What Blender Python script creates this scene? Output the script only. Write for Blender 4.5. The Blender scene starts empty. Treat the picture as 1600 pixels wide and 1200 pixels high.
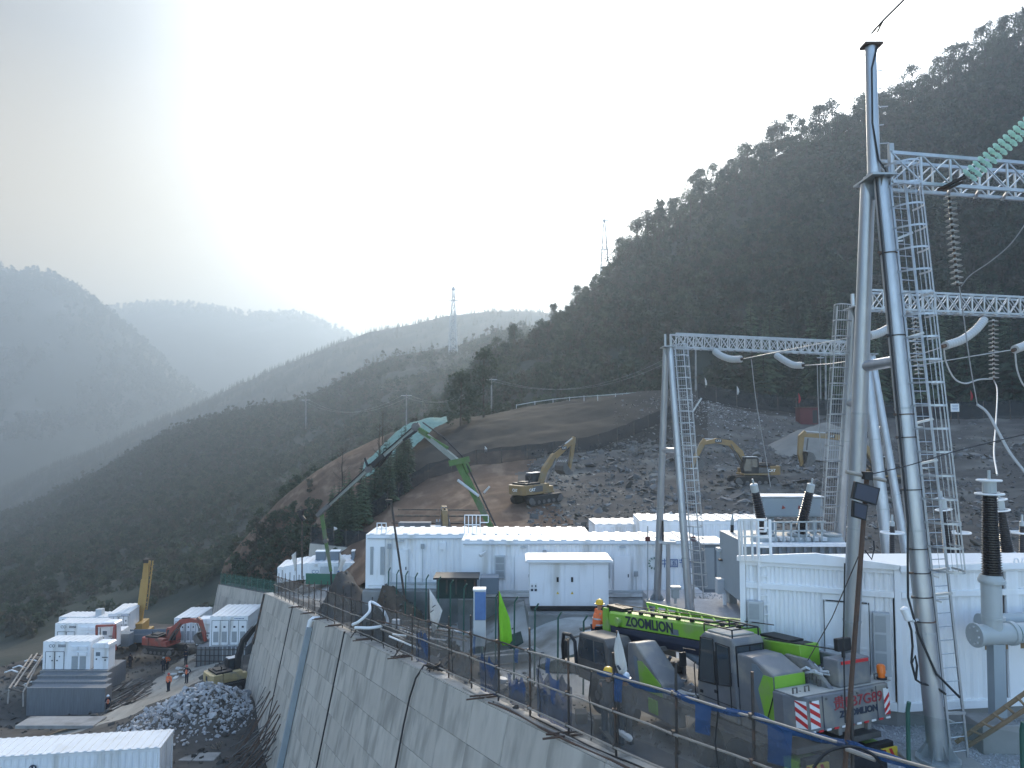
import bpy, bmesh, math, random
import numpy as np
from mathutils import Vector as V, Matrix as Mx, Euler
R = math.radians
random.seed(7); rng = np.random.default_rng(11)
SC = bpy.context.scene
COL = SC.collection
# ------------------------------------------------------------------ camera
F_PX = 1200.0; PITCH = R(3.4)
cam_d = bpy.data.cameras.new('camera'); cam = bpy.data.objects.new('camera', cam_d); COL.objects.link(cam)
cam_d.sensor_width = 36; cam_d.lens = 36*F_PX/1600; cam_d.clip_start = .2; cam_d.clip_end = 20000
cam.location = (0, 0, 0); cam.rotation_euler = (R(90)+PITCH, 0, 0)
SC.camera = cam
# ------------------------------------------------------------------ light
SUN_AZ, SUN_EL = R(8.0), R(24.0)      # azimuth from +Y towards +X
SUN_DIR = V((math.sin(SUN_AZ)*math.cos(SUN_EL), math.cos(SUN_AZ)*math.cos(SUN_EL), math.sin(SUN_EL)))
SKY_STRENGTH = .15; HAZE_DENSITY = .00062; SUN_STRENGTH = 1.5
SC.view_settings.view_transform = 'Standard'; SC.view_settings.look = 'None'
SC.view_settings.exposure = 1.9; SC.view_settings.gamma = 1.0
try: SC.view_settings.use_curve_mapping = False
except Exception: pass
W = bpy.data.worlds.new('World'); SC.world = W; W.use_nodes = True
nt = W.node_tree; nt.nodes.clear()
def nn(t, kind, **kw):
    n = t.nodes.new(kind)
    for k, v in kw.items():
        if k.startswith('i_'): n.inputs[int(k[2:])].default_value = v
        else: setattr(n, k, v)
    return n
out = nn(nt, 'ShaderNodeOutputWorld')
sky = nn(nt, 'ShaderNodeTexSky', sky_type='NISHITA', sun_disc=False, sun_elevation=SUN_EL, sun_rotation=SUN_AZ, air_density=1.0, dust_density=.5, ozone_density=2.4)
bg = nn(nt, 'ShaderNodeBackground'); bg.inputs[1].default_value = SKY_STRENGTH
nt.links.new(sky.outputs[0], bg.inputs[0])
# thin high cloud lit from behind: a wide aureole round the sun, falling off with the angle to it
geo = nn(nt, 'ShaderNodeNewGeometry')
dot = nn(nt, 'ShaderNodeVectorMath', operation='DOT_PRODUCT'); dot.inputs[1].default_value = -SUN_DIR
nt.links.new(geo.outputs['Incoming'], dot.inputs[0])
acos = nn(nt, 'ShaderNodeMath', operation='ARCCOSINE'); nt.links.new(dot.outputs['Value'], acos.inputs[0])
cn = nn(nt, 'ShaderNodeTexNoise'); cn.inputs['Scale'].default_value = 2.2; cn.inputs['Detail'].default_value = 5
nt.links.new(geo.outputs['Incoming'], cn.inputs['Vector'])
cw = nn(nt, 'ShaderNodeMath', operation='MULTIPLY_ADD'); cw.inputs[1].default_value = .22; cw.inputs[2].default_value = -.11
nt.links.new(cn.outputs[0], cw.inputs[0])
ad = nn(nt, 'ShaderNodeMath', operation='ADD'); nt.links.new(acos.outputs[0], ad.inputs[0]); nt.links.new(cw.outputs[0], ad.inputs[1])
dv = nn(nt, 'ShaderNodeMath', operation='DIVIDE'); dv.inputs[1].default_value = math.pi; nt.links.new(ad.outputs[0], dv.inputs[0])
rp = nn(nt, 'ShaderNodeValToRGB'); nt.links.new(dv.outputs[0], rp.inputs[0])
els = rp.color_ramp.elements
stops = [(0, (1.5, 1.47, 1.36)), (19/180, (1.0, .98, .9)), (27/180, (.60, .56, .45)), (33/180, (.27, .245, .17)), (42/180, (.10, .10, .08)), (65/180, (.05, .06, .06)), (1, (.04, .05, .055))]
els[0].position, els[0].color = stops[0][0], (*stops[0][1], 1); els[1].position, els[1].color = 1.0, (*stops[-1][1], 1)
for p_, c_ in stops[1:-1]:
    e = els.new(p_); e.color = (*c_, 1)
bg2 = nn(nt, 'ShaderNodeBackground'); bg2.inputs[1].default_value = 1.0; nt.links.new(rp.outputs[0], bg2.inputs[0])
ads = nn(nt, 'ShaderNodeAddShader'); nt.links.new(bg.outputs[0], ads.inputs[0]); nt.links.new(bg2.outputs[0], ads.inputs[1])
# a grey bank of haze cloud standing in the west, left of the sun
inv = nn(nt, 'ShaderNodeVectorMath', operation='SCALE'); inv.inputs['Scale'].default_value = -1; nt.links.new(geo.outputs['Incoming'], inv.inputs[0])
dl = nn(nt, 'ShaderNodeVectorMath', operation='DOT_PRODUCT'); dl.inputs[1].default_value = V((-.80, .55, .25)).normalized(); nt.links.new(inv.outputs[0], dl.inputs[0])
dn_ = nn(nt, 'ShaderNodeMath', operation='MULTIPLY_ADD'); dn_.inputs[1].default_value = .10; dn_.inputs[2].default_value = -.05; nt.links.new(cn.outputs[0], dn_.inputs[0])
da = nn(nt, 'ShaderNodeMath', operation='ADD'); nt.links.new(dl.outputs['Value'], da.inputs[0]); nt.links.new(dn_.outputs[0], da.inputs[1])
mr = nn(nt, 'ShaderNodeMapRange', interpolation_type='SMOOTHSTEP'); mr.inputs[1].default_value = .50; mr.inputs[2].default_value = .97; mr.inputs[4].default_value = .97; nt.links.new(da.outputs[0], mr.inputs[0])
sx = nn(nt, 'ShaderNodeSeparateXYZ'); nt.links.new(inv.outputs[0], sx.inputs[0])
gr = nn(nt, 'ShaderNodeValToRGB'); nt.links.new(sx.outputs[2], gr.inputs[0]); ge = gr.color_ramp.elements
ge[0].position, ge[0].color = .12, (.36, .25, .10, 1); ge[1].position, ge[1].color = .42, (.092, .075, .055, 1)
bg3 = nn(nt, 'ShaderNodeBackground'); bg3.inputs[1].default_value = 1.0; nt.links.new(gr.outputs[0], bg3.inputs[0])
hb_ = nn(nt, 'ShaderNodeMapRange', interpolation_type='SMOOTHSTEP'); hb_.inputs[1].default_value = .05; hb_.inputs[2].default_value = .75; hb_.inputs[3].default_value = .97; hb_.inputs[4].default_value = .0; nt.links.new(sx.outputs[2], hb_.inputs[0])
bgh = nn(nt, 'ShaderNodeBackground'); bgh.inputs[0].default_value = (.34, .315, .245, 1); mh = nn(nt, 'ShaderNodeMixShader'); ds_ = nn(nt, 'ShaderNodeVectorMath', operation='DOT_PRODUCT'); ds_.inputs[1].default_value = SUN_DIR; nt.links.new(inv.outputs[0], ds_.inputs[0]); df_ = nn(nt, 'ShaderNodeMapRange', interpolation_type='SMOOTHSTEP'); df_.inputs[1].default_value = .1; df_.inputs[2].default_value = .75; nt.links.new(ds_.outputs['Value'], df_.inputs[0]); mu_ = nn(nt, 'ShaderNodeMath', operation='MULTIPLY'); nt.links.new(hb_.outputs[0], mu_.inputs[0]); nt.links.new(df_.outputs[0], mu_.inputs[1]); nt.links.new(mu_.outputs[0], mh.inputs[0]); nt.links.new(bg.outputs[0], mh.inputs[1]); nt.links.new(bgh.outputs[0], mh.inputs[2]); nt.links.new(mh.outputs[0], ads.inputs[0])
mxs = nn(nt, 'ShaderNodeMixShader'); nt.links.new(mr.outputs[0], mxs.inputs[0]); nt.links.new(ads.outputs[0], mxs.inputs[1]); nt.links.new(bg3.outputs[0], mxs.inputs[2])
nt.links.new(mxs.outputs[0], out.inputs[0])
sl = bpy.data.lights.new('sun', 'SUN'); sun = bpy.data.objects.new('sun', sl); COL.objects.link(sun)
sl.energy = SUN_STRENGTH; sl.angle = R(10.0); sl.color = (1.0, .85, .64)
sun.rotation_euler = (-SUN_DIR).to_track_quat('-Z', 'Y').to_euler()
SC.cycles.max_bounces = 7; SC.cycles.volume_bounces = 1; SC.cycles.transparent_max_bounces = 16
SC.cycles.use_denoising = True

# ------------------------------------------------------------------ measuring helpers
def ray(px, py):
    u = (px-800)/F_PX; v = (600-py)/F_PX; c, s = math.cos(PITCH), math.sin(PITCH)
    return V((u, c-v*s, s+v*c))
def at(px, py, Y):
    d = ray(px, py); return d*(Y/d.y)
def atz(px, py, Z):
    d = ray(px, py); return d*(Z/d.z)
def pix(p):
    c, s = math.cos(PITCH), math.sin(PITCH)
    dep = p[1]*c+p[2]*s; up = -p[1]*s+p[2]*c
    return 800+F_PX*p[0]/dep, 600-F_PX*up/dep
# ------------------------------------------------------------------ noise
def _h(ix, iy, s):
    n = (ix.astype(np.int64)*374761393+iy.astype(np.int64)*668265263+s*974711) & 0x7fffffff
    n = ((n ^ (n >> 13))*1274126177) & 0x7fffffff
    return ((n ^ (n >> 16)) & 0xffff)/65535.0
def vnoise(x, y, s=0):
    x = np.asarray(x, float); y = np.asarray(y, float)
    ix = np.floor(x); iy = np.floor(y); fx = x-ix; fy = y-iy
    fx = fx*fx*(3-2*fx); fy = fy*fy*(3-2*fy)
    a = _h(ix, iy, s); b = _h(ix+1, iy, s); c = _h(ix, iy+1, s); d = _h(ix+1, iy+1, s)
    return (a*(1-fx)+b*fx)*(1-fy)+(c*(1-fx)+d*fx)*fy
def fbm(x, y, o=4, s=0):
    r = 0; a = .5; x = np.asarray(x, float); y = np.asarray(y, float)
    for k in range(o):
        r = r+a*(vnoise(x, y, s+k)-.5)*2; x = x*2.03+11.3; y = y*2.03+7.7; a *= .5
    return r
# ------------------------------------------------------------------ materials
MAT = {}
def mat(name, c1, c2=None, scale=3.0, rough=.7, metal=0.0, bump=0.0, bscale=None, rnd=0.0, c3=None, s3=.4, stretch=None, alpha=None, spec=None, emit=None, trans=0, t3=.62, detail=8):
    if spec is None and rough >= .85 and metal == 0: spec = .08
    m = bpy.data.materials.new(name); m.use_nodes = True; t = m.node_tree; t.nodes.clear()
    o = nn(t, 'ShaderNodeOutputMaterial'); b = nn(t, 'ShaderNodeBsdfPrincipled')
    b.inputs['Roughness'].default_value = rough; b.inputs['Metallic'].default_value = metal
    if spec is not None: b.inputs['Specular IOR Level'].default_value = spec
    tc = nn(t, 'ShaderNodeTexCoord'); vec = tc.outputs['Object']
    if stretch:
        mp = nn(t, 'ShaderNodeMapping'); mp.inputs['Scale'].default_value = stretch
        t.links.new(vec, mp.inputs[0]); vec = mp.outputs[0]
    if rnd:
        oi = nn(t, 'ShaderNodeObjectInfo'); va = nn(t, 'ShaderNodeVectorMath', operation='ADD')
        sc_ = nn(t, 'ShaderNodeMath', operation='MULTIPLY'); sc_.inputs[1].default_value = 37.0
        t.links.new(oi.outputs['Random'], sc_.inputs[0]); t.links.new(vec, va.inputs[0]); t.links.new(sc_.outputs[0], va.inputs[1]); vec = va.outputs[0]
    c2 = c2 or tuple(x*.82 for x in c1)
    nz = nn(t, 'ShaderNodeTexNoise'); nz.inputs['Scale'].default_value = scale; nz.inputs['Detail'].default_value = detail; nz.inputs['Roughness'].default_value = .65
    t.links.new(vec, nz.inputs['Vector'])
    r = nn(t, 'ShaderNodeValToRGB'); r.color_ramp.elements[0].position = .3; r.color_ramp.elements[1].position = .7
    r.color_ramp.elements[0].color = (*c1, 1); r.color_ramp.elements[1].color = (*c2, 1)
    t.links.new(nz.outputs[0], r.inputs[0]); col = r.outputs[0]
    if c3:
        n3 = nn(t, 'ShaderNodeTexNoise'); n3.inputs['Scale'].default_value = s3; n3.inputs['Detail'].default_value = 6
        t.links.new(vec, n3.inputs['Vector'])
        r3 = nn(t, 'ShaderNodeValToRGB'); r3.color_ramp.elements[0].position = t3-.12; r3.color_ramp.elements[1].position = t3+.06
        t.links.new(n3.outputs[0], r3.inputs[0])
        mx = nn(t, 'ShaderNodeMix', data_type='RGBA'); t.links.new(r3.outputs[0], mx.inputs[0]); t.links.new(col, mx.inputs[6]); mx.inputs[7].default_value = (*c3, 1)
        col = mx.outputs[2]
    if rnd:
        ma = nn(t, 'ShaderNodeMath', operation='MULTIPLY_ADD'); ma.inputs[1].default_value = 2*rnd; ma.inputs[2].default_value = 1-rnd
        t.links.new(oi.outputs['Random'], ma.inputs[0])
        hs = nn(t, 'ShaderNodeHueSaturation'); t.links.new(ma.outputs[0], hs.inputs['Value']); t.links.new(col, hs.inputs['Color']); col = hs.outputs[0]
    t.links.new(col, b.inputs['Base Color'])
    if bump:
        bn = nn(t, 'ShaderNodeTexNoise'); bn.inputs['Scale'].default_value = bscale or scale*4; bn.inputs['Detail'].default_value = 6
        t.links.new(vec, bn.inputs['Vector'])
        bp = nn(t, 'ShaderNodeBump'); bp.inputs['Strength'].default_value = min(1, bump*2); bp.inputs['Distance'].default_value = bump
        t.links.new(bn.outputs[0], bp.inputs['Height']); t.links.new(bp.outputs[0], b.inputs['Normal'])
    sh = b.outputs[0]
    if emit:
        b.inputs['Emission Color'].default_value = (*emit, 1); b.inputs['Emission Strength'].default_value = 1
    if trans:
        tr = nn(t, 'ShaderNodeBsdfTranslucent'); t.links.new(col, tr.inputs[0]); ms = nn(t, 'ShaderNodeMixShader'); ms.inputs[0].default_value = trans
        t.links.new(sh, ms.inputs[1]); t.links.new(tr.outputs[0], ms.inputs[2]); sh = ms.outputs[0]
    if alpha is not None:
        tp = nn(t, 'ShaderNodeBsdfTransparent'); ms = nn(t, 'ShaderNodeMixShader')
        an = nn(t, 'ShaderNodeTexNoise'); an.inputs['Scale'].default_value = .9; an.inputs['Detail'].default_value = 4; t.links.new(vec, an.inputs['Vector'])
        am = nn(t, 'ShaderNodeMapRange'); am.inputs[1].default_value = .35; am.inputs[2].default_value = .65; am.inputs[3].default_value = alpha[0]; am.inputs[4].default_value = alpha[1]
        t.links.new(an.outputs[0], am.inputs[0]); t.links.new(am.outputs[0], ms.inputs[0]); t.links.new(tp.outputs[0], ms.inputs[1]); t.links.new(sh, ms.inputs[2]); sh = ms.outputs[0]
    t.links.new(sh, o.inputs[0]); MAT[name] = m; return m
# ------------------------------------------------------------------ mesh helpers
class MB:
    def __init__(s): s.v = []; s.f = []; s.m = []; s.cm = 0
    def add(s, vs, fs):
        n = len(s.v); s.v += [tuple(v) for v in vs]; s.f += [tuple(i+n for i in f) for f in fs]; s.m += [s.cm]*len(fs); return s
    def box(s, c, d, rot=None):
        c = V(c); h = V(d)/2; vs = [V((x*h.x, y*h.y, z*h.z)) for x in (-1, 1) for y in (-1, 1) for z in (-1, 1)]
        if rot is not None: vs = [rot@v for v in vs]
        return s.add([v+c for v in vs], [(0, 1, 3, 2), (4, 6, 7, 5), (0, 4, 5, 1), (2, 3, 7, 6), (0, 2, 6, 4), (1, 5, 7, 3)])
    def bar(s, p, q, w, h=None, up=(0, 0, 1)):
        p = V(p); q = V(q); h = h or w; d = (q-p); 
        if d.length < 1e-6: return s
        d.normalize(); u = V(up)
        if abs(d.dot(u)) > .98: u = V((1, 0, 0)) if abs(d.x) < .9 else V((0, 1, 0))
        x = d.cross(u).normalized(); y = x.cross(d).normalized(); x = x*(w/2); y = y*(h/2)
        vs = [p-x-y, p+x-y, p+x+y, p-x+y, q-x-y, q+x-y, q+x+y, q-x+y]
        return s.add(vs, [(0, 3, 2, 1), (4, 5, 6, 7), (0, 1, 5, 4), (1, 2, 6, 5), (2, 3, 7, 6), (3, 0, 4, 7)])
    def tube(s, pts, r, n=8, cap=True):
        pts = [V(p) for p in pts]; rs = r if isinstance(r, (list, tuple)) else [r]*len(pts); N = len(s.v); prev = None
        for i, p in enumerate(pts):
            d = (pts[min(i+1, len(pts)-1)]-pts[max(i-1, 0)])
            d = d.normalized() if d.length > 1e-9 else V((0, 0, 1))
            if prev is None: u = d.orthogonal().normalized()
            else:
                u = prev-d*prev.dot(d); u = u.normalized() if u.length > 1e-6 else d.orthogonal().normalized()
            prev = u; w = d.cross(u)
            for k in range(n):
                a = 2*math.pi*k/n; s.v.append(tuple(p+(u*math.cos(a)+w*math.sin(a))*rs[i]))
        fs = []
        for i in range(len(pts)-1):
            for k in range(n):
                a = N+i*n+k; b = N+i*n+(k+1) % n; fs.append((a, b, b+n, a+n))
        if cap:
            fs.append(tuple(N+k for k in range(n))[::-1]); fs.append(tuple(N+(len(pts)-1)*n+k for k in range(n)))
        s.f += fs; s.m += [s.cm]*len(fs); return s
    def lathe(s, p, d, prof, n=16):
        p = V(p); d = V(d).normalized()
        pts = [p+d*t for _, t in prof]; u = d.orthogonal().normalized(); w = d.cross(u); N = len(s.v)
        for q, (r, _) in zip(pts, prof):
            for k in range(n):
                a = 2*math.pi*k/n; s.v.append(tuple(q+(u*math.cos(a)+w*math.sin(a))*max(r, 1e-4)))
        fs = []
        for i in range(len(pts)-1):
            for k in range(n):
                a = N+i*n+k; b = N+i*n+(k+1) % n; fs.append((a, b, b+n, a+n))
        fs.append(tuple(N+k for k in range(n))[::-1]); fs.append(tuple(N+(len(pts)-1)*n+k for k in range(n)))
        s.f += fs; s.m += [s.cm]*len(fs); return s
    def prism(s, poly, a, b, o=(0, 0, 0), ex=(1, 0, 0), ey=(0, 0, 1), ez=(0, 1, 0)):
        o, ex, ey, ez = V(o), V(ex), V(ey), V(ez); n = len(poly)
        vs = [o+ex*x+ey*y+ez*a for x, y in poly]+[o+ex*x+ey*y+ez*b for x, y in poly]
        fs = [tuple(range(n)), tuple(range(2*n-1, n-1, -1))]+[(i, n+i, n+(i+1) % n, (i+1) % n) for i in range(n)]
        return s.add(vs, fs)
    def quad(s, a, b, c, d): return s.add([a, b, c, d], [(0, 1, 2, 3)])
    def mesh(s, name, mats, smooth=False):
        me = bpy.data.meshes.new(name); me.from_pydata(s.v, [], s.f)
        for m in (mats if isinstance(mats, (list, tuple)) else [mats]): me.materials.append(MAT[m] if isinstance(m, str) else m)
        if any(s.m): me.polygons.foreach_set('material_index', s.m)
        bm = bmesh.new(); bm.from_mesh(me); bmesh.ops.recalc_face_normals(bm, faces=bm.faces); bm.to_mesh(me); bm.free()
        if smooth:
            me.polygons.foreach_set('use_smooth', [True]*len(me.polygons))
            try: me.set_sharp_from_angle(angle=R(40))
            except Exception: pass
        return me
    def build(s, name, mats, parent=None, smooth=False, bev=0, world=False, xf=None):
        o = bpy.data.objects.new(name, s.mesh(name, mats, smooth)); COL.objects.link(o)
        if parent is not None:
            o.parent = parent
            if world and parent.parent is None: o.matrix_parent_inverse = parent.matrix_basis.inverted()
        if bev:
            b = o.modifiers.new('bevel', 'BEVEL'); b.width = bev; b.segments = 2; b.limit_method = 'ANGLE'; b.angle_limit = R(35)
        return o
def tag(o, label, cat, group=None, kind=None):
    o['label'] = label; o['category'] = cat
    if group: o['group'] = group
    if kind: o['kind'] = kind
    return o
def setting(o, kind='structure', label=None, cat=None):
    o['kind'] = kind
    if label: o['label'] = label
    if cat: o['category'] = cat
    return o
def thing(name, label, cat, loc=(0, 0, 0), rz=0, group=None, rot=None):
    o = bpy.data.objects.new(name, None); COL.objects.link(o); o.empty_display_size = .3
    o.location = loc; o.rotation_euler = rot if rot is not None else (0, 0, rz)
    return tag(o, label, cat, group)
def inst(name, me, parent=None, loc=(0, 0, 0), rot=None, sc=None, world=False):
    o = bpy.data.objects.new(name, me); COL.objects.link(o); o.location = loc
    if rot is not None: o.rotation_euler = rot
    if sc is not None: o.scale = sc if isinstance(sc, (tuple, list)) else (sc, sc, sc)
    if parent is not None:
        o.parent = parent
        if world and parent.parent is None: o.matrix_parent_inverse = parent.matrix_basis.inverted()
    return o
KIDS = {}
def copy_tree(o, parent=None):
    c = o.copy(); COL.objects.link(c)
    if parent is not None: c.parent = parent
    for ch in o.children: copy_tree(ch, c)
    return c
def text(name, body, size, m, parent, loc, rot, ext=.004, align='CENTER', world=False, bold=0.0, sx=1.0):
    cu = bpy.data.curves.new(name, 'FONT'); cu.body = body; cu.size = size; cu.extrude = ext; cu.align_x = align; cu.align_y = 'CENTER'; cu.offset = bold; cu.resolution_u = 3
    o = bpy.data.objects.new(name, cu); COL.objects.link(o); bpy.context.view_layer.update()
    me = bpy.data.meshes.new_from_object(o.evaluated_get(bpy.context.evaluated_depsgraph_get())); bpy.data.objects.remove(o); me.materials.clear(); me.materials.append(MAT[m])
    return inst(name, me, parent, loc, rot, (sx, 1, 1), world)
def np_mesh(name, verts, faces, mats, kind=None, smooth=False, midx=None):
    """verts (N,3), faces (M,k) arrays"""
    me = bpy.data.meshes.new(name); k = faces.shape[1]
    me.vertices.add(len(verts)); me.vertices.foreach_set('co', np.ascontiguousarray(verts, dtype=np.float32).ravel())
    me.loops.add(len(faces)*k); me.loops.foreach_set('vertex_index', np.ascontiguousarray(faces, dtype=np.int32).ravel())
    me.polygons.add(len(faces)); me.polygons.foreach_set('loop_start', np.arange(0, len(faces)*k, k, dtype=np.int32)); me.polygons.foreach_set('loop_total', np.full(len(faces), k, dtype=np.int32))
    for m in (mats if isinstance(mats, (list, tuple)) else [mats]): me.materials.append(MAT[m])
    if midx is not None: me.polygons.foreach_set('material_index', np.ascontiguousarray(midx, dtype=np.int32))
    me.polygons.foreach_set('use_smooth', [smooth]*len(faces))
    me.update(calc_edges=True); me.validate()
    o = bpy.data.objects.new(name, me); COL.objects.link(o)
    if kind: o['kind'] = kind
    return o
def scatter_mesh(name, protos, pts, mats, kind='stuff', scl=(.8, 1.2), sq=None, tilt=.08, full_rot=False, sizes=None):
    """join many transformed copies of small triangle protos (verts, tris, midx) into one mesh"""
    VS, FS, MI = [], [], []; base = 0
    for i, p in enumerate(pts):
        v, f, mi = protos[i % len(protos)]
        s = sizes[i] if sizes is not None else rng.uniform(*scl)
        if full_rot: e = Euler(rng.uniform(0, 6.28, 3)).to_matrix()
        else: e = Euler((rng.normal(0, tilt), rng.normal(0, tilt), rng.uniform(0, 6.28))).to_matrix()
        m = np.array(e).T
        vv = v*(np.array(sq)*s if sq is not None else s)
        VS.append(vv@m+np.array(p)); FS.append(f+base); MI.append(mi); base += len(v)
    return np_mesh(name, np.concatenate(VS), np.concatenate(FS), mats, kind, False, np.concatenate(MI))
def catmull(A, n, axis):
    """resample array along axis to n samples with a Catmull-Rom curve"""
    A = np.moveaxis(A, axis, 0); k = A.shape[0]; t = np.linspace(0, k-1, n); i = np.clip(np.floor(t).astype(int), 0, k-2); f = (t-i)
    f = f.reshape(-1, *([1]*(A.ndim-1)))
    P = np.concatenate([2*A[:1]-A[1:2], A, 2*A[-1:]-A[-2:-1]])
    p0, p1, p2, p3 = P[i], P[i+1], P[i+2], P[i+3]
    r = .5*((2*p1)+(-p0+p2)*f+(2*p0-5*p1+4*p2-p3)*f*f+(-p0+3*p1-3*p2+p3)*f**3)
    return np.moveaxis(r, 0, axis)
def loft(rows, nu, nv):
    """rows: lists of world points, front to back; returns (nv, nu, 3) grid"""
    A = np.array([[tuple(p) for p in r] for r in rows], float)
    return catmull(catmull(A, nu, 1), nv, 0)
def grid_obj(name, G, mats, kind='structure', smooth=True):
    nv, nu = G.shape[:2]; idx = np.arange(nv*nu).reshape(nv, nu)
    F = np.stack([idx[:-1, :-1], idx[:-1, 1:], idx[1:, 1:], idx[1:, :-1]], -1).reshape(-1, 4)
    return np_mesh(name, G.reshape(-1, 3), F, mats, kind, smooth)
def sample(G, u, v):
    """u, v in 0..1 -> points on the grid (bilinear)"""
    nv, nu = G.shape[:2]; x = np.clip(np.asarray(u)*(nu-1), 0, nu-1.001); y = np.clip(np.asarray(v)*(nv-1), 0, nv-1.001)
    i = x.astype(int); j = y.astype(int); fx = (x-i)[:, None]; fy = (y-j)[:, None]
    return (G[j, i]*(1-fx)+G[j, i+1]*fx)*(1-fy)+(G[j+1, i]*(1-fx)+G[j+1, i+1]*fx)*fy
def scatter_on(G, n, vmin=0, vmax=1, umin=0, umax=1, dens=None):
    """area weighted random points on a grid"""
    e1 = np.linalg.norm(np.diff(G, axis=1)[:-1], axis=2); e2 = np.linalg.norm(np.diff(G, axis=0)[:, :-1], axis=2); A = (e1*e2)
    nv, nu = A.shape; vv, uu = np.mgrid[0:nv, 0:nu]; vv = (vv+.5)/nv; uu = (uu+.5)/nu
    A = A*((vv >= vmin) & (vv <= vmax) & (uu >= umin) & (uu <= umax))
    if dens is not None: A = A*dens(uu, vv, G[:-1, :-1])
    p = A.ravel()/A.sum(); k = rng.choice(len(p), n, p=p)
    return sample(G, ((k % nu)+rng.random(n))/nu, ((k//nu)+rng.random(n))/nv)
def in_view(p, mx=80, my=60):
    x, y = pix(p); return p[1] > 1 and -mx < x < 1600+mx and -my < y < 1200+my
# ------------------------------------------------------------------ materials used by the place
mat('concrete', (.52, .48, .42), (.44, .405, .355), 2.2, .9, bump=.02, bscale=7, rnd=.07, c3=(.33, .308, .272), s3=1.1, stretch=(1, 1, .3), t3=.6)
mat('concrete_plain', (.33, .325, .31), (.25, .245, .235), 1.1, .88, bump=.01, bscale=12, c3=(.17, .165, .155), s3=.5)
mat('concrete_dark', (.13, .13, .13), (.09, .09, .09), 2, .9, bump=.01)
mat('yard_concrete', (.50, .49, .465), (.38, .37, .35), .5, .9, bump=.01, bscale=8, c3=(.17, .15, .125), s3=.25, t3=.58)
mat('formwork', (.19, .20, .21), (.14, .145, .15), 1.0, .75, bump=.006, stretch=(6, 6, .6))
mat('soil', (.115, .092, .07), (.07, .058, .047), .6, .95, bump=.08, bscale=3, c3=(.17, .145, .115), s3=.15)
mat('dark_soil', (.10, .093, .085), (.06, .057, .053), .8, .95, bump=.08, bscale=3, c3=(.16, .15, .13), s3=.2)
mat('track_soil', (.38, .35, .30), (.24, .22, .185), .5, .95, bump=.05, bscale=3, c3=(.10, .092, .08), s3=.35, stretch=(1.3, .35, 1))
mat('cut_soil', (.135, .088, .062), (.095, .064, .047), .35, .95, bump=.12, bscale=1.6, c3=(.20, .14, .10), s3=.3, stretch=(1.6, .6, 2.5))
mat('cut_dark', (.04, .038, .034), (.026, .025, .023), .35, .95, bump=.12, bscale=1.5, c3=(.055, .048, .04), s3=.12)
mat('slate', (.125, .122, .118), (.075, .075, .074), 1.2, .8, bump=.02, rnd=.35, c3=(.17, .155, .13), s3=.5)
mat('slate_light', (.22, .21, .195), (.15, .145, .138), 1.2, .8)
mat('slate_warm', (.16, .14, .115), (.10, .09, .078), 1.2, .85, bump=.02, rnd=.3)
mat('pale_rock', (.42, .42, .42), (.29, .29, .295), 1.5, .8, bump=.02, rnd=.25)
mat('gravel_base', (.40, .40, .41), (.28, .28, .285), 9, .9, bump=.03, bscale=22)
mat('gravel', (.55, .555, .57), (.36, .365, .37), 2.0, .85)
mat('sand', (.24, .225, .20), (.19, .175, .155), .7, .95, bump=.03, bscale=6)
mat('hill', (.040, .052, .042), (.025, .034, .030), .09, .95, bump=.3, bscale=.4, c3=(.075, .074, .060), s3=.035, t3=.56)
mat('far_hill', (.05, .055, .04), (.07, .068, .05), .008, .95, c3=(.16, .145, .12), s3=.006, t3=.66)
mat('foliage_pale', (.075, .098, .062), (.05, .068, .045), .15, .8, spec=.2, trans=.35)
mat('foliage', (.040, .064, .040), (.025, .043, .031), .15, .8, spec=.2, trans=.35)
mat('foliage_dry', (.078, .078, .060), (.052, .055, .044), .15, .8, spec=.2, trans=.35)
mat('conifer', (.038, .062, .036), (.026, .045, .028), .2, .8, spec=.2, trans=.25)
mat('conifer_tip', (.095, .135, .075), (.065, .10, .058), .2, .8, spec=.2, trans=.3)
mat('bark', (.07, .058, .046), (.045, .04, .033), 3, .95)
mat('white_paint', (.86, .87, .88), (.79, .80, .81), .8, .42, c3=(.60, .585, .55), s3=1.3, t3=.66, stretch=(1, 1, .14), bump=.003, bscale=2)
mat('white_roof', (.72, .73, .73), (.64, .65, .65), .5, .5, c3=(.60, .60, .58), s3=.7, t3=.66)
mat('trim_grey', (.50, .52, .53), (.45, .47, .48), 2, .5)
mat('louvre', (.36, .38, .39), (.31, .33, .34), 3, .5)
mat('steel_zinc', (.50, .515, .53), (.38, .395, .41), 5, .42, .85, c3=(.36, .38, .40), s3=1.2, stretch=(1, 1, .3))
mat('steel_dull', (.42, .44, .45), (.34, .36, .37), 4, .5, .6)
mat('rust', (.13, .075, .05), (.075, .055, .045), 5, .8, .2, bump=.004)
mat('scaffold', (.085, .075, .068), (.055, .05, .047), 6, .65, .4, c3=(.16, .10, .07), s3=2.5)
mat('pipe_pale', (.40, .36, .31), (.28, .25, .22), 5, .7, .2)
mat('net', (.20, .20, .19), (.13, .14, .15), 2.0, .9, alpha=(.40, .66), trans=.3)
mat('net_blue', (.045, .105, .235), (.035, .08, .18), 2, .85, alpha=(.6, .85))
mat('net_green', (.06, .15, .12), (.045, .115, .09), 2, .9, alpha=(.45, .7))
mat('wire_mesh', (.05, .12, .10), (.04, .10, .08), 2, .8, alpha=(.10, .18))
mat('dark_net', (.035, .042, .045), (.026, .03, .034), 1.0, .95, alpha=(.70, .85))
mat('tarp_green', (.045, .062, .056), (.030, .042, .040), 2.5, .9, bump=.03)
mat('slope_net', (.235, .335, .275), (.165, .25, .205), 1.6, .9, bump=.12, bscale=1.5)
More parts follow.
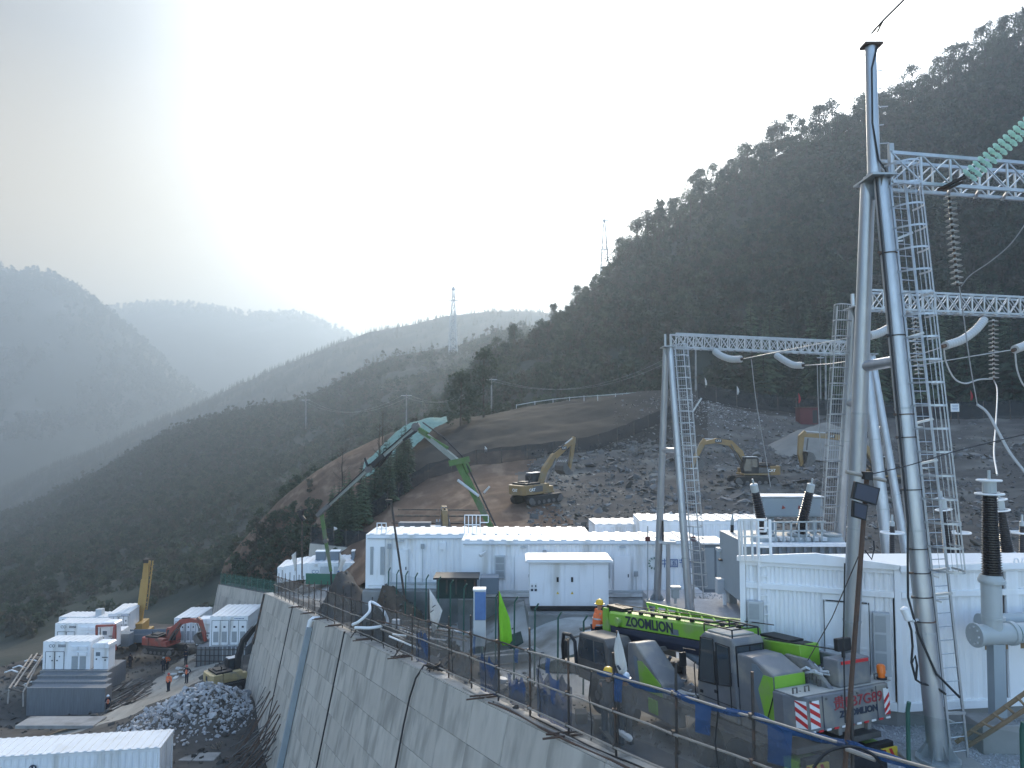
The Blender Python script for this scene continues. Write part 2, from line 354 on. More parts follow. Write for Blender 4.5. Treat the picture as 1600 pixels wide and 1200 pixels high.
mat('blue_film', (.10, .20, .42), (.07, .14, .32), 2.5, .35, bump=.01)
mat('lime', (.235, .47, .045), (.20, .41, .04), 2, .42, c3=(.25, .34, .12), s3=1.8, t3=.6, bump=.003)
mat('lime_flag', (.34, .66, .06), (.28, .58, .05), 2, .7, trans=.4)
mat('crane_grey', (.17, .175, .185), (.135, .14, .15), 2.5, .5, c3=(.25, .235, .205), s3=1.9, t3=.58, bump=.003)
mat('navy', (.035, .045, .075), (.028, .035, .06), 2, .4)
mat('boom_grey', (.30, .32, .29), (.23, .25, .225), 1.5, .95, spec=.0)
mat('pump_green', (.115, .195, .075), (.085, .15, .06), 1.5, .9, c3=(.15, .16, .12), s3=.8, spec=.0)
mat('black', (.018, .018, .02), (.012, .012, .013), 4, .6)
mat('rubber', (.035, .034, .033), (.055, .05, .045), 4, .9, bump=.01)
mat('dust_metal', (.16, .15, .14), (.10, .095, .09), 5, .7, .2)
mat('deck_pale', (.42, .41, .38), (.34, .33, .30), 2, .8)
mat('glass', (.05, .065, .075), (.035, .045, .055), 1, .06, spec=.9)
mat('glass_clear', (.10, .13, .14), (.08, .10, .11), 1, .05, spec=.9, alpha=(.35, .45))
mat('insulator_glass', (.74, .92, .85), (.68, .88, .80), 2, .12, spec=.8, trans=.6)
mat('insulator_grey', (.40, .40, .38), (.34, .34, .32), 2, .3)
mat('polymer', (.46, .46, .44), (.40, .40, .385), 2, .4)
mat('porcelain_black', (.022, .020, .022), (.016, .015, .017), 2, .3)
mat('ral_grey', (.40, .43, .43), (.35, .38, .38), 1.5, .45)
mat('transformer', (.30, .345, .37), (.26, .30, .325), 1.2, .5)
mat('cabinet_dark', (.15, .185, .215), (.13, .16, .19), 1, .5)
mat('plate_red', (.30, .045, .05), (.26, .04, .045), 2, .5)
mat('cat_yellow', (.30, .19, .075), (.24, .15, .06), 1.5, .55, c3=(.24, .19, .12), s3=.9, t3=.6)
mat('deere_yellow', (.50, .38, .19), (.40, .31, .16), 1.5, .55, c3=(.30, .26, .19), s3=.9)
mat('crane_yellow', (.40, .25, .07), (.34, .21, .06), 1.5, .5)
mat('red_paint', (.33, .065, .045), (.24, .055, .04), 1.5, .5, c3=(.16, .09, .07), s3=1)
mat('sign_red', (.55, .03, .035), (.48, .03, .03), 2, .5)
mat('sign_white', (.78, .78, .77), (.72, .72, .71), 2, .5)
mat('sign_yellow', (.72, .52, .05), (.65, .46, .05), 2, .5)
mat('amber', (.85, .20, .02), (.8, .17, .02), 2, .3)
mat('ink', (.03, .04, .06), (.025, .03, .05), 2, .6)
mat('ink_blue', (.04, .11, .28), (.035, .10, .25), 2, .6)
mat('flag_white', (.72, .72, .70), (.62, .62, .60), 1.5, .8, trans=.3)
mat('flag_red', (.50, .04, .05), (.42, .04, .04), 1.5, .8, trans=.3)
mat('wood', (.30, .22, .14), (.21, .15, .095), 3, .85, stretch=(1, 1, 1), bump=.004)
mat('timber_grey', (.23, .20, .165), (.15, .13, .11), 2, .9)
mat('green_post', (.025, .10, .075), (.02, .08, .06), 3, .5)
mat('green_paint_dark', (.03, .15, .09), (.025, .12, .075), 2, .6)
mat('vest_orange', (.85, .19, .06), (.75, .16, .05), 3, .7)
mat('cloth_dark', (.035, .04, .055), (.025, .028, .038), 4, .9)
mat('cloth_grey', (.10, .11, .12), (.07, .075, .085), 4, .9)
mat('skin', (.42, .25, .17), (.38, .22, .15), 4, .6)
mat('helmet_yellow', (.80, .48, .03), (.74, .44, .03), 3, .35)
mat('helmet_white', (.72, .78, .84), (.68, .74, .80), 3, .35)
mat('helmet_red', (.45, .05, .04), (.40, .05, .04), 3, .35)
mat('rag', (.50, .50, .49), (.36, .36, .35), 2, .9)
mat('banner_red', (.115, .028, .03), (.09, .022, .025), 2, .8)
# ------------------------------------------------------------------ terrain
def FX(Y): return 10.3-.45*Y            # line of the fence on top of the retaining wall
def FZ(Y): return -(.1458*Y+4.51)       # height of its bottom rail
HD = V((-.4104, .9119, 0)); NO = V((-.9119, -.4104, 0))   # along the wall (away), out of the wall (valley side)
def padz(Y): return np.interp(Y, [0, 20, 22, 26, 30, 46, 60, 80], [-7.0, -7.2, -7.4, -8.0, -8.45, -8.75, -12.0, -15.5])
def yard_z(X, Y):
    X = np.asarray(X, float); Y = np.asarray(Y, float)
    d = X-FX(Y); t = np.clip((d-3.6)/5.0, 0, 1); t = t*t*(3-2*t)
    low = FZ(Y)-.28-.18*np.clip(d/3, 0, 1); far = padz(Y)
    return low*(1-t)+far*t+.05*fbm(X*.6, Y*.6, 3, 3)
def lower_z(X, Y):
    X = np.asarray(X, float); Y = np.asarray(Y, float)
    z = -25.8+.25*(np.clip(X, -42, -30)+34)-.06*(Y-79)+.45*fbm(X*.09, Y*.09, 4, 21)+.16*fbm(X*.7, Y*.7, 3, 5)
    z += 2.9*np.exp(-(((X+25.2)/4.2)**2+((Y-64.5)/5.0)**2))-1.7*np.exp(-(((X+48)/9)**2+((Y-79)/4.5)**2))            # heap of broken stone
    edge = np.clip((Y-122)/16, 0, 1)+np.clip((-62-X)/14, 0, 1)
    return z-34*np.clip(edge, 0, 1.5)**1.3
yy, tt = np.meshgrid(np.concatenate([np.linspace(4, 50, 140), np.linspace(50.6, 90, 66)]), np.linspace(-.33, 34, 110), indexing='ij')
XX = FX(yy)+tt; XX = np.where(yy > 75.2, np.maximum(XX, -22.9+tt*.6), XX); G = np.stack([XX, yy, yard_z(XX, yy)], -1)
yard = grid_obj('ground', G, 'yard_concrete'); yard.name = 'site_ground'
yy, xx = np.meshgrid(np.linspace(2, 140, 190), np.linspace(-95, -2, 170), indexing='ij')
lower = grid_obj('lower_ground', np.stack([xx, yy, lower_z(xx, yy)], -1), 'dark_soil')
# dirt road on the lower terrace
rc = [(-37.5, 100), (-37, 92), (-35.5, 85), (-34.5, 79), (-35.0, 73), (-38.5, 69), (-45, 66.5)]
rcx = catmull(np.array(rc, float), 60, 0); nrm = np.gradient(rcx, axis=0); nrm = np.stack([-nrm[:, 1], nrm[:, 0]], 1); nrm /= np.linalg.norm(nrm, axis=1)[:, None]
wid = np.interp(np.arange(60), [0, 15, 34, 45, 59], [4.2, 3.6, 3.6, 2.6, 1.6])
rows = []
for i in range(60):
    r_ = []
    for w in np.linspace(-1, 1, 13):
        p = rcx[i]+nrm[i]*w*(wid[i]+.5*math.sin(i*.9)*abs(w)); r_.append((p[0], p[1], float(lower_z(p[0], p[1]))+.07*(1-w**4)-.03*(abs(w) > .95)-.05*math.exp(-((abs(w)-.45)/.12)**2)))
    rows.append(r_)
road = grid_obj('dirt_road', np.array(rows), 'track_soil')
# gravel yard of the substation: a slab with a kerb face
def slab(name, poly, ztop, zbot, m):
    b = MB(); b.prism(poly, zbot, ztop, ex=(1, 0, 0), ey=(0, 1, 0), ez=(0, 0, 1)); return setting(b.build(name, m))
GRAV_Z = -6.5
slab('gravel_yard', [(6.45, 12.0), (7.6, 18.0), (5.2, 21.5), (7, 30), (26, 30), (26, 8), (6.3, 8)], GRAV_Z, -8.5, 'gravel_base')
slab('middle_yard', [(6.3, 37.6), (14.0, 38.5), (30, 38.5), (30, 30.01), (7.01, 30.01), (6.3, 31)], -7.75, -9.8, 'gravel_base')

def PX(*t): return [at(*p) for p in t]
# slope cut behind the site: bare earth at the left, rubble fill in the middle and right
c_rows = [
 PX((335, 1000, 124), (450, 960, 98), (560, 915, 66), (660, 890, 58), (760, 880, 54), (900, 880, 51), (1050, 880, 50), (1200, 890, 48), (1400, 905, 46), (1850, 940, 42)),
 PX((335, 950, 126), (450, 885, 102), (560, 855, 82), (660, 822, 78), (760, 792, 76), (900, 788, 76), (1050, 775, 78), (1200, 765, 80), (1400, 765, 78), (1850, 760, 68)),
 PX((342, 915, 128), (450, 832, 112), (560, 768, 108), (660, 742, 104), (760, 724, 102), (900, 714, 100), (1050, 706, 100), (1200, 712, 98), (1400, 712, 96), (1850, 705, 86)),
 PX((347, 889, 131), (450, 782, 124), (560, 706, 128), (660, 672, 128), (760, 655, 128), (900, 634, 128), (1050, 619, 128), (1200, 648, 120), (1400, 650, 118), (1850, 645, 106)),
 PX((352, 876, 136), (450, 772, 136), (560, 700, 142), (660, 664, 142), (760, 648, 142), (900, 627, 142), (1050, 611, 142), (1200, 634, 136), (1400, 634, 132), (1850, 628, 118)),
 PX((352, 900, 142), (450, 795, 150), (560, 720, 156), (660, 684, 160), (760, 662, 156), (900, 640, 156), (1050, 622, 156), (1200, 640, 150), (1400, 640, 146), (1850, 635, 130)),
]
CG = loft(c_rows, 260, 170)
px_, py_ = CG[..., 0], CG[..., 1]
CG[..., 2] += .55*fbm(px_*.10, py_*.10, 5, 31)+.22*fbm(px_*.5, py_*.5, 4, 37)+.26*fbm(px_*.09, py_*.5, 4, 39)*np.clip(1.5-np.abs(np.arange(170)/169*5-1.3), 0, 1)[:, None]
cut = grid_obj('cut_slope', CG, ['cut_soil', 'cut_dark', 'dark_soil'])
nv, nu = CG.shape[:2]; vv, uu = np.mgrid[0:nv-1, 0:nu-1]; uu = uu/(nu-2)*9; vv = vv/(nv-2)*5
wob = .22*fbm(CG[:-1, :-1, 0]*.12, CG[:-1, :-1, 1]*.12, 4, 77)
mi = np.zeros(uu.shape, int)
mi[(vv+wob > 2.12) & (uu > 2.6) & (uu < 6.4)] = 1                   # dark netted face above the brown cut
mi[(uu+wob*2 > 4.4+.35*(2-vv)) & (vv+wob < 2.15)] = 2                # rubble fill
mi[(uu > 6.4) & (vv > 1.2)] = 2
mi[(vv > 3.0)] = 1
mi[(uu < 2.4) & (vv > 2.4) & (vv < 4.0)] = 0
cut.data.polygons.foreach_set('material_index', mi.ravel().astype(np.int32))

# mountain on the right
m_rows = [
 PX((640, 735, 150), (760, 690, 150), (850, 668, 150), (950, 655, 148), (1050, 640, 146), (1200, 650, 140), (1350, 655, 136), (1500, 650, 130), (1650, 645, 124), (2000, 640, 112)),
 PX((660, 690, 175), (760, 640, 172), (850, 610, 170), (950, 585, 168), (1050, 570, 166), (1200, 560, 160), (1350, 550, 156), (1500, 540, 150), (1650, 530, 142), (2000, 510, 128)),
 PX((680, 660, 205), (760, 605, 200), (850, 572, 198), (950, 520, 196), (1050, 478, 194), (1200, 430, 188), (1350, 400, 184), (1500, 370, 178), (1650, 340, 170), (2000, 290, 150)),
 PX((700, 640, 240), (770, 580, 238), (850, 545, 236), (950, 452, 236), (1050, 376, 236), (1200, 270, 232), (1350, 214, 228), (1500, 142, 222), (1650, 74, 214), (2000, -60, 196)),
 PX((705, 655, 262), (775, 592, 260), (850, 556, 258), (950, 464, 258), (1050, 388, 258), (1200, 281, 254), (1350, 226, 250), (1500, 155, 244), (1650, 88, 236), (2000, -40, 216)),
 PX((700, 760, 330), (775, 700, 330), (850, 660, 330), (950, 600, 330), (1050, 560, 330), (1200, 480, 325), (1350, 440, 320), (1500, 400, 315), (1650, 350, 305), (2000, 260, 280)),
]
MG = loft(m_rows, 230, 170)
MG[..., 2] += np.interp(np.arange(170)/169*5, [0, .6, 2.4, 3, 5], [.3, 1.6, 2.0, .6, .6])[:, None]*fbm(MG[..., 0]*.045, MG[..., 1]*.045, 5, 41)*1.6
grid_obj('mountain_side', MG, 'hill')
# dark spur falling to the left, its ridge carries trees
s_rows = [
 PX((-420, 1120, 150), (-150, 1060, 150), (60, 1035, 146), (250, 1010, 140), (360, 985, 132), (480, 930, 132), (600, 840, 150), (720, 730, 160), (800, 690, 165), (900, 660, 175)),
 PX((-420, 1050, 280), (-150, 980, 268), (60, 930, 258), (250, 880, 244), (360, 850, 225), (480, 790, 219), (600, 730, 231), (720, 672, 244), (800, 640, 244), (900, 620, 262)),
 PX((-420, 990, 478), (-150, 900, 464), (60, 850, 449), (250, 775, 420), (360, 740, 391), (480, 705, 369), (600, 640, 369), (720, 600, 369), (800, 590, 362), (900, 570, 384)),
 PX((-420, 940, 759), (-150, 860, 742), (60, 790, 709), (250, 690, 643), (360, 655, 594), (480, 628, 552), (600, 573, 536), (720, 548, 524), (800, 525, 514), (900, 520, 528)),
 PX((-420, 950, 825), (-150, 870, 808), (60, 800, 775), (250, 700, 709), (360, 665, 660), (480, 638, 618), (600, 582, 602), (720, 556, 585), (800, 534, 577), (900, 530, 594)),
 PX((-420, 1060, 1023), (-150, 1000, 1023), (60, 920, 990), (250, 830, 924), (360, 790, 891), (480, 770, 858), (600, 720, 825), (720, 700, 808), (800, 680, 792), (900, 680, 808)),
]
SG = loft(s_rows, 220, 160)
SG[..., 2] += np.interp(np.arange(160)/159*5, [0, .6, 2.4, 3, 5], [.5, 3, 4, 1, 1])[:, None]*fbm(SG[..., 0]*.025, SG[..., 1]*.025, 5, 51)*1.5
grid_obj('spur_hill', SG, 'hill')
# hazier ridge behind
h_rows = [
 PX((-300, 1000, 777), (0, 860, 777), (140, 800, 810), (250, 760, 810), (370, 720, 810), (480, 690, 810), (600, 640, 810), (740, 600, 810), (860, 590, 793), (1000, 590, 777)),
 PX((-300, 960, 1036), (0, 810, 1004), (140, 740, 1004), (250, 705, 1004), (370, 660, 1004), (480, 620, 1004), (600, 575, 988), (740, 545, 972), (860, 540, 955), (1000, 545, 939)),
 PX((-300, 930, 1328), (0, 770, 1296), (140, 712, 1279), (250, 662, 1263), (370, 606, 1231), (480, 558, 1198), (600, 518, 1166), (740, 492, 1134), (860, 492, 1117), (1000, 520, 1101)),
 PX((-300, 1030, 1620), (0, 860, 1620), (140, 800, 1620), (250, 760, 1587), (370, 700, 1555), (480, 660, 1522), (600, 610, 1490), (740, 580, 1458), (860, 580, 1441), (1000, 590, 1425)),
]
HG = loft(h_rows, 200, 90)
HG[..., 2] += 10*fbm(HG[..., 0]*.014, HG[..., 1]*.014, 5, 61)*np.interp(np.arange(90)/89*3, [0, 1.5, 2, 3], [.6, 1, .35, .5])[:, None]
grid_obj('hazy_ridge_hill', HG, 'hill')
# big mountain at the left
l_rows = [
 PX((-500, 960, 1160), (-200, 940, 1160), (0, 900, 1189), (100, 880, 1232), (170, 850, 1276), (250, 810, 1305), (330, 760, 1377), (420, 720, 1450)),
 PX((-500, 640, 1667), (-200, 640, 1624), (0, 640, 1624), (100, 650, 1638), (170, 660, 1653), (250, 670, 1667), (330, 672, 1711), (420, 680, 1769)),
 PX((-500, 330, 2175), (-200, 380, 2146), (0, 418, 2102), (90, 437, 2088), (165, 488, 2073), (240, 556, 2059), (320, 622, 2030), (420, 672, 2030)),
 PX((-500, 480, 2610), (-200, 520, 2581), (0, 550, 2537), (90, 560, 2523), (165, 580, 2508), (240, 620, 2494), (320, 670, 2465), (420, 700, 2465)),
]
LG = loft(l_rows, 190, 110)
LG[..., 2] += 28*fbm(LG[..., 0]*.006, LG[..., 1]*.006, 6, 71)*np.interp(np.arange(110)/109*3, [0, 1.2, 2, 3], [.8, 1.6, .3, .6])[:, None]
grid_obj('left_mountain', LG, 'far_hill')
f_rows = [
 PX((-100, 700, 2169), (100, 690, 2169), (200, 680, 2232), (300, 670, 2232), (400, 670, 2296), (480, 670, 2296), (560, 670, 2296), (700, 670, 2296)),
 PX((-100, 520, 2934), (100, 500, 2934), (170, 484, 2934), (290, 480, 2934), (380, 491, 2934), (430, 501, 2934), (455, 492, 2934), (475, 495, 2934), )[:8],
 PX((-100, 600, 3445), (100, 580, 3445), (170, 560, 3445), (290, 560, 3445), (380, 570, 3445), (430, 580, 3445), (500, 590, 3445), (600, 620, 3445)),
]
f_rows[1] = PX((-100, 520, 2930), (100, 500, 2930), (190, 484, 2930), (290, 479, 2930), (390, 493, 2930), (462, 495, 2930), (540, 528, 2930), (700, 600, 2930))
FG = loft(f_rows, 200, 60)
FG[..., 2] += 36*fbm(FG[..., 0]*.0045, FG[..., 1]*.0045, 6, 81)*np.interp(np.arange(60)/59*2, [0, .7, 1, 2], [1, 1.3, .45, .6])[:, None]
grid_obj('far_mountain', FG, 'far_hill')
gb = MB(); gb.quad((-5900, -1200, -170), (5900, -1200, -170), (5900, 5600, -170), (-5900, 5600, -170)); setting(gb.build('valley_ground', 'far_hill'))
# a wall of air
hz = MB(); hz.box((0, 2200, 165), (12000, 7000, 810)); ho = hz.build('haze', 'concrete'); ho.data.materials.clear()
hm = bpy.data.materials.new('haze_air'); hm.use_nodes = True; ht = hm.node_tree; ht.nodes.clear()
hout = nn(ht, 'ShaderNodeOutputMaterial'); pv = nn(ht, 'ShaderNodeVolumePrincipled')
pv.inputs['Color'].default_value = (.44, .535, .64, 1); pv.inputs['Density'].default_value = HAZE_DENSITY; pv.inputs['Anisotropy'].default_value = .6
ht.links.new(pv.outputs[0], hout.inputs['Volume']); ho.data.materials.append(hm); ho['kind'] = 'stuff'
# ------------------------------------------------------------------ plants
def tris(vs, fs):
    f = []
    for q in fs:
        for k in range(1, len(q)-1): f.append((q[0], q[k], q[k+1]))
    return np.array(vs, float), np.array(f, int)
def leaf_cloud(cent, n, size, spread, flat=1.0, droop=0):
    """n small leaf triangles spread round each centre"""
    VS = []
    for (c, r) in cent:
        d = rng.normal(0, 1, (n, 3)); d /= np.linalg.norm(d, axis=1)[:, None]; d *= (rng.random((n, 1))**.45)*r*spread; d[:, 2] *= flat
        p = np.array(c)+d; s = size*rng.uniform(.6, 1.4, (n, 1))
        a = rng.normal(0, 1, (n, 3)); a /= np.linalg.norm(a, axis=1)[:, None]; b = np.cross(a, rng.normal(0, 1, (n, 3))); b /= np.linalg.norm(b, axis=1)[:, None]+1e-9
        tri = np.stack([p-a*s*.6, p+a*s*.6, p+b*s+np.array([0, 0, -droop])*s], 1); VS.append(tri.reshape(-1, 3))
    v = np.concatenate(VS); return v, np.arange(len(v)).reshape(-1, 3)
def broadleaf(h, r, base=.4, clumps=12, n=16, ls=.4, flat=.7, seed=0):
    global rng
    rng = np.random.default_rng(seed); rd = random.Random(seed)
    b = MB(); lean = V((rd.uniform(-.06, .06)*h, rd.uniform(-.06, .06)*h, 0))
    top = V((0, 0, h*.86))+lean; pts = [V((0, 0, -.3)), V((0, 0, h*.3))+lean*.2, V((0, 0, h*.6))+lean*.6, top]
    b.tube(pts, [h*.016, h*.013, h*.009, h*.003], 5)
    cent = []
    for k in range(clumps):
        z = h*(base+(1-base)*rd.random()**.8*.94); a = rd.uniform(0, 6.28); t = (z/h-base)/(1-base); rr = r*rd.uniform(.25, 1.0)*math.sin(math.pi*min(1, .22+.74*t))
        c = V((math.cos(a)*rr, math.sin(a)*rr, z))+lean*(z/h); cent.append((c, r*rd.uniform(.26, .46)))
        if k % 2 == 0:
            z0 = max(h*base*.75, z-h*.2); b.tube([V((0, 0, z0))+lean*(z0/h), (c+V((0, 0, z0))+lean*(z0/h))*.5+V((0, 0, .1)), c], [h*.006, h*.004, h*.002], 3, False)
    cent.append((top, r*.35))
    lv, lf = leaf_cloud(cent, n, ls, 1.0, flat)
    tv, tf = tris(b.v, b.f); rng = np.random.default_rng(seed+999)
    return (tv, tf), (lv, lf)
def conifer(h, r, tiers=11, per=10, seed=0, base=.12):
    rd = random.Random(seed); b = MB(); b.tube([(0, 0, -.3), (0, 0, h*.5), (0, 0, h)], [h*.014, h*.009, h*.001], 5)
    vs, fs = [], []
    for i in range(tiers):
        t = i/(tiers-1); z = h*(base+(1-base)*t*.97); rr = r*(1-t)**.8*rd.uniform(.85, 1.12)+.04*h*.3
        for k in range(per):
            a = 6.283*(k+rd.random())/per; L = rr*rd.uniform(.65, 1.15); w = L*rd.uniform(.24, .4); dz = -L*rd.uniform(.15, .5)+.12*h/tiers
            d = V((math.cos(a), math.sin(a), 0)); s = V((-d.y, d.x, 0)); o = V((0, 0, z+rd.uniform(-.3, .3)*h/tiers)); m = o+d*L*.55+V((0, 0, dz*.35)); e = o+d*L+V((0, 0, dz))
            n = len(vs); vs += [o, m-s*w+V((0, 0, -.05*L)), m+s*w+V((0, 0, -.05*L)), e, m+V((0, 0, .12*L))]
            fs += [(n, n+1, n+4), (n, n+4, n+2), (n+1, n+3, n+4), (n+4, n+3, n+2)]
    tv, tf = tris(b.v, b.f); return (tv, tf), (np.array([tuple(v) for v in vs]), np.array(fs))
def joinproto(T, L, li=1):
    (tv, tf), (lv, lf) = T, L
    return np.concatenate([tv, lv]), np.concatenate([tf, lf+len(tv)]), np.concatenate([np.zeros(len(tf), int), np.full(len(lf), li)])
def pmesh(name, vf, m):
    me = bpy.data.meshes.new(name); me.from_pydata([tuple(x) for x in vf[0]], [], [tuple(int(i) for i in x) for x in vf[1]]); me.materials.append(MAT[m]); return me
RT = [broadleaf(12.5, 3.1, .44, 22, 54, .27, .85, 100+k) for k in range(6)]+[broadleaf(9, 2.5, .24, 20, 46, .27, .95, 140+k) for k in range(3)]
ridge_meshes = [(pmesh('trunk_mesh', t, 'bark'), pmesh('crown_mesh', l, ('foliage_dry', 'foliage', 'foliage_pale', 'foliage')[k % 4])) for k, (t, l) in enumerate(RT)]
CT = [conifer(11, 2.3, 13, 11, 200+k) for k in range(5)]
con_meshes = [(pmesh('trunk_mesh', t, 'bark'), pmesh('crown_mesh', l, 'conifer_tip' if k % 2 else 'conifer')) for k, (t, l) in enumerate(CT)]
def tree(name, ms, p, s, label, group):
    o = inst(name, ms[0], None, p, (rng.normal(0, .03), rng.normal(0, .03), rng.uniform(0, 6.28)), s); tag(o, label, 'tree', group); inst('crown', ms[1], o); return o
# trees standing along the skyline of the right-hand mountain
for i in range(290):
    u = (i+rng.random())/290; v = rng.uniform(.578, .614)
    p = sample(MG, np.array([.10+.80*u]), np.array([v]))[0]
    if pix(p)[0] > 1660: continue
    k = int(rng.integers(0, 6)) if u > .3 and rng.random() < .62 else int(rng.integers(5, 9))
    tree('ridge_tree', ridge_meshes[k], V(p)-V((0, 0, .2)), rng.uniform(.55, 1.3)*(.75 if u < .30 else 1.0), 'slender tree with a high leafy crown on the skyline of the steep wooded mountain', 'trees along the mountain skyline')
# the conifers at the foot of the mountain
k = 0
for i in range(130):
    px0 = rng.uniform(1110, 1660); Yc = rng.uniform(139, 170)
    v = np.interp(Yc, [139, 170], [.0, .21]); u = np.interp(px0, [640, 760, 850, 950, 1050, 1200, 1350, 1500, 1650, 2000], np.arange(10)/9)
    p = sample(MG, np.array([u]), np.array([v+rng.uniform(0, .05)]))[0]; x, y = pix(p)
    if x < 1120+max(0, (650-y))*.35 or x > 1660: continue
    tree('conifer_tree', con_meshes[int(rng.integers(0, 5))], V(p)-V((0, 0, .2)), rng.uniform(.85, 1.35), 'dense dark green conifer in the plantation at the foot of the mountain', 'conifers at the foot of the mountain')
# conifers below the brown spur, behind the pump boom
for i in range(90):
    px0 = rng.uniform(515, 640); py0 = np.interp(px0, [515, 640], [800, 690])+rng.uniform(26, 74)
    u = np.interp(px0, [340, 450, 560, 660], [0, 1/9, 2/9, 3/9]); col = sample(CG, np.full(120, u), np.linspace(.2, .75, 120)); yy_ = np.array([pix(q)[1] for q in col]); j = int(np.argmin(abs(yy_-py0)))
    tree('conifer_tree', con_meshes[int(rng.integers(0, 5))], V(col[j])-V((0, 0, .2)), rng.uniform(.40, .60), 'small dark conifer in the stand below the green netted slope', 'conifers below the green net')
# single trees one can pick out
def on_grid_px(Gd, px0, py0, vr=(0, 1), n=60):
    u, v = np.meshgrid(np.linspace(0, 1, 160), np.linspace(*vr, n)); q = sample(Gd, u.ravel(), v.ravel())
    c, s = math.cos(PITCH), math.sin(PITCH); dep = q[:, 1]*c+q[:, 2]*s; x = 800+F_PX*q[:, 0]/dep; y = 600-F_PX*(-q[:, 1]*s+q[:, 2]*c)/dep
    return V(q[int(np.argmin((x-px0)**2+(y-py0)**2))])
tall = broadleaf(14, 3.4, .42, 20, 40, .4, .7, 301); tm = (pmesh('trunk_mesh', tall[0], 'bark'), pmesh('crown_mesh', tall[1], 'foliage'))
tree('tall_tree', tm, on_grid_px(CG, 754, 652, (.5, .8)), .88, 'tall thin tree standing alone beside the concrete utility pole above the cut', None)
rb = broadleaf(9, 3.6, .05, 26, 40, .4, .9, 302); rm = (pmesh('trunk_mesh', rb[0], 'bark'), pmesh('crown_mesh', rb[1], 'foliage'))
tree('round_tree', rm, on_grid_px(CG, 718, 665, (.5, .8)), 1.0, 'broad dark bushy tree at the right end of the green slope net', None)
bt = broadleaf(9, 3.0, .35, 22, 0, .3, .8, 303)
bare = MB(); rd_ = random.Random(5); bare.tube([(0, 0, 0), (.1, 0, 2.4), (0, .1, 4.5), (.1, 0, 7.5)], [.14, .11, .08, .02], 5)
for k in range(34):
    z = rd_.uniform(2.2, 7); a = rd_.uniform(0, 6.28); L = rd_.uniform(.8, 2.4)*(1-.07*z); bare.tube([(0, 0, z), (math.cos(a)*L*.5, math.sin(a)*L*.5, z+L*.35), (math.cos(a+.3)*L, math.sin(a+.3)*L, z+L*.9)], [.035, .022, .006], 3)
bme = bare.mesh('bare_mesh', 'bark')
for (x, y, s, lab) in ((592, 735, .95, 'leafless tree with fine bare twigs standing in front of the green slope net'), (818, 640, .5, 'small leafless tree leaning beside the guard rail above the dark cut'), (535, 775, .9, 'leafless tree left of the conifers on the brown bank'), (400, 870, .85, 'thin leafless tree on the brown bank above the far retaining wall'), (600, 700, .8, 'leafless tree rising over the crest behind the pump boom')):
    tag(inst('bare_tree', bme, None, on_grid_px(CG, x, y, (.2, .9)), (0, 0, x), s), lab, 'tree')
# woods and scrub nobody could count
LP = [joinproto(*broadleaf((6.5, 5, 8)[k % 3], (2.3, 2.6, 1.9)[k % 3], .15, 9, 12, .58, .85, 400+k), (1, 2, 1, 4, 1, 2, 1, 4)[k]) for k in range(8)]
BP = [joinproto(*broadleaf(2.2, 1.5, .05, 6, 9, .5, .8, 430+k), (1, 2, 1, 4)[k % 4]) for k in range(8)]
CP = [joinproto(*conifer(8, 1.7, 8, 7, 460+k), 3) for k in range(4)]
FM = ['bark', 'foliage', 'foliage_dry', 'conifer', 'foliage_pale']
def clumpy(sc, s, thr=0.0):
    return lambda u, v, P: np.clip(.25+1.6*(fbm(P[..., 0]*sc, P[..., 1]*sc, 3, s)-thr), .02, 2)
scatter_mesh('mountain_woods', LP+CP[:1], scatter_on(MG, 2300, .04, .57, .0, .92, clumpy(.03, 91)), FM, scl=(.6, 1.25))
scatter_mesh('mountain_scrub', BP, scatter_on(MG, 6500, .02, .60, .0, .95, clumpy(.05, 92, -.1)), FM, scl=(.4, 1.3))
scatter_mesh('crest_woods', LP, scatter_on(MG, 170, .60, .66, .02, .92), FM, scl=(.7, 1.2))
scatter_mesh('crest_scrub', BP, scatter_on(MG, 420, .585, .62, .05, .9, clumpy(.05, 99, .05)), FM, scl=(.8, 2.0))
scatter_mesh('spur_woods', LP+CP, scatter_on(SG, 4200, .10, .70, .0, 1, clumpy(.012, 93)), FM, scl=(.55, 1.15))
scatter_mesh('spur_crest_woods', CP+LP[2:3], scatter_on(SG, 1700, .55, .66, .10, 1, clumpy(.02, 98, -.1)), FM, scl=(.5, 1.05))
scatter_mesh('spur_scrub', BP, scatter_on(SG, 7000, .03, .62, .1, 1, clumpy(.03, 94, -.1)), FM, scl=(.8, 2.2))
scatter_mesh('hazy_ridge_woods', CP, scatter_on(HG, 5200, .3, .72), FM, scl=(.7, 1.4))
FP = [(v*np.array([1, 1, 1]), f, m) for v, f, m in [joinproto(*broadleaf(9, 4.2, .05, 5, 5, 2.2, .8, 480+k), 1) for k in range(4)]]
scatter_mesh('left_mountain_woods', FP, scatter_on(LG, 1500, .25, .75, .2, 1, clumpy(.008, 95)), FM, scl=(1.2, 2.6))
scatter_mesh('far_mountain_woods', FP, scatter_on(FG, 700, .40, .60), FM, scl=(1.4, 3.0))
# scrub over the cut: thin on the bank, thicker along its crest
scatter_mesh('bank_scrub', BP, np.concatenate([scatter_on(CG, 210, .74, .88, .0, 1, clumpy(.08, 96)), scatter_on(CG, 260, .0, .55, .0, .16, clumpy(.1, 97))]), FM, scl=(.35, .9))
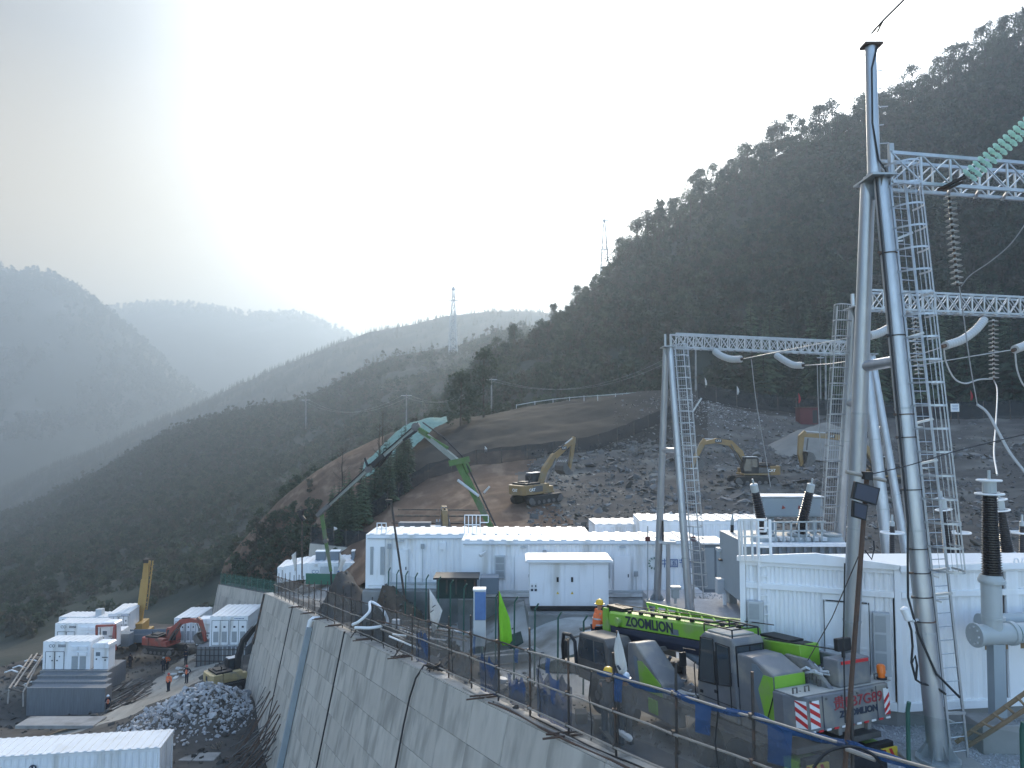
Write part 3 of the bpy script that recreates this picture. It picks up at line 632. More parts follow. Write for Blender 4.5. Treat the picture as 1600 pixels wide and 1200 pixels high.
# ------------------------------------------------------------------ broken stone
def rock_proto(seed, sq=(1, .8, .45)):
    rd = random.Random(seed); bm = bmesh.new()
    for k in range(11):
        v = V((rd.gauss(0, 1), rd.gauss(0, 1), rd.gauss(0, 1))).normalized()*rd.uniform(.42, .58); bm.verts.new((v.x*sq[0], v.y*sq[1], v.z*sq[2]))
    r = bmesh.ops.convex_hull(bm, input=bm.verts); bmesh.ops.delete(bm, geom=[e for e in r['geom_interior'] if isinstance(e, bmesh.types.BMVert)], context='VERTS')
    bmesh.ops.triangulate(bm, faces=bm.faces); bm.verts.index_update()
    v = np.array([tuple(x.co) for x in bm.verts]); f = np.array([[y.index for y in x.verts] for x in bm.faces]); bm.free(); return v, f, np.zeros(len(f), int)
SLAB = [rock_proto(k, (1.3, .8, .3)) for k in range(6)]+[rock_proto(k+20, (1, .85, .6)) for k in range(6)]
CHUNK = [rock_proto(k+40, (1, .9, .75)) for k in range(8)]
def rub(uu, vv, P): return np.clip(fbm(P[..., 0]*.16, P[..., 1]*.16, 4, 12)+.55, .05, 2)
def rubble_pts(n, **kw): return scatter_on(CG, n, dens=rub, **kw)
pts = np.concatenate([rubble_pts(9500, vmin=.02, vmax=.44, umin=.50, umax=.98), rubble_pts(1600, vmin=.42, vmax=.58, umin=.60, umax=.95)])
SLAB3 = [(s[0], s[1], s[2]+k) for k in (0, 0, 1, 2, 0) for s in SLAB]; pts = pts[rng.permutation(len(pts))]; sz = rng.lognormal(-1.25, .55, len(pts)); scatter_mesh('slope_rubble', SLAB3, pts, ['slate', 'slate_light', 'slate_warm'], full_rot=False, tilt=.45, sizes=np.clip(sz, .12, 1.1))
pts = rubble_pts(900, vmin=.05, vmax=.42, umin=.50, umax=.98); scatter_mesh('warm_rubble', SLAB, pts, ['slate_warm'], tilt=.5, sizes=np.clip(rng.lognormal(-1.1, .45, len(pts)), .15, .9))
slab_me = [pmesh('rock_mesh', (s[0], s[1]), 'slate') for s in SLAB]
pts = [p for p in rubble_pts(330, vmin=.10, vmax=.44, umin=.52, umax=.93) if in_view(p, 0, 0) and pix(p)[1] < 845]
for i, p in enumerate(pts[:150]):
    tag(inst('rock', slab_me[i % len(slab_me)], None, V(p)+V((0, 0, .1)), (rng.normal(0, .4), rng.normal(0, .4), rng.uniform(0, 6.28)), rng.uniform(.8, 1.6)), 'angular grey slate block lying on the rubble slope under the excavators', 'rock', 'large slate blocks on the rubble slope')
# heap of pale stone below the wall
chunk_me = [pmesh('rock_mesh', (s[0], s[1]), 'pale_rock') for s in CHUNK]
def heap(n, cx, cy, sx, sy):
    r = []
    while len(r) < n:
        a, b_ = rng.normal(0, 1, 2)
        if a*a+b_*b_ > 3.2: continue
        x = cx+a*sx; y = cy+b_*sy
        if x > FX(y)-2.6: continue
        r.append((x, y, float(lower_z(x, y))))
    return r
for p in heap(140, -25.6, 64.6, 2.6, 3.0):
    tag(inst('rock', chunk_me[int(rng.integers(0, 8))], None, V(p)+V((0, 0, rng.uniform(0, .25))), tuple(rng.uniform(0, 6.28, 3)), rng.uniform(.30, .74)), 'pale grey broken stone in the heap below the retaining wall', 'rock', 'pale stones heaped below the wall')
hp = heap(1900, -25.8, 64.2, 3.3, 3.8); scatter_mesh('stone_heap', CHUNK, hp, ['pale_rock'], full_rot=True, sizes=np.clip(rng.lognormal(-1.3, .4, len(hp)), .1, .5))
# clods and stones over the lower terrace and dark earth heaps
def lowpts(n, x0, x1, y0, y1, avoid=True):
    r = []
    while len(r) < n:
        x, y = rng.uniform(x0, x1), rng.uniform(y0, y1)
        if avoid and np.min(np.hypot(rcx[:, 0]-x, rcx[:, 1]-y)) < 3.3: continue
        if x > FX(y)-3.5: continue
        r.append((x, y, float(lower_z(x, y))))
    return r
lp = lowpts(2600, -66, -16, 52, 108); scatter_mesh('earth_clods', CHUNK, lp, ['dark_soil'], full_rot=True, sizes=np.clip(rng.lognormal(-1.2, .55, len(lp)), .08, .9))
lp = lowpts(500, -66, -16, 52, 108, False); scatter_mesh('scattered_stones', CHUNK, lp, ['slate_warm'], full_rot=True, sizes=np.clip(rng.lognormal(-1.9, .4, len(lp)), .05, .4))
# gravel bed
gp = []
while len(gp) < 9000:
    x, y = rng.uniform(6.5, 13.5), rng.uniform(12.4, 19.5)
    if x < np.interp(y, [12, 18], [6.5, 7.6]): continue
    gp.append((x, y, GRAV_Z+.005))
SMALL = [rock_proto(k+80, (1, .9, .7)) for k in range(4)]
scatter_mesh('gravel', SMALL, gp, ['gravel'], full_rot=True, sizes=rng.uniform(.03, .075, len(gp)))
gp = [(x, y, -7.74) for x, y in zip(rng.uniform(8, 13.5, 1500), rng.uniform(30.5, 37, 1500))]; scatter_mesh('gravel', SMALL, gp, ['gravel'], full_rot=True, sizes=rng.uniform(.05, .10, len(gp)))
# grit along the fence side of the yard
gp = []
while len(gp) < 2600:
    y = rng.uniform(14, 62); t = abs(rng.normal(0, 1.8)); x = FX(y)+t-.2; gp.append((x, y, float(yard_z(x, y))))
scatter_mesh('yard_grit', SMALL, gp, ['slate_warm'], full_rot=True, sizes=np.clip(rng.lognormal(-2.6, .6, len(gp)), .03, .35))
# ------------------------------------------------------------------ retaining walls
def wall_panels(root, origin, A, ny, Bv, nrow, th, hgt, vis=True, seed=1):
    """parallelogram concrete pours: A per panel along, Bv per row down; outward normal on the side of th"""
    rd = random.Random(seed); g = .012
    Nrm = A.cross(Bv).normalized()
    if Nrm.dot(V((0, -1, 0))) < 0 and Nrm.dot(NO) < 0: Nrm = -Nrm
    metas = {}
    for w in (1.0,):
        b = MB(); a = A*(1-g/A.length); d = Bv*(1-g/Bv.length); o = A*(g/2/A.length)+Bv*(g/2/Bv.length)
        c = .006
        q = [o, o+a, o+a+d, o+d]; ctr = (q[0]+q[2])/2
        f = [p+(ctr-p).normalized()*c*1.6+Nrm*.0 for p in q]
        b.add([p-Nrm*.2 for p in q]+[p-Nrm*c for p in q]+f, [(4, 5, 1, 0), (5, 6, 2, 1), (6, 7, 3, 2), (7, 4, 0, 3), (8, 9, 5, 4), (9, 10, 6, 5), (10, 11, 7, 6), (11, 8, 4, 7), (8, 11, 10, 9), (0, 1, 2, 3)])
        me = b.mesh('panel_mesh', 'concrete')
    n = 0
    for i in range(ny):
        for j in range(nrow):
            p = origin+A*i+Bv*j; c_ = p+A*.5+Bv*.5
            if not in_view(c_, 120, 90) and vis: continue
            o = inst('concrete_panel', me, root, p+Nrm*(rd.uniform(-.006, .006)+(.012 if rd.random() < .1 else 0)), world=True); n += 1
    return n
WT = lambda Y, d=0, dz=0: V((FX(Y), Y, FZ(Y)-.28+dz))+NO*d       # top edge of the wall
wall = thing('retaining_wall', 'long battered grey concrete retaining wall with the mesh fence along its top', 'wall', WT(14)-V((0, 0, 8)))
dY = 2.4; A = WT(20+dY, .36)-WT(20, .36); Bv = (V((0, 0, -1))+NO*.2)*1.35
wall_panels(wall, WT(8, .36), A, 28, Bv, 15, 1, 1.35)
b = MB(); a0, a1 = WT(8, .30), WT(75.2, .30); dn = (V((0, 0, -1))+NO*.2)*20
b.add([a0, a1, a1+dn, a0+dn, a0-NO*1.5, a1-NO*1.5, a1-NO*1.5+V((0, 0, -20)), a0-NO*1.5+V((0, 0, -20))], [(0, 3, 2, 1), (0, 1, 5, 4), (1, 2, 6, 5), (0, 4, 7, 3), (4, 5, 6, 7)])
b.build('wall_core', 'concrete_dark', wall, world=True)
b = MB()
for i in range(28):
    p, q = WT(8+i*dY, .36), WT(8+(i+1)*dY-.03, .36); b.add([p-NO*.02, q-NO*.02, q-NO*.75, p-NO*.75]+[x+V((0, 0, .05)) for x in (p-NO*.02, q-NO*.02, q-NO*.75, p-NO*.75)], [(0, 3, 2, 1), (4, 5, 6, 7), (0, 1, 5, 4), (1, 2, 6, 5), (2, 3, 7, 6), (3, 0, 4, 7)])
b.build('coping', 'concrete', wall, world=True)
# downpipe and hose on the face
def face(Y, t, off=.12): return WT(Y, .36+off)+(V((0, 0, -1))+NO*.2)*t
def Yof(px): return 12356/(px-260)
dp = thing('drain_pipe', 'grey square downpipe with a white elbow running down the retaining wall', 'pipe', face(Yof(508), 0))
yq = Yof(505); b = MB(); b.bar(face(yq, .5, .22), face(yq, 17, .22), .34, .34, NO); b.build('pipe', 'transformer', dp, world=True)
b = MB(); b.tube([face(yq, .05, -.35), face(yq, .02, .1), face(yq, .15, .24), face(yq, .7, .24)], .16, 10); b.build('elbow', 'white_paint', dp, world=True, smooth=True)
b = MB(); b.bar(face(yq+.55, 2.6, .12), face(yq+.55, 17, .12), .22, .22, NO); b.build('pipe', 'cabinet_dark', dp, world=True)
yq = Yof(673); b = MB(); b.tube([WT(yq-.4, -.3, .15), WT(yq, .2, .2), face(yq, .25), face(yq+.25, 1.0), face(yq+.35, 2), face(yq+.3, 5), face(yq+.2, 9)], .035, 6); tag(b.build('hose', 'black', smooth=True), 'black rubber hose hanging from the fence foot down the retaining wall', 'hose')
b = MB()
for k in range(14):
    a = k*.5; b.tube([WT(yq-.8+.5*math.sin(a*1.7+j*.4), .05+.22*math.cos(a+j*.6), .1+.02*k) for j in range(6)], .025, 5)
tag(b.build('cable_coil', 'black'), 'coil of black cable lying at the fence foot above the hanging hose', 'cable')
# joint fillers (dark open joints) seen on the face
for i, px_ in enumerate((470, 553)):
    yq = Yof(px_); b = MB(); b.bar(face(yq, -.1, .01), face(yq, 9.5, .01), .10, .10, NO); b.build('joint_strip', 'black', wall, world=True)
b = MB(); yq = 74.6; b.bar(face(yq, 0, .05), face(yq, 4.6, .05), .35, .2, NO); b.build('joint_strip', 'scaffold', wall, world=True)
# far return of the wall
w2 = thing('retaining_wall', 'pale far retaining wall topped by a green mesh fence, beyond the dark jointed corner', 'wall', (-33, 100, -24))
c0 = at(429, 930, 92); c1 = at(341, 913, 116); A2 = (c1-c0)/8; B2 = (V((0, 0, -1))+V((-.8, -.6, 0))*.18)*1.5
wall_panels(w2, c0, A2, 8, B2, 7, 1, 1.5, True, 4)
b = MB(); s_ = V((.8, .6, 0))*.3; dn = B2*8; b.add([c0+s_, c1+s_, c1+s_+dn, c0+s_+dn, c0+s_*6, c1+s_*6, c1+s_*6+V((0, 0, -12)), c0+s_*6+V((0, 0, -12))], [(0, 1, 2, 3), (0, 1, 5, 4), (1, 2, 6, 5), (0, 3, 7, 4), (4, 5, 6, 7)]); b.build('wall_core', 'concrete_dark', w2, world=True)
gf = thing('mesh_fence', 'green mesh safety fence on top of the pale far retaining wall', 'fence', c0)
for i in range(11):
    p = c0+(c1-c0)*(i/10)+V((.3, .2, 0)); b = MB(); b.bar(p, p+V((0, 0, 1.7)), .07); b.build('post', 'green_post', gf, world=True)
    if i < 10:
        q = p+(c1-c0)/10; b = MB(); b.quad(p+V((0, 0, .05)), q+V((0, 0, .05)), q+V((0, 0, 1.6)), p+V((0, 0, 1.6))); b.build('net_panel', 'net_green', gf, world=True)
# upper retaining wall behind the row of far cabins
w3 = thing('retaining_wall', 'pale retaining wall behind the far row of white cabins, under a dark net fence', 'wall', at(520, 890, 84))
d0, d1 = at(484, 849, 88), at(640, 866, 80); A3 = (d1-d0)/5; wall_panels(w3, d0, A3, 5, (V((0, 0, -1))+V((-.1, -1, 0))*.2)*1.1, 4, 1, 1.1, True, 5)
b = MB(); k_ = V((0, .4, 0)); b.add([d0+k_, d1+k_, d1+k_+V((0, -1, -5)), d0+k_+V((0, -1, -5)), d0+k_*8, d1+k_*8], [(0, 1, 2, 3), (0, 1, 5, 4)]); b.build('wall_core', 'concrete_dark', w3, world=True)
nf = thing('net_fence', 'dark net fence along the top of the pale wall behind the far cabins', 'fence', d0)
for i in range(9):
    p = d0+(d1-d0)*(i/8)+V((0, .5, 0)); b = MB(); b.bar(p, p+V((0, 0, 1.9)), .08); b.build('post', 'scaffold', nf, world=True)
    if i < 8:
        q = p+(d1-d0)/8; b = MB(); b.quad(p, q, q+V((0, 0, 1.8)), p+V((0, 0, 1.8))); b.build('net_panel', 'dark_net', nf, world=True)
# ------------------------------------------------------------------ scaffold-tube fence with netting on the wall
fence = thing('safety_fence', 'scaffold tube fence hung with blue grey netting along the retaining wall edge', 'fence', (FX(15.7), 15.7, FZ(15.7)))
PY = [11.7, 13.6]+[15.65+2.04*k for k in range(28)]
def fp(Y, z, d=0): return V((FX(Y), Y, FZ(Y)+z))+NO*d
for i, Y in enumerate(PY):
    j = rng.normal(0, .03, 2); top = rng.uniform(1.85, 2.25) if i > 1 else 2.3
    b = MB(); b.tube([fp(Y, -.3), fp(Y+j[0], top, j[1])], .028, 8); post = b.build('post', 'scaffold', fence, world=True, smooth=True)
    for z in (0, .78, 1.55): b = MB(); b.box(fp(Y, z, .04), (.10, .10, .10)); b.build('coupler', 'scaffold', post, world=True)
for z, nm in ((0, 'rail'), (.78, 'rail'), (1.55, 'rail')):
    k = 0; Ys = [9.6]+PY
    while k < len(Ys)-1:
        e = min(k+3, len(Ys)-1); b = MB(); n_ = 7
        b.tube([fp(Ys[k]-.15+(Ys[e]-Ys[k]+.3)*t/n_, z+rng.normal(0, .012), .055+.02*(k % 2)) for t in range(n_+1)], .025, 7); b.build(nm, 'pipe_pale' if z < 1 or k < 4 else 'scaffold', fence, world=True, smooth=True); k = e
for i in range(len(PY)-1):
    Y0, Y1 = PY[i], PY[i+1]; nu_, nv_ = 9, 7; vs = []; sag = rng.uniform(.03, .16); low = rng.uniform(-.22, .0)
    for v in range(nv_):
        for u in range(nu_):
            t = u/(nu_-1); s_ = v/(nv_-1); Y = Y0+(Y1-Y0)*t
            vs.append(fp(Y, low+(1.55-low)*s_-(sag*math.sin(math.pi*t) if v == nv_-1 else 0), -.04-.10*math.sin(math.pi*t)*math.sin(math.pi*s_)+rng.normal(0, .022)))
    fs = [(v*nu_+u, v*nu_+u+1, (v+1)*nu_+u+1, (v+1)*nu_+u) for v in range(nv_-1) for u in range(nu_-1)]
    b = MB(); b.add(vs, fs); b.build('net_panel', 'net', fence, world=True, smooth=True)
    # doubled netting in the lower half of many bays
    if i in (4, 5, 6, 7, 9, 10, 12, 14, 17, 20):
        h_ = rng.uniform(.55, 1.0); vs = []; e0 = rng.uniform(.0, .3); e1 = rng.uniform(.75, 1)
        for u in range(9):
            t = e0+(e1-e0)*u/8; Y = Y0+(Y1-Y0)*t; vs += [fp(Y, -.2, -.12+rng.normal(0, .02)), fp(Y, h_+.14*math.sin(u*2.1+i)+rng.normal(0, .05), -.10+rng.normal(0, .02))]
        b = MB(); b.add(vs, [(2*u, 2*u+2, 2*u+3, 2*u+1) for u in range(8)]); b.build('net_fold', 'net_blue' if i in (4, 5, 6, 9) else 'net', fence, world=True)
# blue hem rolled round the top rail of the nearest bays
hem = MB(); hp_ = [fp(Y, 1.56-.07*abs(math.sin((Y-9.6)*1.55)), .01+.03*math.sin(Y*5)) for Y in np.linspace(9.7, 18.4, 60)]; hem.tube(hp_, [.045+.03*abs(math.sin(k*.8)) for k in range(60)], 6); hem.build('net_hem', 'net_blue', fence, world=True, smooth=True)
for Y, w, h_ in ((17.45, .16, .5), (14.75, .22, .55), (12.95, .26, .62), (20.6, .12, .4), (22.4, .12, .4), (25.4, .10, .6)):
    b = MB(); b.add([fp(Y-w, 1.52, .09), fp(Y+w, 1.52, .09), fp(Y+w*.8, 1.52-h_*.5, .13), fp(Y+w, 1.52-h_, .10), fp(Y-w*.9, 1.52-h_*.95, .11), fp(Y-w, 1.52-h_*.5, .12)], [(0, 1, 2, 5), (5, 2, 3, 4)]); b.build('net_strip', 'net_blue', fence, world=True)
for Y in (14.4, 18.6, 21.1, 24.6, 27.4, 31, 36, 41):
    b = MB(); b.tube([fp(Y, 1.5, .05), fp(Y+.05, .9, .09), fp(Y-.03, .3, .07), fp(Y+.02, -.1, .06)], .015, 5); b.build('tie_rope', 'black', fence, world=True)
for Y, z0 in ((32.4, .7), (39.6, .75)):
    b = MB(); b.tube([fp(Y, z0), WT(Y+.4, .55, .05)], .03, 7); b.build('brace', 'scaffold', fence, world=True)
for Y in (19.4, 24.2, 32.6, 38.5, 45, 49, 53, 58):
    b = MB(); b.tube([WT(Y, -.2, .10), WT(Y+.3, .75, .06)], .03, 6); b.tube([WT(Y+.15, -.3, .12), WT(Y+.5, .55, .09)], .03, 6); b.build('outrigger_tube', 'rust', fence, world=True)
# long pipes and cable lying along the foot of the fence
for k, (o_, z_, m_) in enumerate(((.20, .07, 'pipe_pale'), (.30, .06, 'rust'), (.12, .10, 'black'))):
    b = MB(); b.tube([WT(Y, o_+.05*math.sin(Y*1.3+k), z_+.012*math.sin(Y*2)) for Y in np.linspace(9+k*3, 26-k*2.2, 50)], .03 if k < 2 else .022, 6)
    tag(b.build('loose_pipe', m_, smooth=True), ['pale steel tube lying along the wall top under the fence', 'rusty steel tube lying beside the pale tube on the wall top', 'black cable snaking along the wall top under the fence'][k], 'pipe' if k < 2 else 'cable')
# ------------------------------------------------------------------ white container cabins
def corr(b, P, ex, n, L, z0, z1, per=.28, dep=.04):
    """trapezoid corrugated sheet along ex from P"""
    P, ex, n = V(P), V(ex), V(n); xs = [0]; k = 0; pr = []; x = 0
    while x < L-.02:
        for dx, d in ((0, 0), (per*.32, 0), (per*.5, dep), (per*.82, dep)):
            if x+dx <= L: pr.append((x+dx, d))
        x += per
    pr.append((L, 0)); vs = []
    for t, d in pr: vs += [P+ex*t+n*d+V((0, 0, z0)), P+ex*t+n*d+V((0, 0, z1))]
    b.add(vs, [(2*i, 2*i+2, 2*i+3, 2*i+1) for i in range(len(pr)-1)])
def cabin(name, label, cat, p, L, Dp, H, rz=0, group=None, ends=True, per=.28, front=True, roof_over=.0, flat=None, base=.14, roofrib=.6):
    """local x along the front (facing -y), y into the depth, z up; p = front left bottom corner"""
    t = thing(name, label, cat, p, rz, group)
    f = MB(); w = .14
    for x in (w/2, L-w/2):
        for y in (w/2, Dp-w/2): f.box((x, y, H/2), (w, w, H))
    for z in (base/2+.0, H-.09):
        h = base if z < 1 else .17
        for y in (w/2, Dp-w/2): f.box((L/2, y, z), (L-2*w-.004, w*.9, h))
        for x in (w/2, L-w/2): f.box((x, Dp/2, z), (w*.9, Dp-2*w-.004, h))
    f.build('frame', 'white_paint', t, bev=.012)
    if front:
        segs = [(w, L-w)] if not flat else [(a, b_) for a, b_ in ((w, flat[0]), (flat[1], L-w)) if b_-a > .1]
        for a, b_ in segs: b = MB(); corr(b, (a, .06, 0), (1, 0, 0), (0, -1, 0), b_-a, base, H-.17, per); b.build('wall_panel', 'white_paint', t)
        if flat: b = MB(); b.box(((flat[0]+flat[1])/2, .02, H/2), (flat[1]-flat[0], .06, H-base-.18)); b.build('wall_panel', 'white_paint', t, bev=.01)
    b = MB(); corr(b, (L-w, Dp-.06, 0), (-1, 0, 0), (0, 1, 0), L-2*w, base, H-.17, per); b.build('wall_panel', 'white_paint', t)
    b = MB(); corr(b, (.06, Dp-w, 0), (0, -1, 0), (-1, 0, 0), Dp-2*w, base, H-.17, per); b.build('wall_panel', 'white_paint', t)
    b = MB(); corr(b, (L-.06, w, 0), (0, 1, 0), (1, 0, 0), Dp-2*w, base, H-.17, per); b.build('wall_panel', 'white_paint', t)
    b = MB(); o = roof_over; b.box((L/2, Dp/2, H+.02), (L+2*o, Dp+2*o, .05))
    n = max(1, int(L/roofrib))
    for i in range(n): b.box((roofrib*(i+.5)*(L/(n*roofrib)), Dp/2, H+.07), (roofrib*.42, Dp-.08+2*o, .05))
    b.build('roof', 'white_roof', t, bev=.008)
    return t
def louvre(t, x, z, w, h, nb=3, proud=.16, y=0):
    b = MB(); b.box((x, y-proud/2, z), (w, proud, h)); c = b.build('air_conditioner', 'trim_grey', t, bev=.012)
    hh = h/(nb+.25)
    for i in range(nb):
        zz = z+h/2-(i+.62)*hh; g = MB(); g.box((x, y-proud-.004, zz), (w*.74, .012, hh*.86))
        for k in range(7): g.bar((x-w*.36, y-proud-.016, zz-hh*.36+hh*.72*k/6), (x+w*.36, y-proud-.016, zz-hh*.36+hh*.72*k/6), .014, hh*.05)
        g.build('grille', 'louvre', c)
    return c
def door(t, x, z0, w, h, y=0, dark=True, leafs=2):
    for k in range(leafs):
        cx = x+(k-(leafs-1)/2)*w/leafs; b = MB(); b.box((cx, y-.035, z0+h/2), (w/leafs-.012, .05, h)); d = b.build('door', 'white_paint', t, bev=.006)
        f = MB(); 
        for zz in (.28, .48, .70): f.box((cx, y-.068, z0+h*zz), (w/leafs*.78, .016, .05))
        f.build('stiffener', 'white_paint', d)
        b = MB(); s = 1 if k == 0 else -1; b.box((cx+s*w/leafs*.40, y-.07, z0+h*.46), (.03, .02, .12)); b.tube([(cx+s*w/leafs*.40, y-.08, z0+h*.46), (cx+s*w/leafs*.40, y-.12, z0+h*.46), (cx+s*w/leafs*.27, y-.12, z0+h*.46)], .012, 6); b.build('handle', 'trim_grey', d)
    if dark:
        b = MB(); e = .02
        for s in (-1, 1): b.box((x+s*(w/2+.012), y-.045, z0+h/2), (.022, .03, h))
        b.box((x, y-.045, z0+h+.014), (w+.05, .03, .026)); b.build('door_seal', 'black', t)
def logo_co(t, x, z, s, y, m='ink'):
    b = MB()
    for k, cx in enumerate((x, x+s*.95)):
        pts = [(cx+math.cos(a)*s*.42, y, z+math.sin(a)*s*.42) for a in np.linspace(.7 if k == 0 else 0, 5.6 if k == 0 else 6.28, 15)]; b.tube(pts, s*.07, 4)
    b.build('logo', m, t)
def camz(px, py, Y): return at(px, py, Y)
# --- the long pair in the middle of the yard, on a grey plinth
pl = MB(); pl.prism([(-8.0, 41.6), (-2.75, 41.6), (-2.75, 39.6), (12.6, 39.6), (12.6, 48), (-8.0, 48)], -11.8, -8.62, ex=(1, 0, 0), ey=(0, 1, 0), ez=(0, 0, 1))
tag(pl.build('plinth', 'concrete_plain', bev=.02), 'grey concrete plinth under the long white cabins in the middle of the yard', 'plinth')
k1 = cabin('container_cabin', 'long white ribbed cabin at the far left, with a roof ladder at its left end', 'container', (-7.95, 42.2, -8.6), 12.2, 3.2, 2.86, 0, 'long white cabins in the yard', flat=(.14, 1.05), per=.42)
b = MB(); b.box((.34, -.03, 1.5), (.16, .06, 1.5)); b.build('vent', 'louvre', k1); b = MB(); b.box((.92, -.035, 1.5), (.22, .07, 1.5)); b.build('vent', 'louvre', k1)
b = MB(); b.box((4.2, -.08, 2.3), (.34, .16, .38)); b.build('wall_box', 'white_paint', k1, bev=.01)
def roof_guard(t, x, y, z, w, h, nb=4, m='white_paint', side=True):
    b = MB()
    for i in range(nb): b.bar((x+w*i/(nb-1), y, z-.25), (x+w*i/(nb-1), y, z+h), .045)
    for zz in (h, h*.5): b.bar((x-.02, y, z+zz), (x+w+.02, y, z+zz), .045)
    if side:
        b.bar((x+w, y, z+h), (x+w+.45, y, z+h), .045); b.bar((x+w+.45, y, z+h), (x+w+.45, y, z+h*.62), .045); b.bar((x+w+.45, y, z+h*.62), (x+w, y, z+h*.62), .045)
    return b.build('ladder_guard', m, t)
roof_guard(k1, .55, .3, 2.86, .5, .62, 3, side=False); roof_guard(k1, 5.35, .35, 2.86, .85, 1.05, 5)
k2 = cabin('container_cabin', 'long white ribbed cabin with dark blue lettering', 'container', (-2.62, 40.1, -8.6), 12.5, 3.1, 2.84, 0, 'long white cabins in the yard', flat=(.14, 1.55), per=.42)
for x in (2.05, 2.1+3.62*1.0+2.4*.0, 0): pass
louvre(k2, 2.0, 1.55, .56, 1.15); louvre(k2, 5.82, 1.55, .5, 1.15); louvre(k2, 7.42, 1.55, .5, 1.15)
b = MB(); b.box((.95, -.1, .55), (.34, .2, .75)); b.bar((.85, -.1, .2), (.85, -.1, -.1), .05); b.bar((1.02, -.1, .2), (1.02, -.1, -.2), .05); b.build('meter_box', 'trim_grey', k2, bev=.01)
for i in range(5): b = MB(); b.box((.22+.16*i, -.014, .98), (.12, .006, .2)); b.build('notice', 'sign_white' if i % 2 else 'trim_grey', k2)
b = MB(); b.tube([(1.25, 0, 2.35), (1.25, -.25, 2.35), (1.12, -.42, 2.27)], .04, 6); b.lathe((1.12, -.42, 2.27), (-.6, -.6, -.3), [(.09, 0), (.09, .2), (.02, .22)], 8); b.build('camera_bracket', 'white_paint', k2)
lg = MB(); cx, cz = 9.95, 1.72
for a in np.linspace(0, 6.28, 13)[:-1]: lg.bar((cx+math.cos(a)*.22, -.05, cz+math.sin(a)*.22), (cx+math.cos(a)*.32, -.05, cz+math.sin(a)*.32), .12, .03)
lg.build('emblem', 'green_paint_dark', k2)
text('lettering', '中国节能', .48, 'ink_blue', k2, (11.2, -.055, 1.70), (R(90), 0, 0), .008)
k3 = cabin('container_cabin', 'taller white cabin at the rear right, behind the dark grey cabinet', 'container', (7.6, 46.2, -9.2), 8.0, 3.6, 3.75, R(-3), 'long white cabins in the yard', per=.42, flat=(.14, 2.9))
b = MB(); b.box((5.9, -.06, 2.35), (2.2, .08, .28)); b.box((5.9, -.05, 2.0), (2.2, .05, .34)); b.build('window', 'glass', k3); b = MB()
for s in (-1, 1): b.box((5.9+s*1.14, -.06, 2.15), (.08, .1, .75))
b.build('window_frame', 'trim_grey', k3)
k4 = cabin('container_cabin', 'white cabin of which only the roof shows behind the long cabins', 'container', (5.2, 48.5, -9.2), 5.0, 3.0, 3.25, R(2), 'long white cabins in the yard', per=.42)
for kk, xs in ((k1, (1.3, 3.1, 6.4)), (k2, (4.3, 6.9, 9.0))):
    b = MB(); b.bar((1.2, -.09, .30), (12.0, -.09, .30), .06, .12); b.build('cable_tray', 'trim_grey', kk)
    for x in xs:
        b = MB(); b.bar((x, -.075, .32), (x, -.075, 2.2 if x < 5 else 1.1), .04); b.build('conduit', 'trim_grey', kk); b = MB(); b.box((x, -.10, 2.28 if x < 5 else 1.2), (.2, .1, .26)); b.build('junction_box', 'louvre', kk, bev=.01)
    b = MB(); b.bar((.1, -.06, 2.70), (12.1, -.06, 2.70), .07, .05); b.build('gutter', 'trim_grey', kk)
    for x in (1.9 if kk is k1 else 3.2, 8.3): b = MB(); b.box((x, -.055, 1.12), (.86, .05, 1.95)); d = b.build('door', 'white_paint', kk, bev=.006); b = MB(); b.box((x+.3, -.09, 1.1), (.05, .04, .16)); b.build('handle', 'ink', d); b = MB(); b.box((x, -.10, 2.55), (.3, .14, .08)); b.build('wall_lamp', 'trim_grey', kk)
# --- the free-standing switch cabinet with double doors
sw = thing('switchgear_cabinet', 'white double door switchgear cabinet with an overhanging flat roof in front of the long cabins', 'cabinet', at(828, 947, 36.2))
L, H = 3.66, 2.0; x0 = -.0
b = MB(); b.box((L/2, .9, H/2), (L, 1.8, H)); b.build('body', 'white_paint', sw, bev=.015)
b = MB(); b.box((L/2, .9, H+.05), (L+.42, 2.2, .1)); b.box((L/2, .9, H+.125), (L+.30, 2.05, .05)); b.build('roof', 'white_roof', sw, bev=.02)
b = MB(); b.box((L/2, .9, -.09), (L-.06, 1.74, .18)); b.build('base_frame', 'black', sw)
for i, (xa, xb) in enumerate(((.45, .98), (.98, 1.6), (1.62, 2.3), (2.3, 2.95), (2.95, 3.6))):
    b = MB(); b.box(((xa+xb)/2, -.012, H/2), (xb-xa-.012, .02, H-.14)); d = b.build('door', 'white_paint', sw, bev=.004)
    if i in (1, 2):
        h = MB(); h.box(((xa+xb)/2, -.035, 1.22), (.10, .03, .22)); h.build('handle', 'black', d)
        tr = MB(); cx = (xa+xb)/2; tr.add([(cx-.07, -.026, .55), (cx+.07, -.026, .55), (cx, -.026, .68)], [(0, 1, 2)]); tr.build('warning_sign', 'sign_yellow', d)
b = MB(); b.box((.0, .9, H/2-.02), (.02, 1.5, H-.2)); b.build('side_panel', 'white_paint', sw)
for x in (.10, .27):
    b = MB(); b.box((x, -.012, .86), (.13, .012, .36)); s = b.build('notice', 'sign_white', sw); b = MB(); b.box((x, -.02, .74), (.11, .008, .10)); b.box((x, -.02, .92), (.05, .008, .09)); b.build('print', 'ink', s)
logo_co(sw, 1.0, H-.13, .14, -.012); logo_co(sw, 2.92, H-.13, .14, -.012)
b = MB()
for k in range(17): b.box((1.5+.075*k, -.008, H-.13), (.045, .006, .06))
b.build('nameplate_print', 'louvre', sw)
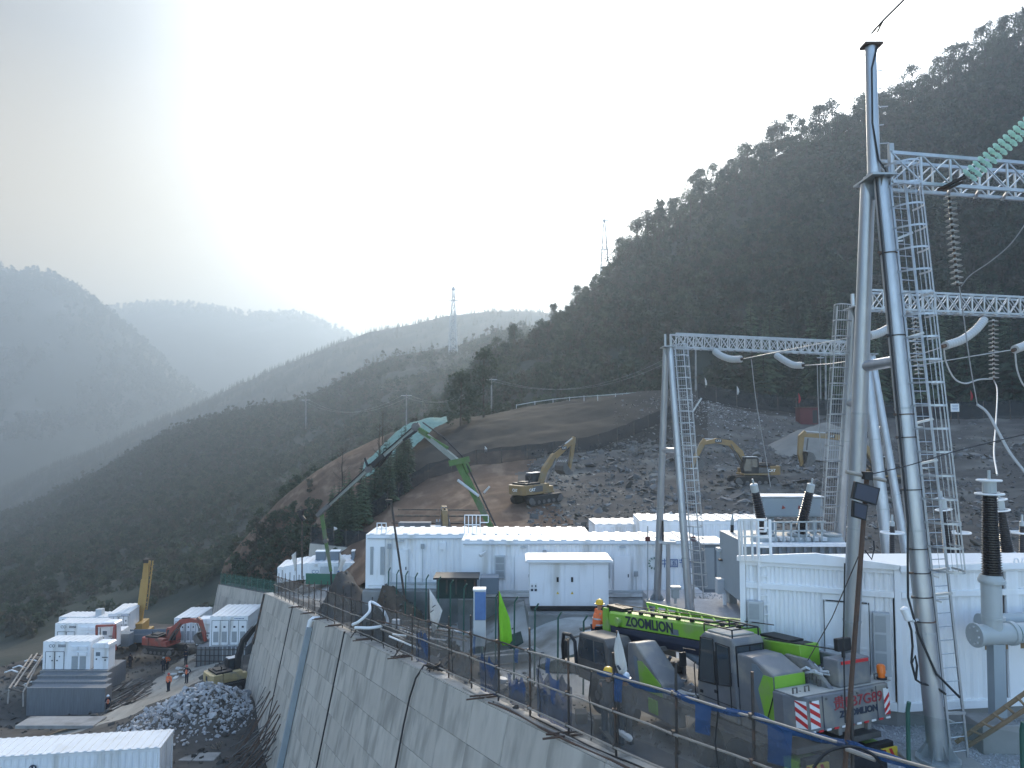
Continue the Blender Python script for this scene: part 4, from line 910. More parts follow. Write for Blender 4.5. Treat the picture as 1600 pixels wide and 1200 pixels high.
# --- foundations and plinth of the switchgear
b = MB(); b.prism([(.75, 35.6), (5.0, 35.8), (5.0, 39.0), (.6, 39.0)], -10.5, -8.42, ex=(1, 0, 0), ey=(0, 1, 0), ez=(0, 0, 1)); tag(b.build('foundation', 'concrete_plain', bev=.02), 'low grey concrete foundation block under the white switchgear cabinet', 'foundation')
# --- the near white building at the right
BS = 1.07; c0, c1, c2 = V((5.07, 17.1, 0))*BS, V((7.92, 16.0, 0))*BS, V((15.0, 16.95, 0))*BS; Z0, Z1 = -5.73*BS, -2.87*BS; c3, c4 = V((14.6, 21.5, 0))*BS, V((6.3, 20.8, 0))*BS
nb_ = thing('container_house', 'large white gabled container building at the right with a double door in its end wall', 'container', (8.47, 17.12, Z0))
def wall_seg(P, Q, name, holes=None, zsplit=None, y=0):
    ex = (Q-P).normalized(); L = (Q-P).length; n = V((ex.y, -ex.x, 0))
    return ex, n, L
e1, n1, L1 = wall_seg(c0, c1, 'end'); e2, n2, L2 = wall_seg(c1, c2, 'side')
zm = Z1-.56
fr = MB()
for c, dz in ((c0, 0), (c1, 0), (c2, 0), (c3, .9), (c4, .9)): fr.box((c.x, c.y, (Z0+Z1-dz)/2), (.13, .13, Z1-Z0-dz), Mx.Rotation(math.atan2(e1.y, e1.x), 3, 'Z'))
for (P, ex, n, L) in ((c0, e1, n1, L1), (c1, e2, n2, L2)):
    for z, h in ((Z0+.09, .18), (zm, .13), (Z1-.05, .10)): fr.bar(P+ex*.07+V((0, 0, z)), P+ex*(L-.07)+V((0, 0, z)), .10, h)
for t_ in (.36, .66): fr.bar(c1+e2*L2*t_+V((0, 0, Z0)), c1+e2*L2*t_+V((0, 0, Z1-.1)), .3, .09, n2)
fr.build('frame', 'white_paint', nb_, world=True, bev=.01)
def corr_w(P, ex, n, a, b_, z0, z1, per=.19):
    b = MB(); corr(b, P+ex*a-n*.03, ex, n, b_-a, z0, z1, per, .036); b.build('wall_panel', 'white_paint', nb_, world=True)
corr_w(c0, e1, n1, .07, L1-.07, zm+.06, Z1-.1); corr_w(c0, e1, n1, .07, 1.73, Z0+.18, zm-.06); corr_w(c0, e1, n1, 2.73, L1-.1, Z0+.18, zm-.06)
b = MB(); b.bar(c0+e1*1.73+V((0, 0, (Z0+zm)/2+.05))-n1*.02, c0+e1*2.73+V((0, 0, (Z0+zm)/2+.05))-n1*.02, .05, zm-Z0-.25); b.build('wall_panel', 'white_paint', nb_, world=True)
for a, b_, in ((.1, L2*.335), (L2*.385, L2*.635), (L2*.685, L2-.1)):
    corr_w(c1, e2, n2, a, b_, zm+.06, Z1-.1, .3); corr_w(c1, e2, n2, a, b_, Z0+.18, zm-.06, .3)
corr_w(c2, (c3-c2).normalized(), V((1, 0, 0)), .07, (c3-c2).length-.07, Z0+.1, Z1-.95, .3); corr_w(c3, (c4-c3).normalized(), V((0, 1, 0)), .07, (c4-c3).length-.07, Z0+.1, Z1-.95, .3); corr_w(c4, (c0-c4).normalized(), V((-1, 0, 0)), .07, (c0-c4).length-.07, Z0+.1, Z1-.95, .3)
pk = c0+e1*(L1*.49)+V((0, 0, Z1+.22)); rb_ = V((16.0, 19.0, Z1+.06)); up = V((0, 0, .02)); ov = n1*.12
g0, g1 = c0-e1*.12+ov+V((0, 0, Z1)), c1+ov+e1*.03+V((0, 0, Z1)); pk2 = pk+ov
b = MB(); b.add([g0, g1, g1+V((0, 0, .11)), pk2+V((0, 0, .05)), g0+V((0, 0, .11)), g0-n1*.1, g1-n1*.1, g1-n1*.1+V((0, 0, .11)), pk2-n1*.1+V((0, 0, .05)), g0-n1*.1+V((0, 0, .11))], [(0, 1, 2, 3, 4), (9, 8, 7, 6, 5), (0, 5, 6, 1), (1, 6, 7, 2), (2, 7, 8, 3), (3, 8, 9, 4), (4, 9, 5, 0)]); b.build('gable_fascia', 'white_paint', nb_, world=True, bev=.008)
c2e = c2+n2*.1+V((0, 0, Z1)); g1e = c1+n2*.12+V((0, 0, Z1))
b = MB(); T = V((0, 0, .10)); q = [g1e+T, c2e+T, rb_+up, pk+up]; b.add(q+[v-V((0, 0, .06)) for v in q], [(0, 1, 2, 3), (7, 6, 5, 4), (0, 4, 5, 1), (1, 5, 6, 2), (2, 6, 7, 3), (3, 7, 4, 0)])
q = [pk+up, rb_+up, c3+V((0, 0, Z1-.85)), c4+V((0, 0, Z1-.85)), g0-n1*.1+T]; b.add(q, [(0, 1, 2, 3), (0, 3, 4)])
b.build('roof', 'white_roof', nb_, world=True); b = MB(); b.add([c0+V((0, 0, Z1-1)), c4+V((0, 0, Z1-1)), c4+V((0, 0, Z1-.86)), c0+V((0, 0, Z1+.06)), c2+V((0, 0, Z1-1)), c3+V((0, 0, Z1-1)), c3+V((0, 0, Z1-.86)), rb_, c2+V((0, 0, Z1+.06))], [(0, 1, 2, 3), (4, 5, 6, 7, 8)]); b.build('side_panel', 'white_paint', nb_, world=True)
b = MB(); b.bar(g1e+V((0, 0, .03)), c2e+V((0, 0, .03)), .05, .13); b.build('eave_trim', 'white_paint', nb_, world=True)
for t_ in (.05, .36, .385, .9):
    p = g1e.lerp(c2e, t_)+T; b = MB(); b.tube([p, p+V((.02, 0, .09)), p+V((.09, 0, .09)), p+V((.11, 0, 0))], .02, 5); b.build('lifting_eye', 'white_paint', nb_, world=True)
xr = math.atan2(e1.y, e1.x)
sub = bpy.data.objects.new('door_set', None)
bpy.data.objects.remove(sub)
def on_end(s, z, off=0): return c0+e1*s+n1*off+V((0, 0, z))
def wbox(name, m, s, z, w, h, d, off=0, parent=nb_, P=c0, ex=e1, n=n1, bev=0):
    b = MB(); c = P+ex*s+n*(off+d/2)+V((0, 0, z)); b.box(c, (w, d, h), Mx.Rotation(math.atan2(ex.y, ex.x), 3, 'Z')); return b.build(name, m, parent, world=True, bev=bev)
for k, s in enumerate((1.99, 2.45)):
    d = wbox('door', 'white_paint', s, Z0+1.2, .45, 2.1, .04, .01, bev=.006)
    for zz in (.55, .75, 1.28): wbox('stiffener', 'white_paint', s, Z0+zz, .36, .05, .015, .05, d)
    wbox('handle', 'trim_grey', s+(.15 if k == 0 else -.15), Z0+1.0, .10, .03, .05, .05, d)
for s in (1.76, 2.68): wbox('door_seal', 'black', s, Z0+1.22, .022, 2.14, .03, .012)
for s in (1.98, 2.46): wbox('door_seal', 'black', s, Z0+2.28, .38, .025, .03, .012)
for s, z, h in ((2.92, Z0+1.45, 1.34), (.29, Z0+1.5, 1.34)):
    a = wbox('air_conditioner', 'trim_grey', s, z, .34, h, .2, .02, bev=.012)
    for k in range(3):
        g = wbox('grille', 'louvre', s-.03, z+h*(.33-.30*k), .22, h*.26, .01, .222, a)
for k, (s, m) in enumerate(((.70, 'sign_white'), (1.02, 'sign_white'), (1.33, 'sign_white'))):
    n_ = wbox('notice', m, s, Z0+1.02, .2, .26, .006, .045); wbox('print', 'ink', s, Z0+.94, .15, .05, .004, .052, n_)
    b = MB(); c = on_end(s, Z0+1.06, .057)
    if k == 0: b.lathe(c, n1, [(.055, 0), (.055, .004)], 14); b.build('warning_sign', 'sign_red', n_, world=True)
    else: b.add([c-e1*.07-V((0, 0, .05)), c+e1*.07-V((0, 0, .05)), c+V((0, 0, .075))], [(0, 1, 2)]); b.build('warning_sign', 'sign_yellow', n_, world=True)
b = MB()
for z, w in ((0, .28), (.1, .36)): pass
b.prism([(5.51, 18.45), (8.45, 17.25), (15.9, 18.25), (15.5, 22.8), (6.8, 22.0)], -7.8, Z0-.02, ex=(1, 0, 0), ey=(0, 1, 0), ez=(0, 0, 1)); b.build('plinth', 'concrete_plain', nb_, world=True, bev=.02)
b = MB()
for t_ in (.12, .45, .46): b.box(c1+e2*L2*t_+n2*.03+V((0, 0, Z0+.02)), (.18, .1, .1))
b.build('fork_pocket', 'black', nb_, world=True)
# sample of bare yellowish panel behind the gas pipe
wbox('unpainted_panel', 'wood', 3.0, Z0+1.62, 1.9, .74, .02, .01, P=c1, ex=e2, n=n2)
# leaning sheet
b = MB(); b.box(at(1152, 1005, 18.7), (.2, .05, 1.1)); tag(b.build('white_board', 'white_paint'), 'narrow white board standing at the left corner of the large gabled container building', 'board')
# roof access ladder with hoop guard on the left corner of that building
ld = thing('access_ladder', 'white roof ladder with a hand guard on the left corner of the gabled building', 'ladder', at(1175, 1000, 18.1))
Yl = 18.1; b = MB()
for x in (1188, 1208): b.bar(at(x, 1010, Yl), at(x-5, 812, Yl+.05), .05)
for x in (1160, 1204): b.bar(at(x, 868, Yl-.25), at(x-2, 812, Yl-.2), .04)
b.build('stile', 'white_paint', ld, world=True)
for k in range(13):
    y = 1005-k*15; b = MB(); b.bar(at(1188-.025*(1010-y)*1.0, y, Yl), at(1208-.025*(1010-y), y, Yl), .03); b.build('rung', 'white_paint', ld, world=True)
b = MB(); gp_ = [at(1153, 812, Yl-.2), at(1196, 812, Yl-.2), at(1196, 830, Yl-.2), at(1183, 830, Yl+.1)]; b.bar(gp_[0], gp_[1], .05); b.bar(gp_[1], gp_[2], .05); b.bar(gp_[2], gp_[3], .05); b.bar(at(1156, 838, Yl-.2), at(1200, 838, Yl-.2), .04)
for x in (1154, 1163, 1174, 1184): b.bar(at(x, 812, Yl-.2), at(x+2, 875, Yl-.15), .045)
b.build('hand_guard', 'white_paint', ld, world=True)
# --- far row of white cabins above the wall corner
fr_lab = ['far white cabin with a lettered front and two dark roof units', 'narrow white cabin at the left end of the far row', 'second narrow white cabin from the left in the far row', 'third narrow white cabin from the left in the far row', 'fourth narrow white cabin from the left, next to the lettered one']
c = cabin('container_cabin', fr_lab[0], 'container', at(474, 906, 77), 7.2, 5, 1.55, R(4), 'far row of white cabins', per=.5)
b = MB(); b.box((1.2, -.06, .8), (.9, .05, .9)); b.build('sign_board', 'sign_white', c); logo_co(c, 1.0, .8, .35, -.09, 'ink_blue')
for x in (2.2, 3.4): b = MB(); b.box((x, -.05, .7), (.9, .06, 1.15)); b.build('door', 'trim_grey', c)
b = MB(); b.box((5.6, -.05, .95), (1.2, .06, .55)); b.build('window', 'trim_grey', c)
for x in (1.35, 2.8, 4.6):
    b = MB(); b.box((x, 2.0, 2.05), (.95 if x < 4 else .3, .9, .85)); u = b.build('roof_unit', 'cabinet_dark', c); b = MB(); b.box((x, 2.0, 2.52), (1.0 if x < 4 else .35, .95, .08)); b.build('lid', 'white_paint', u)
for i, x in enumerate((433, 443, 452, 463)):
    c = cabin('container_cabin', fr_lab[i+1], 'container', at(x, 906+1.5*(3-i), 79.5-i*.6), .75 if i else .6, 4.5, 1.5, R(6), 'far row of white cabins', per=.5)
b = MB(); gpts = [at(478, 899, 74), at(553, 901, 73)]
b.bar(gpts[0]-V((0, 0, .3)), gpts[1]-V((0, 0, .3)), .06, 1.0); tag(b.build('hoarding', 'green_paint_dark'), 'dark green hoarding in front of the lettered far cabin', 'hoarding')
# --- lower terrace: battery cabins on concrete bases
def batt(lab, px, py, Y, L, H, Dp, rz=0, style='co', g='battery cabins on the lower terrace'):
    p = at(px, py, Y); c = cabin('battery_cabin', lab, 'container', p, L, Dp, H, rz, g, per=.5, flat=(.14, L-.14))
    if style == 'co':
        for k in range(2):
            b = MB(); b.box((L*.16+k*L*.2, -.035, H*.36), (L*.19, .05, H*.62)); d = b.build('door', 'white_paint', c); b = MB(); x = L*.16+k*L*.2; w, h = L*.19, H*.62
            for s in (-1, 1): b.box((x+s*w/2, -.062, H*.36), (.05, .02, h))
            for s in (-1, 1): b.box((x, -.062, H*.36+s*h/2), (w, .02, .05))
            b.build('door_seal', 'black', d); b = MB(); b.box((x+(.25 if k == 0 else -.25)*w, -.07, H*.36), (.16, .03, .12)); b.box((x, -.07, H*.5), (.12, .02, .12)); b.build('handle', 'ink', d)
        for k in range(2):
            for j in range(2): b = MB(); b.box((L*(.67+.19*k), -.10, H*(.80-.20*j)), (L*.16, .18, H*.12)); b.box((L*(.67+.19*k), -.05, H*(.715-.20*j)), (L*.15, .06, .05)); b.build('rain_hood', 'white_paint', c)
            b = MB(); b.box((L*(.68+.17*k), -.03, H*.28), (L*.13, .04, H*.44)); b.build('grille', 'louvre', c)
        b = MB(); b.box((L*.64, -.05, H*.60), (L*.1, .03, .1)); b.build('warning_sign', 'sign_yellow', c)
        logo_co(c, L*.16, H*.87, .34, -.03); b = MB()
        for k in range(2):
            for j in range(6): b.box((L*.33+.14*j, -.02, H*(.895-.055*k)), (.10, .02, .10))
        b.build('logo_print', 'ink', c)
    else:
        n = 2
        for q in range(n):
            for k in range(2):
                w = L*.22; x = L*(.06+.48*q)+w*(k+.5); b = MB(); b.box((x, -.035, H*.46), (w-.04, .05, H*.82)); d = b.build('door', 'white_paint', c)
                b = MB(); b.box((x, -.068, H*.32), (w*.6, .02, H*.36)); b.build('grille', 'louvre', d); b = MB(); b.box((x, -.068, H*.66), (w*.25, .02, .2)); b.build('handle', 'ink', d)
            b = MB(); x = L*(.06+.48*q)+L*.22; w2 = L*.44
            for s in (-1, 0, 1): b.box((x+s*w2/2, -.066, H*.46), (.04, .02, H*.84))
            for s in (-1, 1): b.box((x, -.066, H*.46+s*H*.42), (w2, .02, .04))
            b.build('door_seal', 'ink', c)
        b = MB()
        for j in range(7): b.box((L*.66+.16*j, -.02, H*.94), (.11, .02, .09))
        b.build('logo_print', 'ink_blue', c)
    return c
def pcs(lab, px, py, Y, s=1.0):
    c = thing('power_cabinet', lab, 'cabinet', at(px, py, Y), 0, 'power cabinets beside the battery cabins')
    b = MB(); b.box((.8*s, .7, 1.25*s), (1.6*s, 1.4, 2.5*s)); b.build('body', 'white_paint', c, bev=.03)
    b = MB(); b.prism([(-.12*s, 2.3*s), (-.05*s, 2.65*s), (.2*s, 2.85*s), (1.55*s, 2.85*s), (1.7*s, 2.7*s), (1.7*s, 2.3*s)], -.2, 1.5, ey=(0, 0, 1)); b.build('hood', 'white_paint', c, bev=.03)
    b = MB(); b.box((.45*s, -.03, 1.65*s), (.45*s, .05, .4*s)); b.build('display', 'cabinet_dark', c)
    b = MB(); b.box((1.2*s, -.03, 1.3*s), (.6*s, .05, .08)); b.box((.3*s, -.03, 1.1*s), (.14, .05, .14)); b.box((1.25*s, -.03, 1.0*s), (.14, .05, .14)); b.build('handle', 'ink', c)
    b = MB(); b.box((.8*s, .7, -.06), (1.7*s, 1.5, .12)); b.build('base_frame', 'black', c)
    return c
batt('nearest white battery cabin with dark door seals and twin ring logo, on the stepped base', 66, 1048, 85, 5.15, 3.05, 2.6)
pcs('white power cabinet with a dark display right of the nearest battery cabin', 146, 1046, 85)
batt('second white battery cabin with twin ring logo, behind the nearest one', 85, 1012, 93, 5.3, 2.8, 2.6)
pcs('white power cabinet standing inside a red frame', 157, 1012, 93, 1.05)
c = batt('long low white battery cabin at the back left, with a box on its roof', 91, 990, 103, 8.6, 2.1, 3, 0, 'plain'); b = MB(); b.box((4.8, 1.2, 2.5), (.8, .8, .9)); b.build('roof_unit', 'trim_grey', c)
batt('white battery cabin at the back left turned towards the yellow crane', 168, 992, 101, 2.5, 2.6, 6, R(10), 'plain')
batt('white battery cabin with dark seamed double doors beside the yellow excavator', 327, 1010, 89, 4.3, 3.3, 6, R(2), 'plain')
batt('narrow white battery cabin half hidden behind the red excavator arm', 271, 1006, 99, 2.8, 3.15, 6, R(3), 'plain')
pcs('white power cabinet with a rounded hood between the right hand battery cabins', 306, 1008, 94, 1.1)
# stepped concrete base in shuttering
st = thing('stepped_base', 'grey shuttered concrete base stepping up under the nearest battery cabin', 'foundation', at(105, 1108, 81))
for k, (xa, xb, yt, yb, Ya, Yb) in enumerate(((44, 166, 1074, 1112, 81, 82.2), (52, 167, 1064, 1085, 82.4, 83.4), (60, 168, 1055, 1075, 83.4, 84.4), (64, 169, 1047.5, 1065, 84.6, 88.5))):
    pa, pb = at(xa, yt, Ya), at(xb, yt, Ya); zb = at(xa, 1114, 81).z-.6
    b = MB(); b.box(((pa.x+pb.x)/2, (Ya+Yb)/2-.1, (pa.z+zb)/2), (pb.x-pa.x, Yb-Ya+.2, pa.z-zb)); b.build('step', 'formwork', st, world=True, bev=.02)
    b = MB(); b.box(((pa.x+pb.x)/2, Ya-.06, pa.z-.05), (pb.x-pa.x+.1, .12, .14)); b.build('waler', 'pipe_pale', st, world=True)
gb_ = thing('block_base', 'dark scaffolded foundation with a tube grid under the right hand battery cabin', 'foundation', at(340, 1060, 88))
pa, pb = at(306, 1011, 88.6), at(384, 1011, 88.6); zb = at(340, 1066, 88).z-.8
b = MB(); b.box(((pa.x+pb.x)/2, 91.9, (pa.z+zb)/2-.05), (pb.x-pa.x, 6.5, pa.z-zb)); b.build('body', 'formwork', gb_, world=True)
for i in range(12): b = MB(); x = pa.x+(pb.x-pa.x)*(.02+.96*i/11); b.bar((x, 88.55, zb), (x, 88.55, pa.z+.05), .07); b.build('scaffold_tube', 'trim_grey' if i > 5 else 'scaffold', gb_, world=True)
for i in range(7): b = MB(); z = zb+(pa.z-zb)*(.1+.14*i); b.bar((pa.x-.1, 88.48, z), (pb.x+.1, 88.48, z), .07); b.build('scaffold_tube', 'scaffold', gb_, world=True)
# red frame round the second power cabinet
rf = thing('red_portal', 'red steel portal frame round the second power cabinet', 'frame', at(165, 1012, 92))
b = MB()
for x in (151, 180): b.bar(at(x, 1016, 92), at(x, 978, 92), .22)
b.bar(at(150, 978, 92), at(181, 977, 92), .22); b.build('portal', 'red_paint', rf, world=True)
b = MB(); b.bar(at(179, 978, 92), at(175, 1018, 90), .25); b.build('brace', 'red_paint', rf, world=True)
# nearest cabin at the bottom left corner of the picture
cl = cabin('container_cabin', 'white cabin at the bottom left corner with a bright ribbed roof', 'container', at(-92, 1260, 48.8), 12.7, 3.0, 2.75, R(8.5), None, per=.42, roof_over=.05, roofrib=.52)
b = MB(); b.lathe((5.2, -.1, 2.0), (0, -1, 0), [(.22, 0), (.22, .05)], 12); b.build('wall_badge', 'ink', cl); b = MB()
for x, z in ((5.1, 2.05), (5.22, 1.93), (5.3, 2.08)): b.box((x, -.17, z), (.08, .02, .08))
b.build('badge_print', 'sign_white', cl)
# ------------------------------------------------------------------ substation gantries
def gantry(label, apex, legs, r0, r1, beam=None, mast=None, brace=.34, ladder=None, nlat=16, bh=.62, name='steel_gantry'):
    root = thing(name, label, 'gantry', legs[0], 0, 'steel gantries of the substation')
    ax = V((0, 0, 1)); tops = []
    for k, ft in enumerate(legs):
        d = (V(ft)-apex); d.z = 0; tp = apex+d.normalized()*.16; tops.append(tp)
        b = MB(); b.tube([V(ft), tp], [r0, r1], 20); lg = b.build('leg', 'steel_zinc', root, world=True, smooth=True)
        b = MB(); b.lathe(V(ft)-V((0, 0, .05)), (0, 0, 1), [(r0*2.2, 0), (r0*2.2, .05), (r0*1.05, .051)], 12)
        for q in range(8):
            a = q*.785; dd = V((math.cos(a), math.sin(a), 0)); b.add([V(ft)+dd*r0, V(ft)+dd*r0*2.1, V(ft)+dd*r0*1.0+V((0, 0, .3))], [(0, 1, 2)])
        b.build('foot_plate', 'steel_dull', lg, world=True)
        for t in (.42, .63, .8):
            p = tp.lerp(V(ft), t); u = (V(ft)-tp).normalized(); b = MB(); rr = r1+(r0-r1)*t
            b.lathe(p-u*.02, u, [(rr+.012, 0), (rr+.012, .04)], 16); b.build('flange', 'steel_dull', lg, world=True)
    if brace:
        p, q = tops[0].lerp(V(legs[0]), brace), tops[1].lerp(V(legs[1]), brace); b = MB(); b.tube([p, q], r1*.8, 14); b.build('cross_brace', 'steel_zinc', root, world=True, smooth=True)
    b = MB(); b.box(apex+V((0, 0, .02)), (.5, .9, .04)); b.add([apex+V((0, -.45, 0)), apex+V((0, -.14, -.4)), apex+V((0, .14, -.4)), apex+V((0, .45, 0))], [(0, 1, 2, 3)]); b.add([apex+V((-.25, 0, 0)), apex+V((-.06, 0, -.35)), apex+V((.06, 0, -.35)), apex+V((.25, 0, 0))], [(0, 1, 2, 3)]); b.build('cap_plate', 'steel_dull', root, world=True)
    if mast:
        b = MB(); b.tube([apex+V((0, 0, .04)), apex+V((0, 0, mast-.06))], [.135, .115], 18); ms = b.build('mast', 'steel_zinc', root, world=True, smooth=True)
        b = MB(); b.lathe(apex+V((0, 0, .04)), (0, 0, 1), [(.22, 0), (.22, .05), (.15, .051), (.15, .12)], 18); b.build('flange', 'steel_dull', ms, world=True)
        b = MB(); b.box(apex+V((.02, 0, mast-.03)), (.38, .3, .05)); b.build('top_plate', 'rust', ms, world=True)
        b = MB(); b.tube([apex+V((.10, -.1, mast-.1)), apex+V((-.06, -.16, mast-.6)), apex+V((-.08, -.16, mast-1.8)), apex+V((.03, -.16, mast-2.6)), apex+V((.16, -.17, .2)), apex+V((.2, -.2, -.3))], .02, 6); b.build('down_lead', 'black', ms, world=True)
        for k in range(7): b = MB(); b.bar(apex+V((.12, -.05, .4+k*.4)), apex+V((.30 if k % 2 else .2, -.08, .4+k*.4)), .02); b.build('step_bolt', 'steel_dull', ms, world=True)
    if beam:
        make_beam(root, V(beam[0]), V(beam[1]), bh, nlat)
    return root, tops
def make_beam(root, p, q, h, n):
    d = (q-p).normalized(); s = V((-d.y, d.x, 0)).normalized()*(h*.42); up = V((0, 0, h/2)); 
    C = {(a, b): (p+s*a+up*b, q+s*a+up*b) for a in (-1, 1) for b in (-1, 1)}
    bm_ = None
    b = MB()
    for (a, c), (x, y) in C.items(): b.bar(x, y, .07, .07)
    bm_ = b.build('beam', 'steel_zinc', root, world=True)
    for k in range(n+1):
        t = k/n
        for a in (-1, 1):
            lo, hi = C[(a, -1)][0].lerp(C[(a, -1)][1], t), C[(a, 1)][0].lerp(C[(a, 1)][1], t)
            b = MB(); b.bar(lo, hi, .038, .038); b.build('lattice_bar', 'steel_zinc', bm_, world=True)
            if k < n:
                lo2, hi2 = C[(a, -1)][0].lerp(C[(a, -1)][1], (k+1)/n), C[(a, 1)][0].lerp(C[(a, 1)][1], (k+1)/n)
                b = MB(); b.bar(lo, hi2, .026, .026); b.build('lattice_bar', 'steel_zinc', bm_, world=True)
                b = MB(); b.bar(hi+s*a*.06, lo2+s*a*.06, .026, .026); b.build('lattice_bar', 'steel_zinc', bm_, world=True)
        x0, x1 = C[(-1, -1)][0].lerp(C[(-1, -1)][1], t), C[(1, -1)][0].lerp(C[(1, -1)][1], min(1, t+.5/n)); b = MB(); b.bar(x0-V((0, 0, .04)), x1-V((0, 0, .04)), .06, .05); b.build('lattice_bar', 'steel_zinc', bm_, world=True)
    return bm_
def cage_ladder(root, p, q, side, outw, w=.42, hoops=16, rungs=32, hr=.36, start=.0, m='steel_zinc', label='ladder', upto=.72):
    """ladder from top p to bottom q; side: direction across, outw: direction the cage bulges"""
    p, q, side, outw = V(p), V(q), V(side).normalized(), V(outw).normalized(); b = MB()
    for s in (-.5, .5): b.bar(p+side*w*s, q+side*w*s, .05, .03, outw)
    ld = b.build('ladder', m, root, world=True)
    for k in range(rungs):
        c = p.lerp(q, (k+.5)/rungs); b = MB(); b.tube([c-side*w/2, c+side*w/2], .011, 5, False); b.build('rung', m, ld, world=True)
    hp = []
    for k in range(hoops):
        c = p.lerp(q, start+(upto-start)*k/(hoops-1)); pts = [c+side*(-math.cos(a)*w*.78)+outw*(math.sin(a)*hr*1.9) for a in np.linspace(0, math.pi, 13)]
        b = MB(); N = len(pts); dn = (q-p).normalized()*.02; vs = []
        for x in pts: vs += [x-dn, x+dn]
        b.add(vs, [(2*i, 2*i+2, 2*i+3, 2*i+1) for i in range(N-1)]); ho_ = b.build('cage_hoop', m, ld, world=True); so = ho_.modifiers.new('solid', 'SOLIDIFY'); so.thickness = .006; hp.append(pts)
    for i in (1, 2, 3, 4, 5, 6, 7, 8, 9, 10, 11):
        b = MB(); b.tube([h[i] for h in hp], .005, 4); b.build('cage_bar', m, ld, world=True)
    return ld
# near gantry with the lightning mast
aA = at(1366, 283, 16.1); fA = [at(1466, 1184, 15.15), V((7.28, 17.05, GRAV_Z+.02))]
dA = V((1, .2, 0)).normalized(); bA0 = aA+V((.2, .0, .22)); 
gA, tA = gantry('tall near steel A-frame gantry with a lightning mast and a caged ladder', aA, fA, .185, .148, (bA0, bA0+dA*6.4), 3.0, .335, None, 9, .62)
sd = V((1, .25, 0)); lp0, lp1 = tA[0]+V((.34, .02, .25)), fA[0]+V((.40, -.02, -.0))
cage_ladder(gA, lp0, lp1, sd, V((.30, -1, 0)), .38, 19, 46, .29, .0, upto=.70)
for t in (.12, .3, .45, .52, .70, .74, .93):
    p = tA[0].lerp(fA[0], t); q = lp0.lerp(lp1, t); b = MB(); b.bar(p, q+V((.2, 0, 0)), .045); b.bar(p, p.lerp(q, .9)+V((0, -.05, -.16)), .03); b.build('ladder_bracket', 'steel_zinc', gA, world=True)
b = MB(); cpts = [tA[0].lerp(fA[0], t)+V((-.16-.06*(t), -.12, 0)) for t in np.linspace(0, .80, 14)]; cpts[-3] += V((-.1, -.05, 0)); cpts[-2] += V((-.16, -.05, 0)); cpts.append(tA[0].lerp(fA[0], .86)+V((.0, -.24, 0))); cpts.append(tA[0].lerp(fA[0], .9)+V((.45, -.15, 0))); b.tube(cpts, .022, 6); b.build('cable', 'black', gA, world=True, smooth=True)
for t in (.14, .29, .43, .47, .56, .66, .7, .74, .78):
    p = tA[0].lerp(fA[0], t); b = MB(); u = (fA[0]-tA[0]).normalized(); b.lathe(p, u, [(.165+.035*t+.010, 0), (.165+.035*t+.010, .02)], 16); b.box(p+V((-.22, -.1, 0)), (.08, .04, .04)); b.build('clamp', 'scaffold', gA, world=True)
b = MB(); b.bar(aA+V((.42, .1, .1)), aA+V((.42, .1, .85)), .10); b.build('beam_post', 'steel_dull', gA, world=True)
# floodlit camera on the leg
cc = thing('security_camera', 'white cylindrical security camera on a short arm on the leg of the near gantry', 'camera', at(1430, 970, 15.2))
b = MB(); p = at(1412, 950, 15.2); q = at(1420, 968, 15.2); dq = (q-p).normalized(); b.lathe(p-dq*.02, dq, [(.03, 0), (.075, .03), (.075, .26), (.05, .28)], 12); b.build('housing', 'sign_white', cc, world=True, smooth=True)
b = MB(); b.tube([q+V((0, 0, .0)), at(1427, 970, 15.2), at(1436, 969, 15.3)], .035, 8); b.build('arm', 'trim_grey', cc, world=True)
b = MB(); b.tube([at(1420, 972, 15.15), at(1424, 985, 15.15), at(1426, 1010, 15.15), at(1424, 1035, 15.15), at(1431, 1062, 15.15), at(1440, 1068, 15.15), at(1462, 1073, 15.1), at(1478, 1085, 15.05)], .022, 6); b.tube([at(1431, 1062, 15.15), at(1433, 1040, 15.15), at(1430, 1025, 15.15), at(1425, 1035, 15.15)], .022, 6); b.build('cable', 'black', cc, world=True, smooth=True)
b = MB(); b.box(fA[0]+V((.1, .1, -.18)), (1.3, .9, .24)); tag(b.build('footing', 'concrete_plain', bev=.03), 'square concrete footing under the near gantry leg', 'footing')
# second gantry
aB = at(1338, 482, 26); fB = [V((12.05, 24.4, -6.5)), V((11.45, 27.7, -6.6))]; dB = V((1, .23, 0)).normalized()
gB, tB = gantry('second steel gantry whose lattice beam crosses behind the tall near one', aB, fB, .2, .165, (aB+V((.3, 0, .28)), aB+V((.3, 0, .28))+dB*8.2), None, .30, None, 16, .62)
cage_ladder(gB, tB[1]+V((-.36, -.05, .1)), fB[1]+V((-.45, -.1, 0)), V((1, .1, 0)), V((-.5, -1, 0)), .44, 20, 34, .3, upto=.93)
for k, x in enumerate((-.12, .1)): b = MB(); b.bar(aB+V((x, .1*k, .0)), aB+V((x, .1*k, .5-.1*k)), .09); b.build('beam_post', 'steel_zinc', gB, world=True)
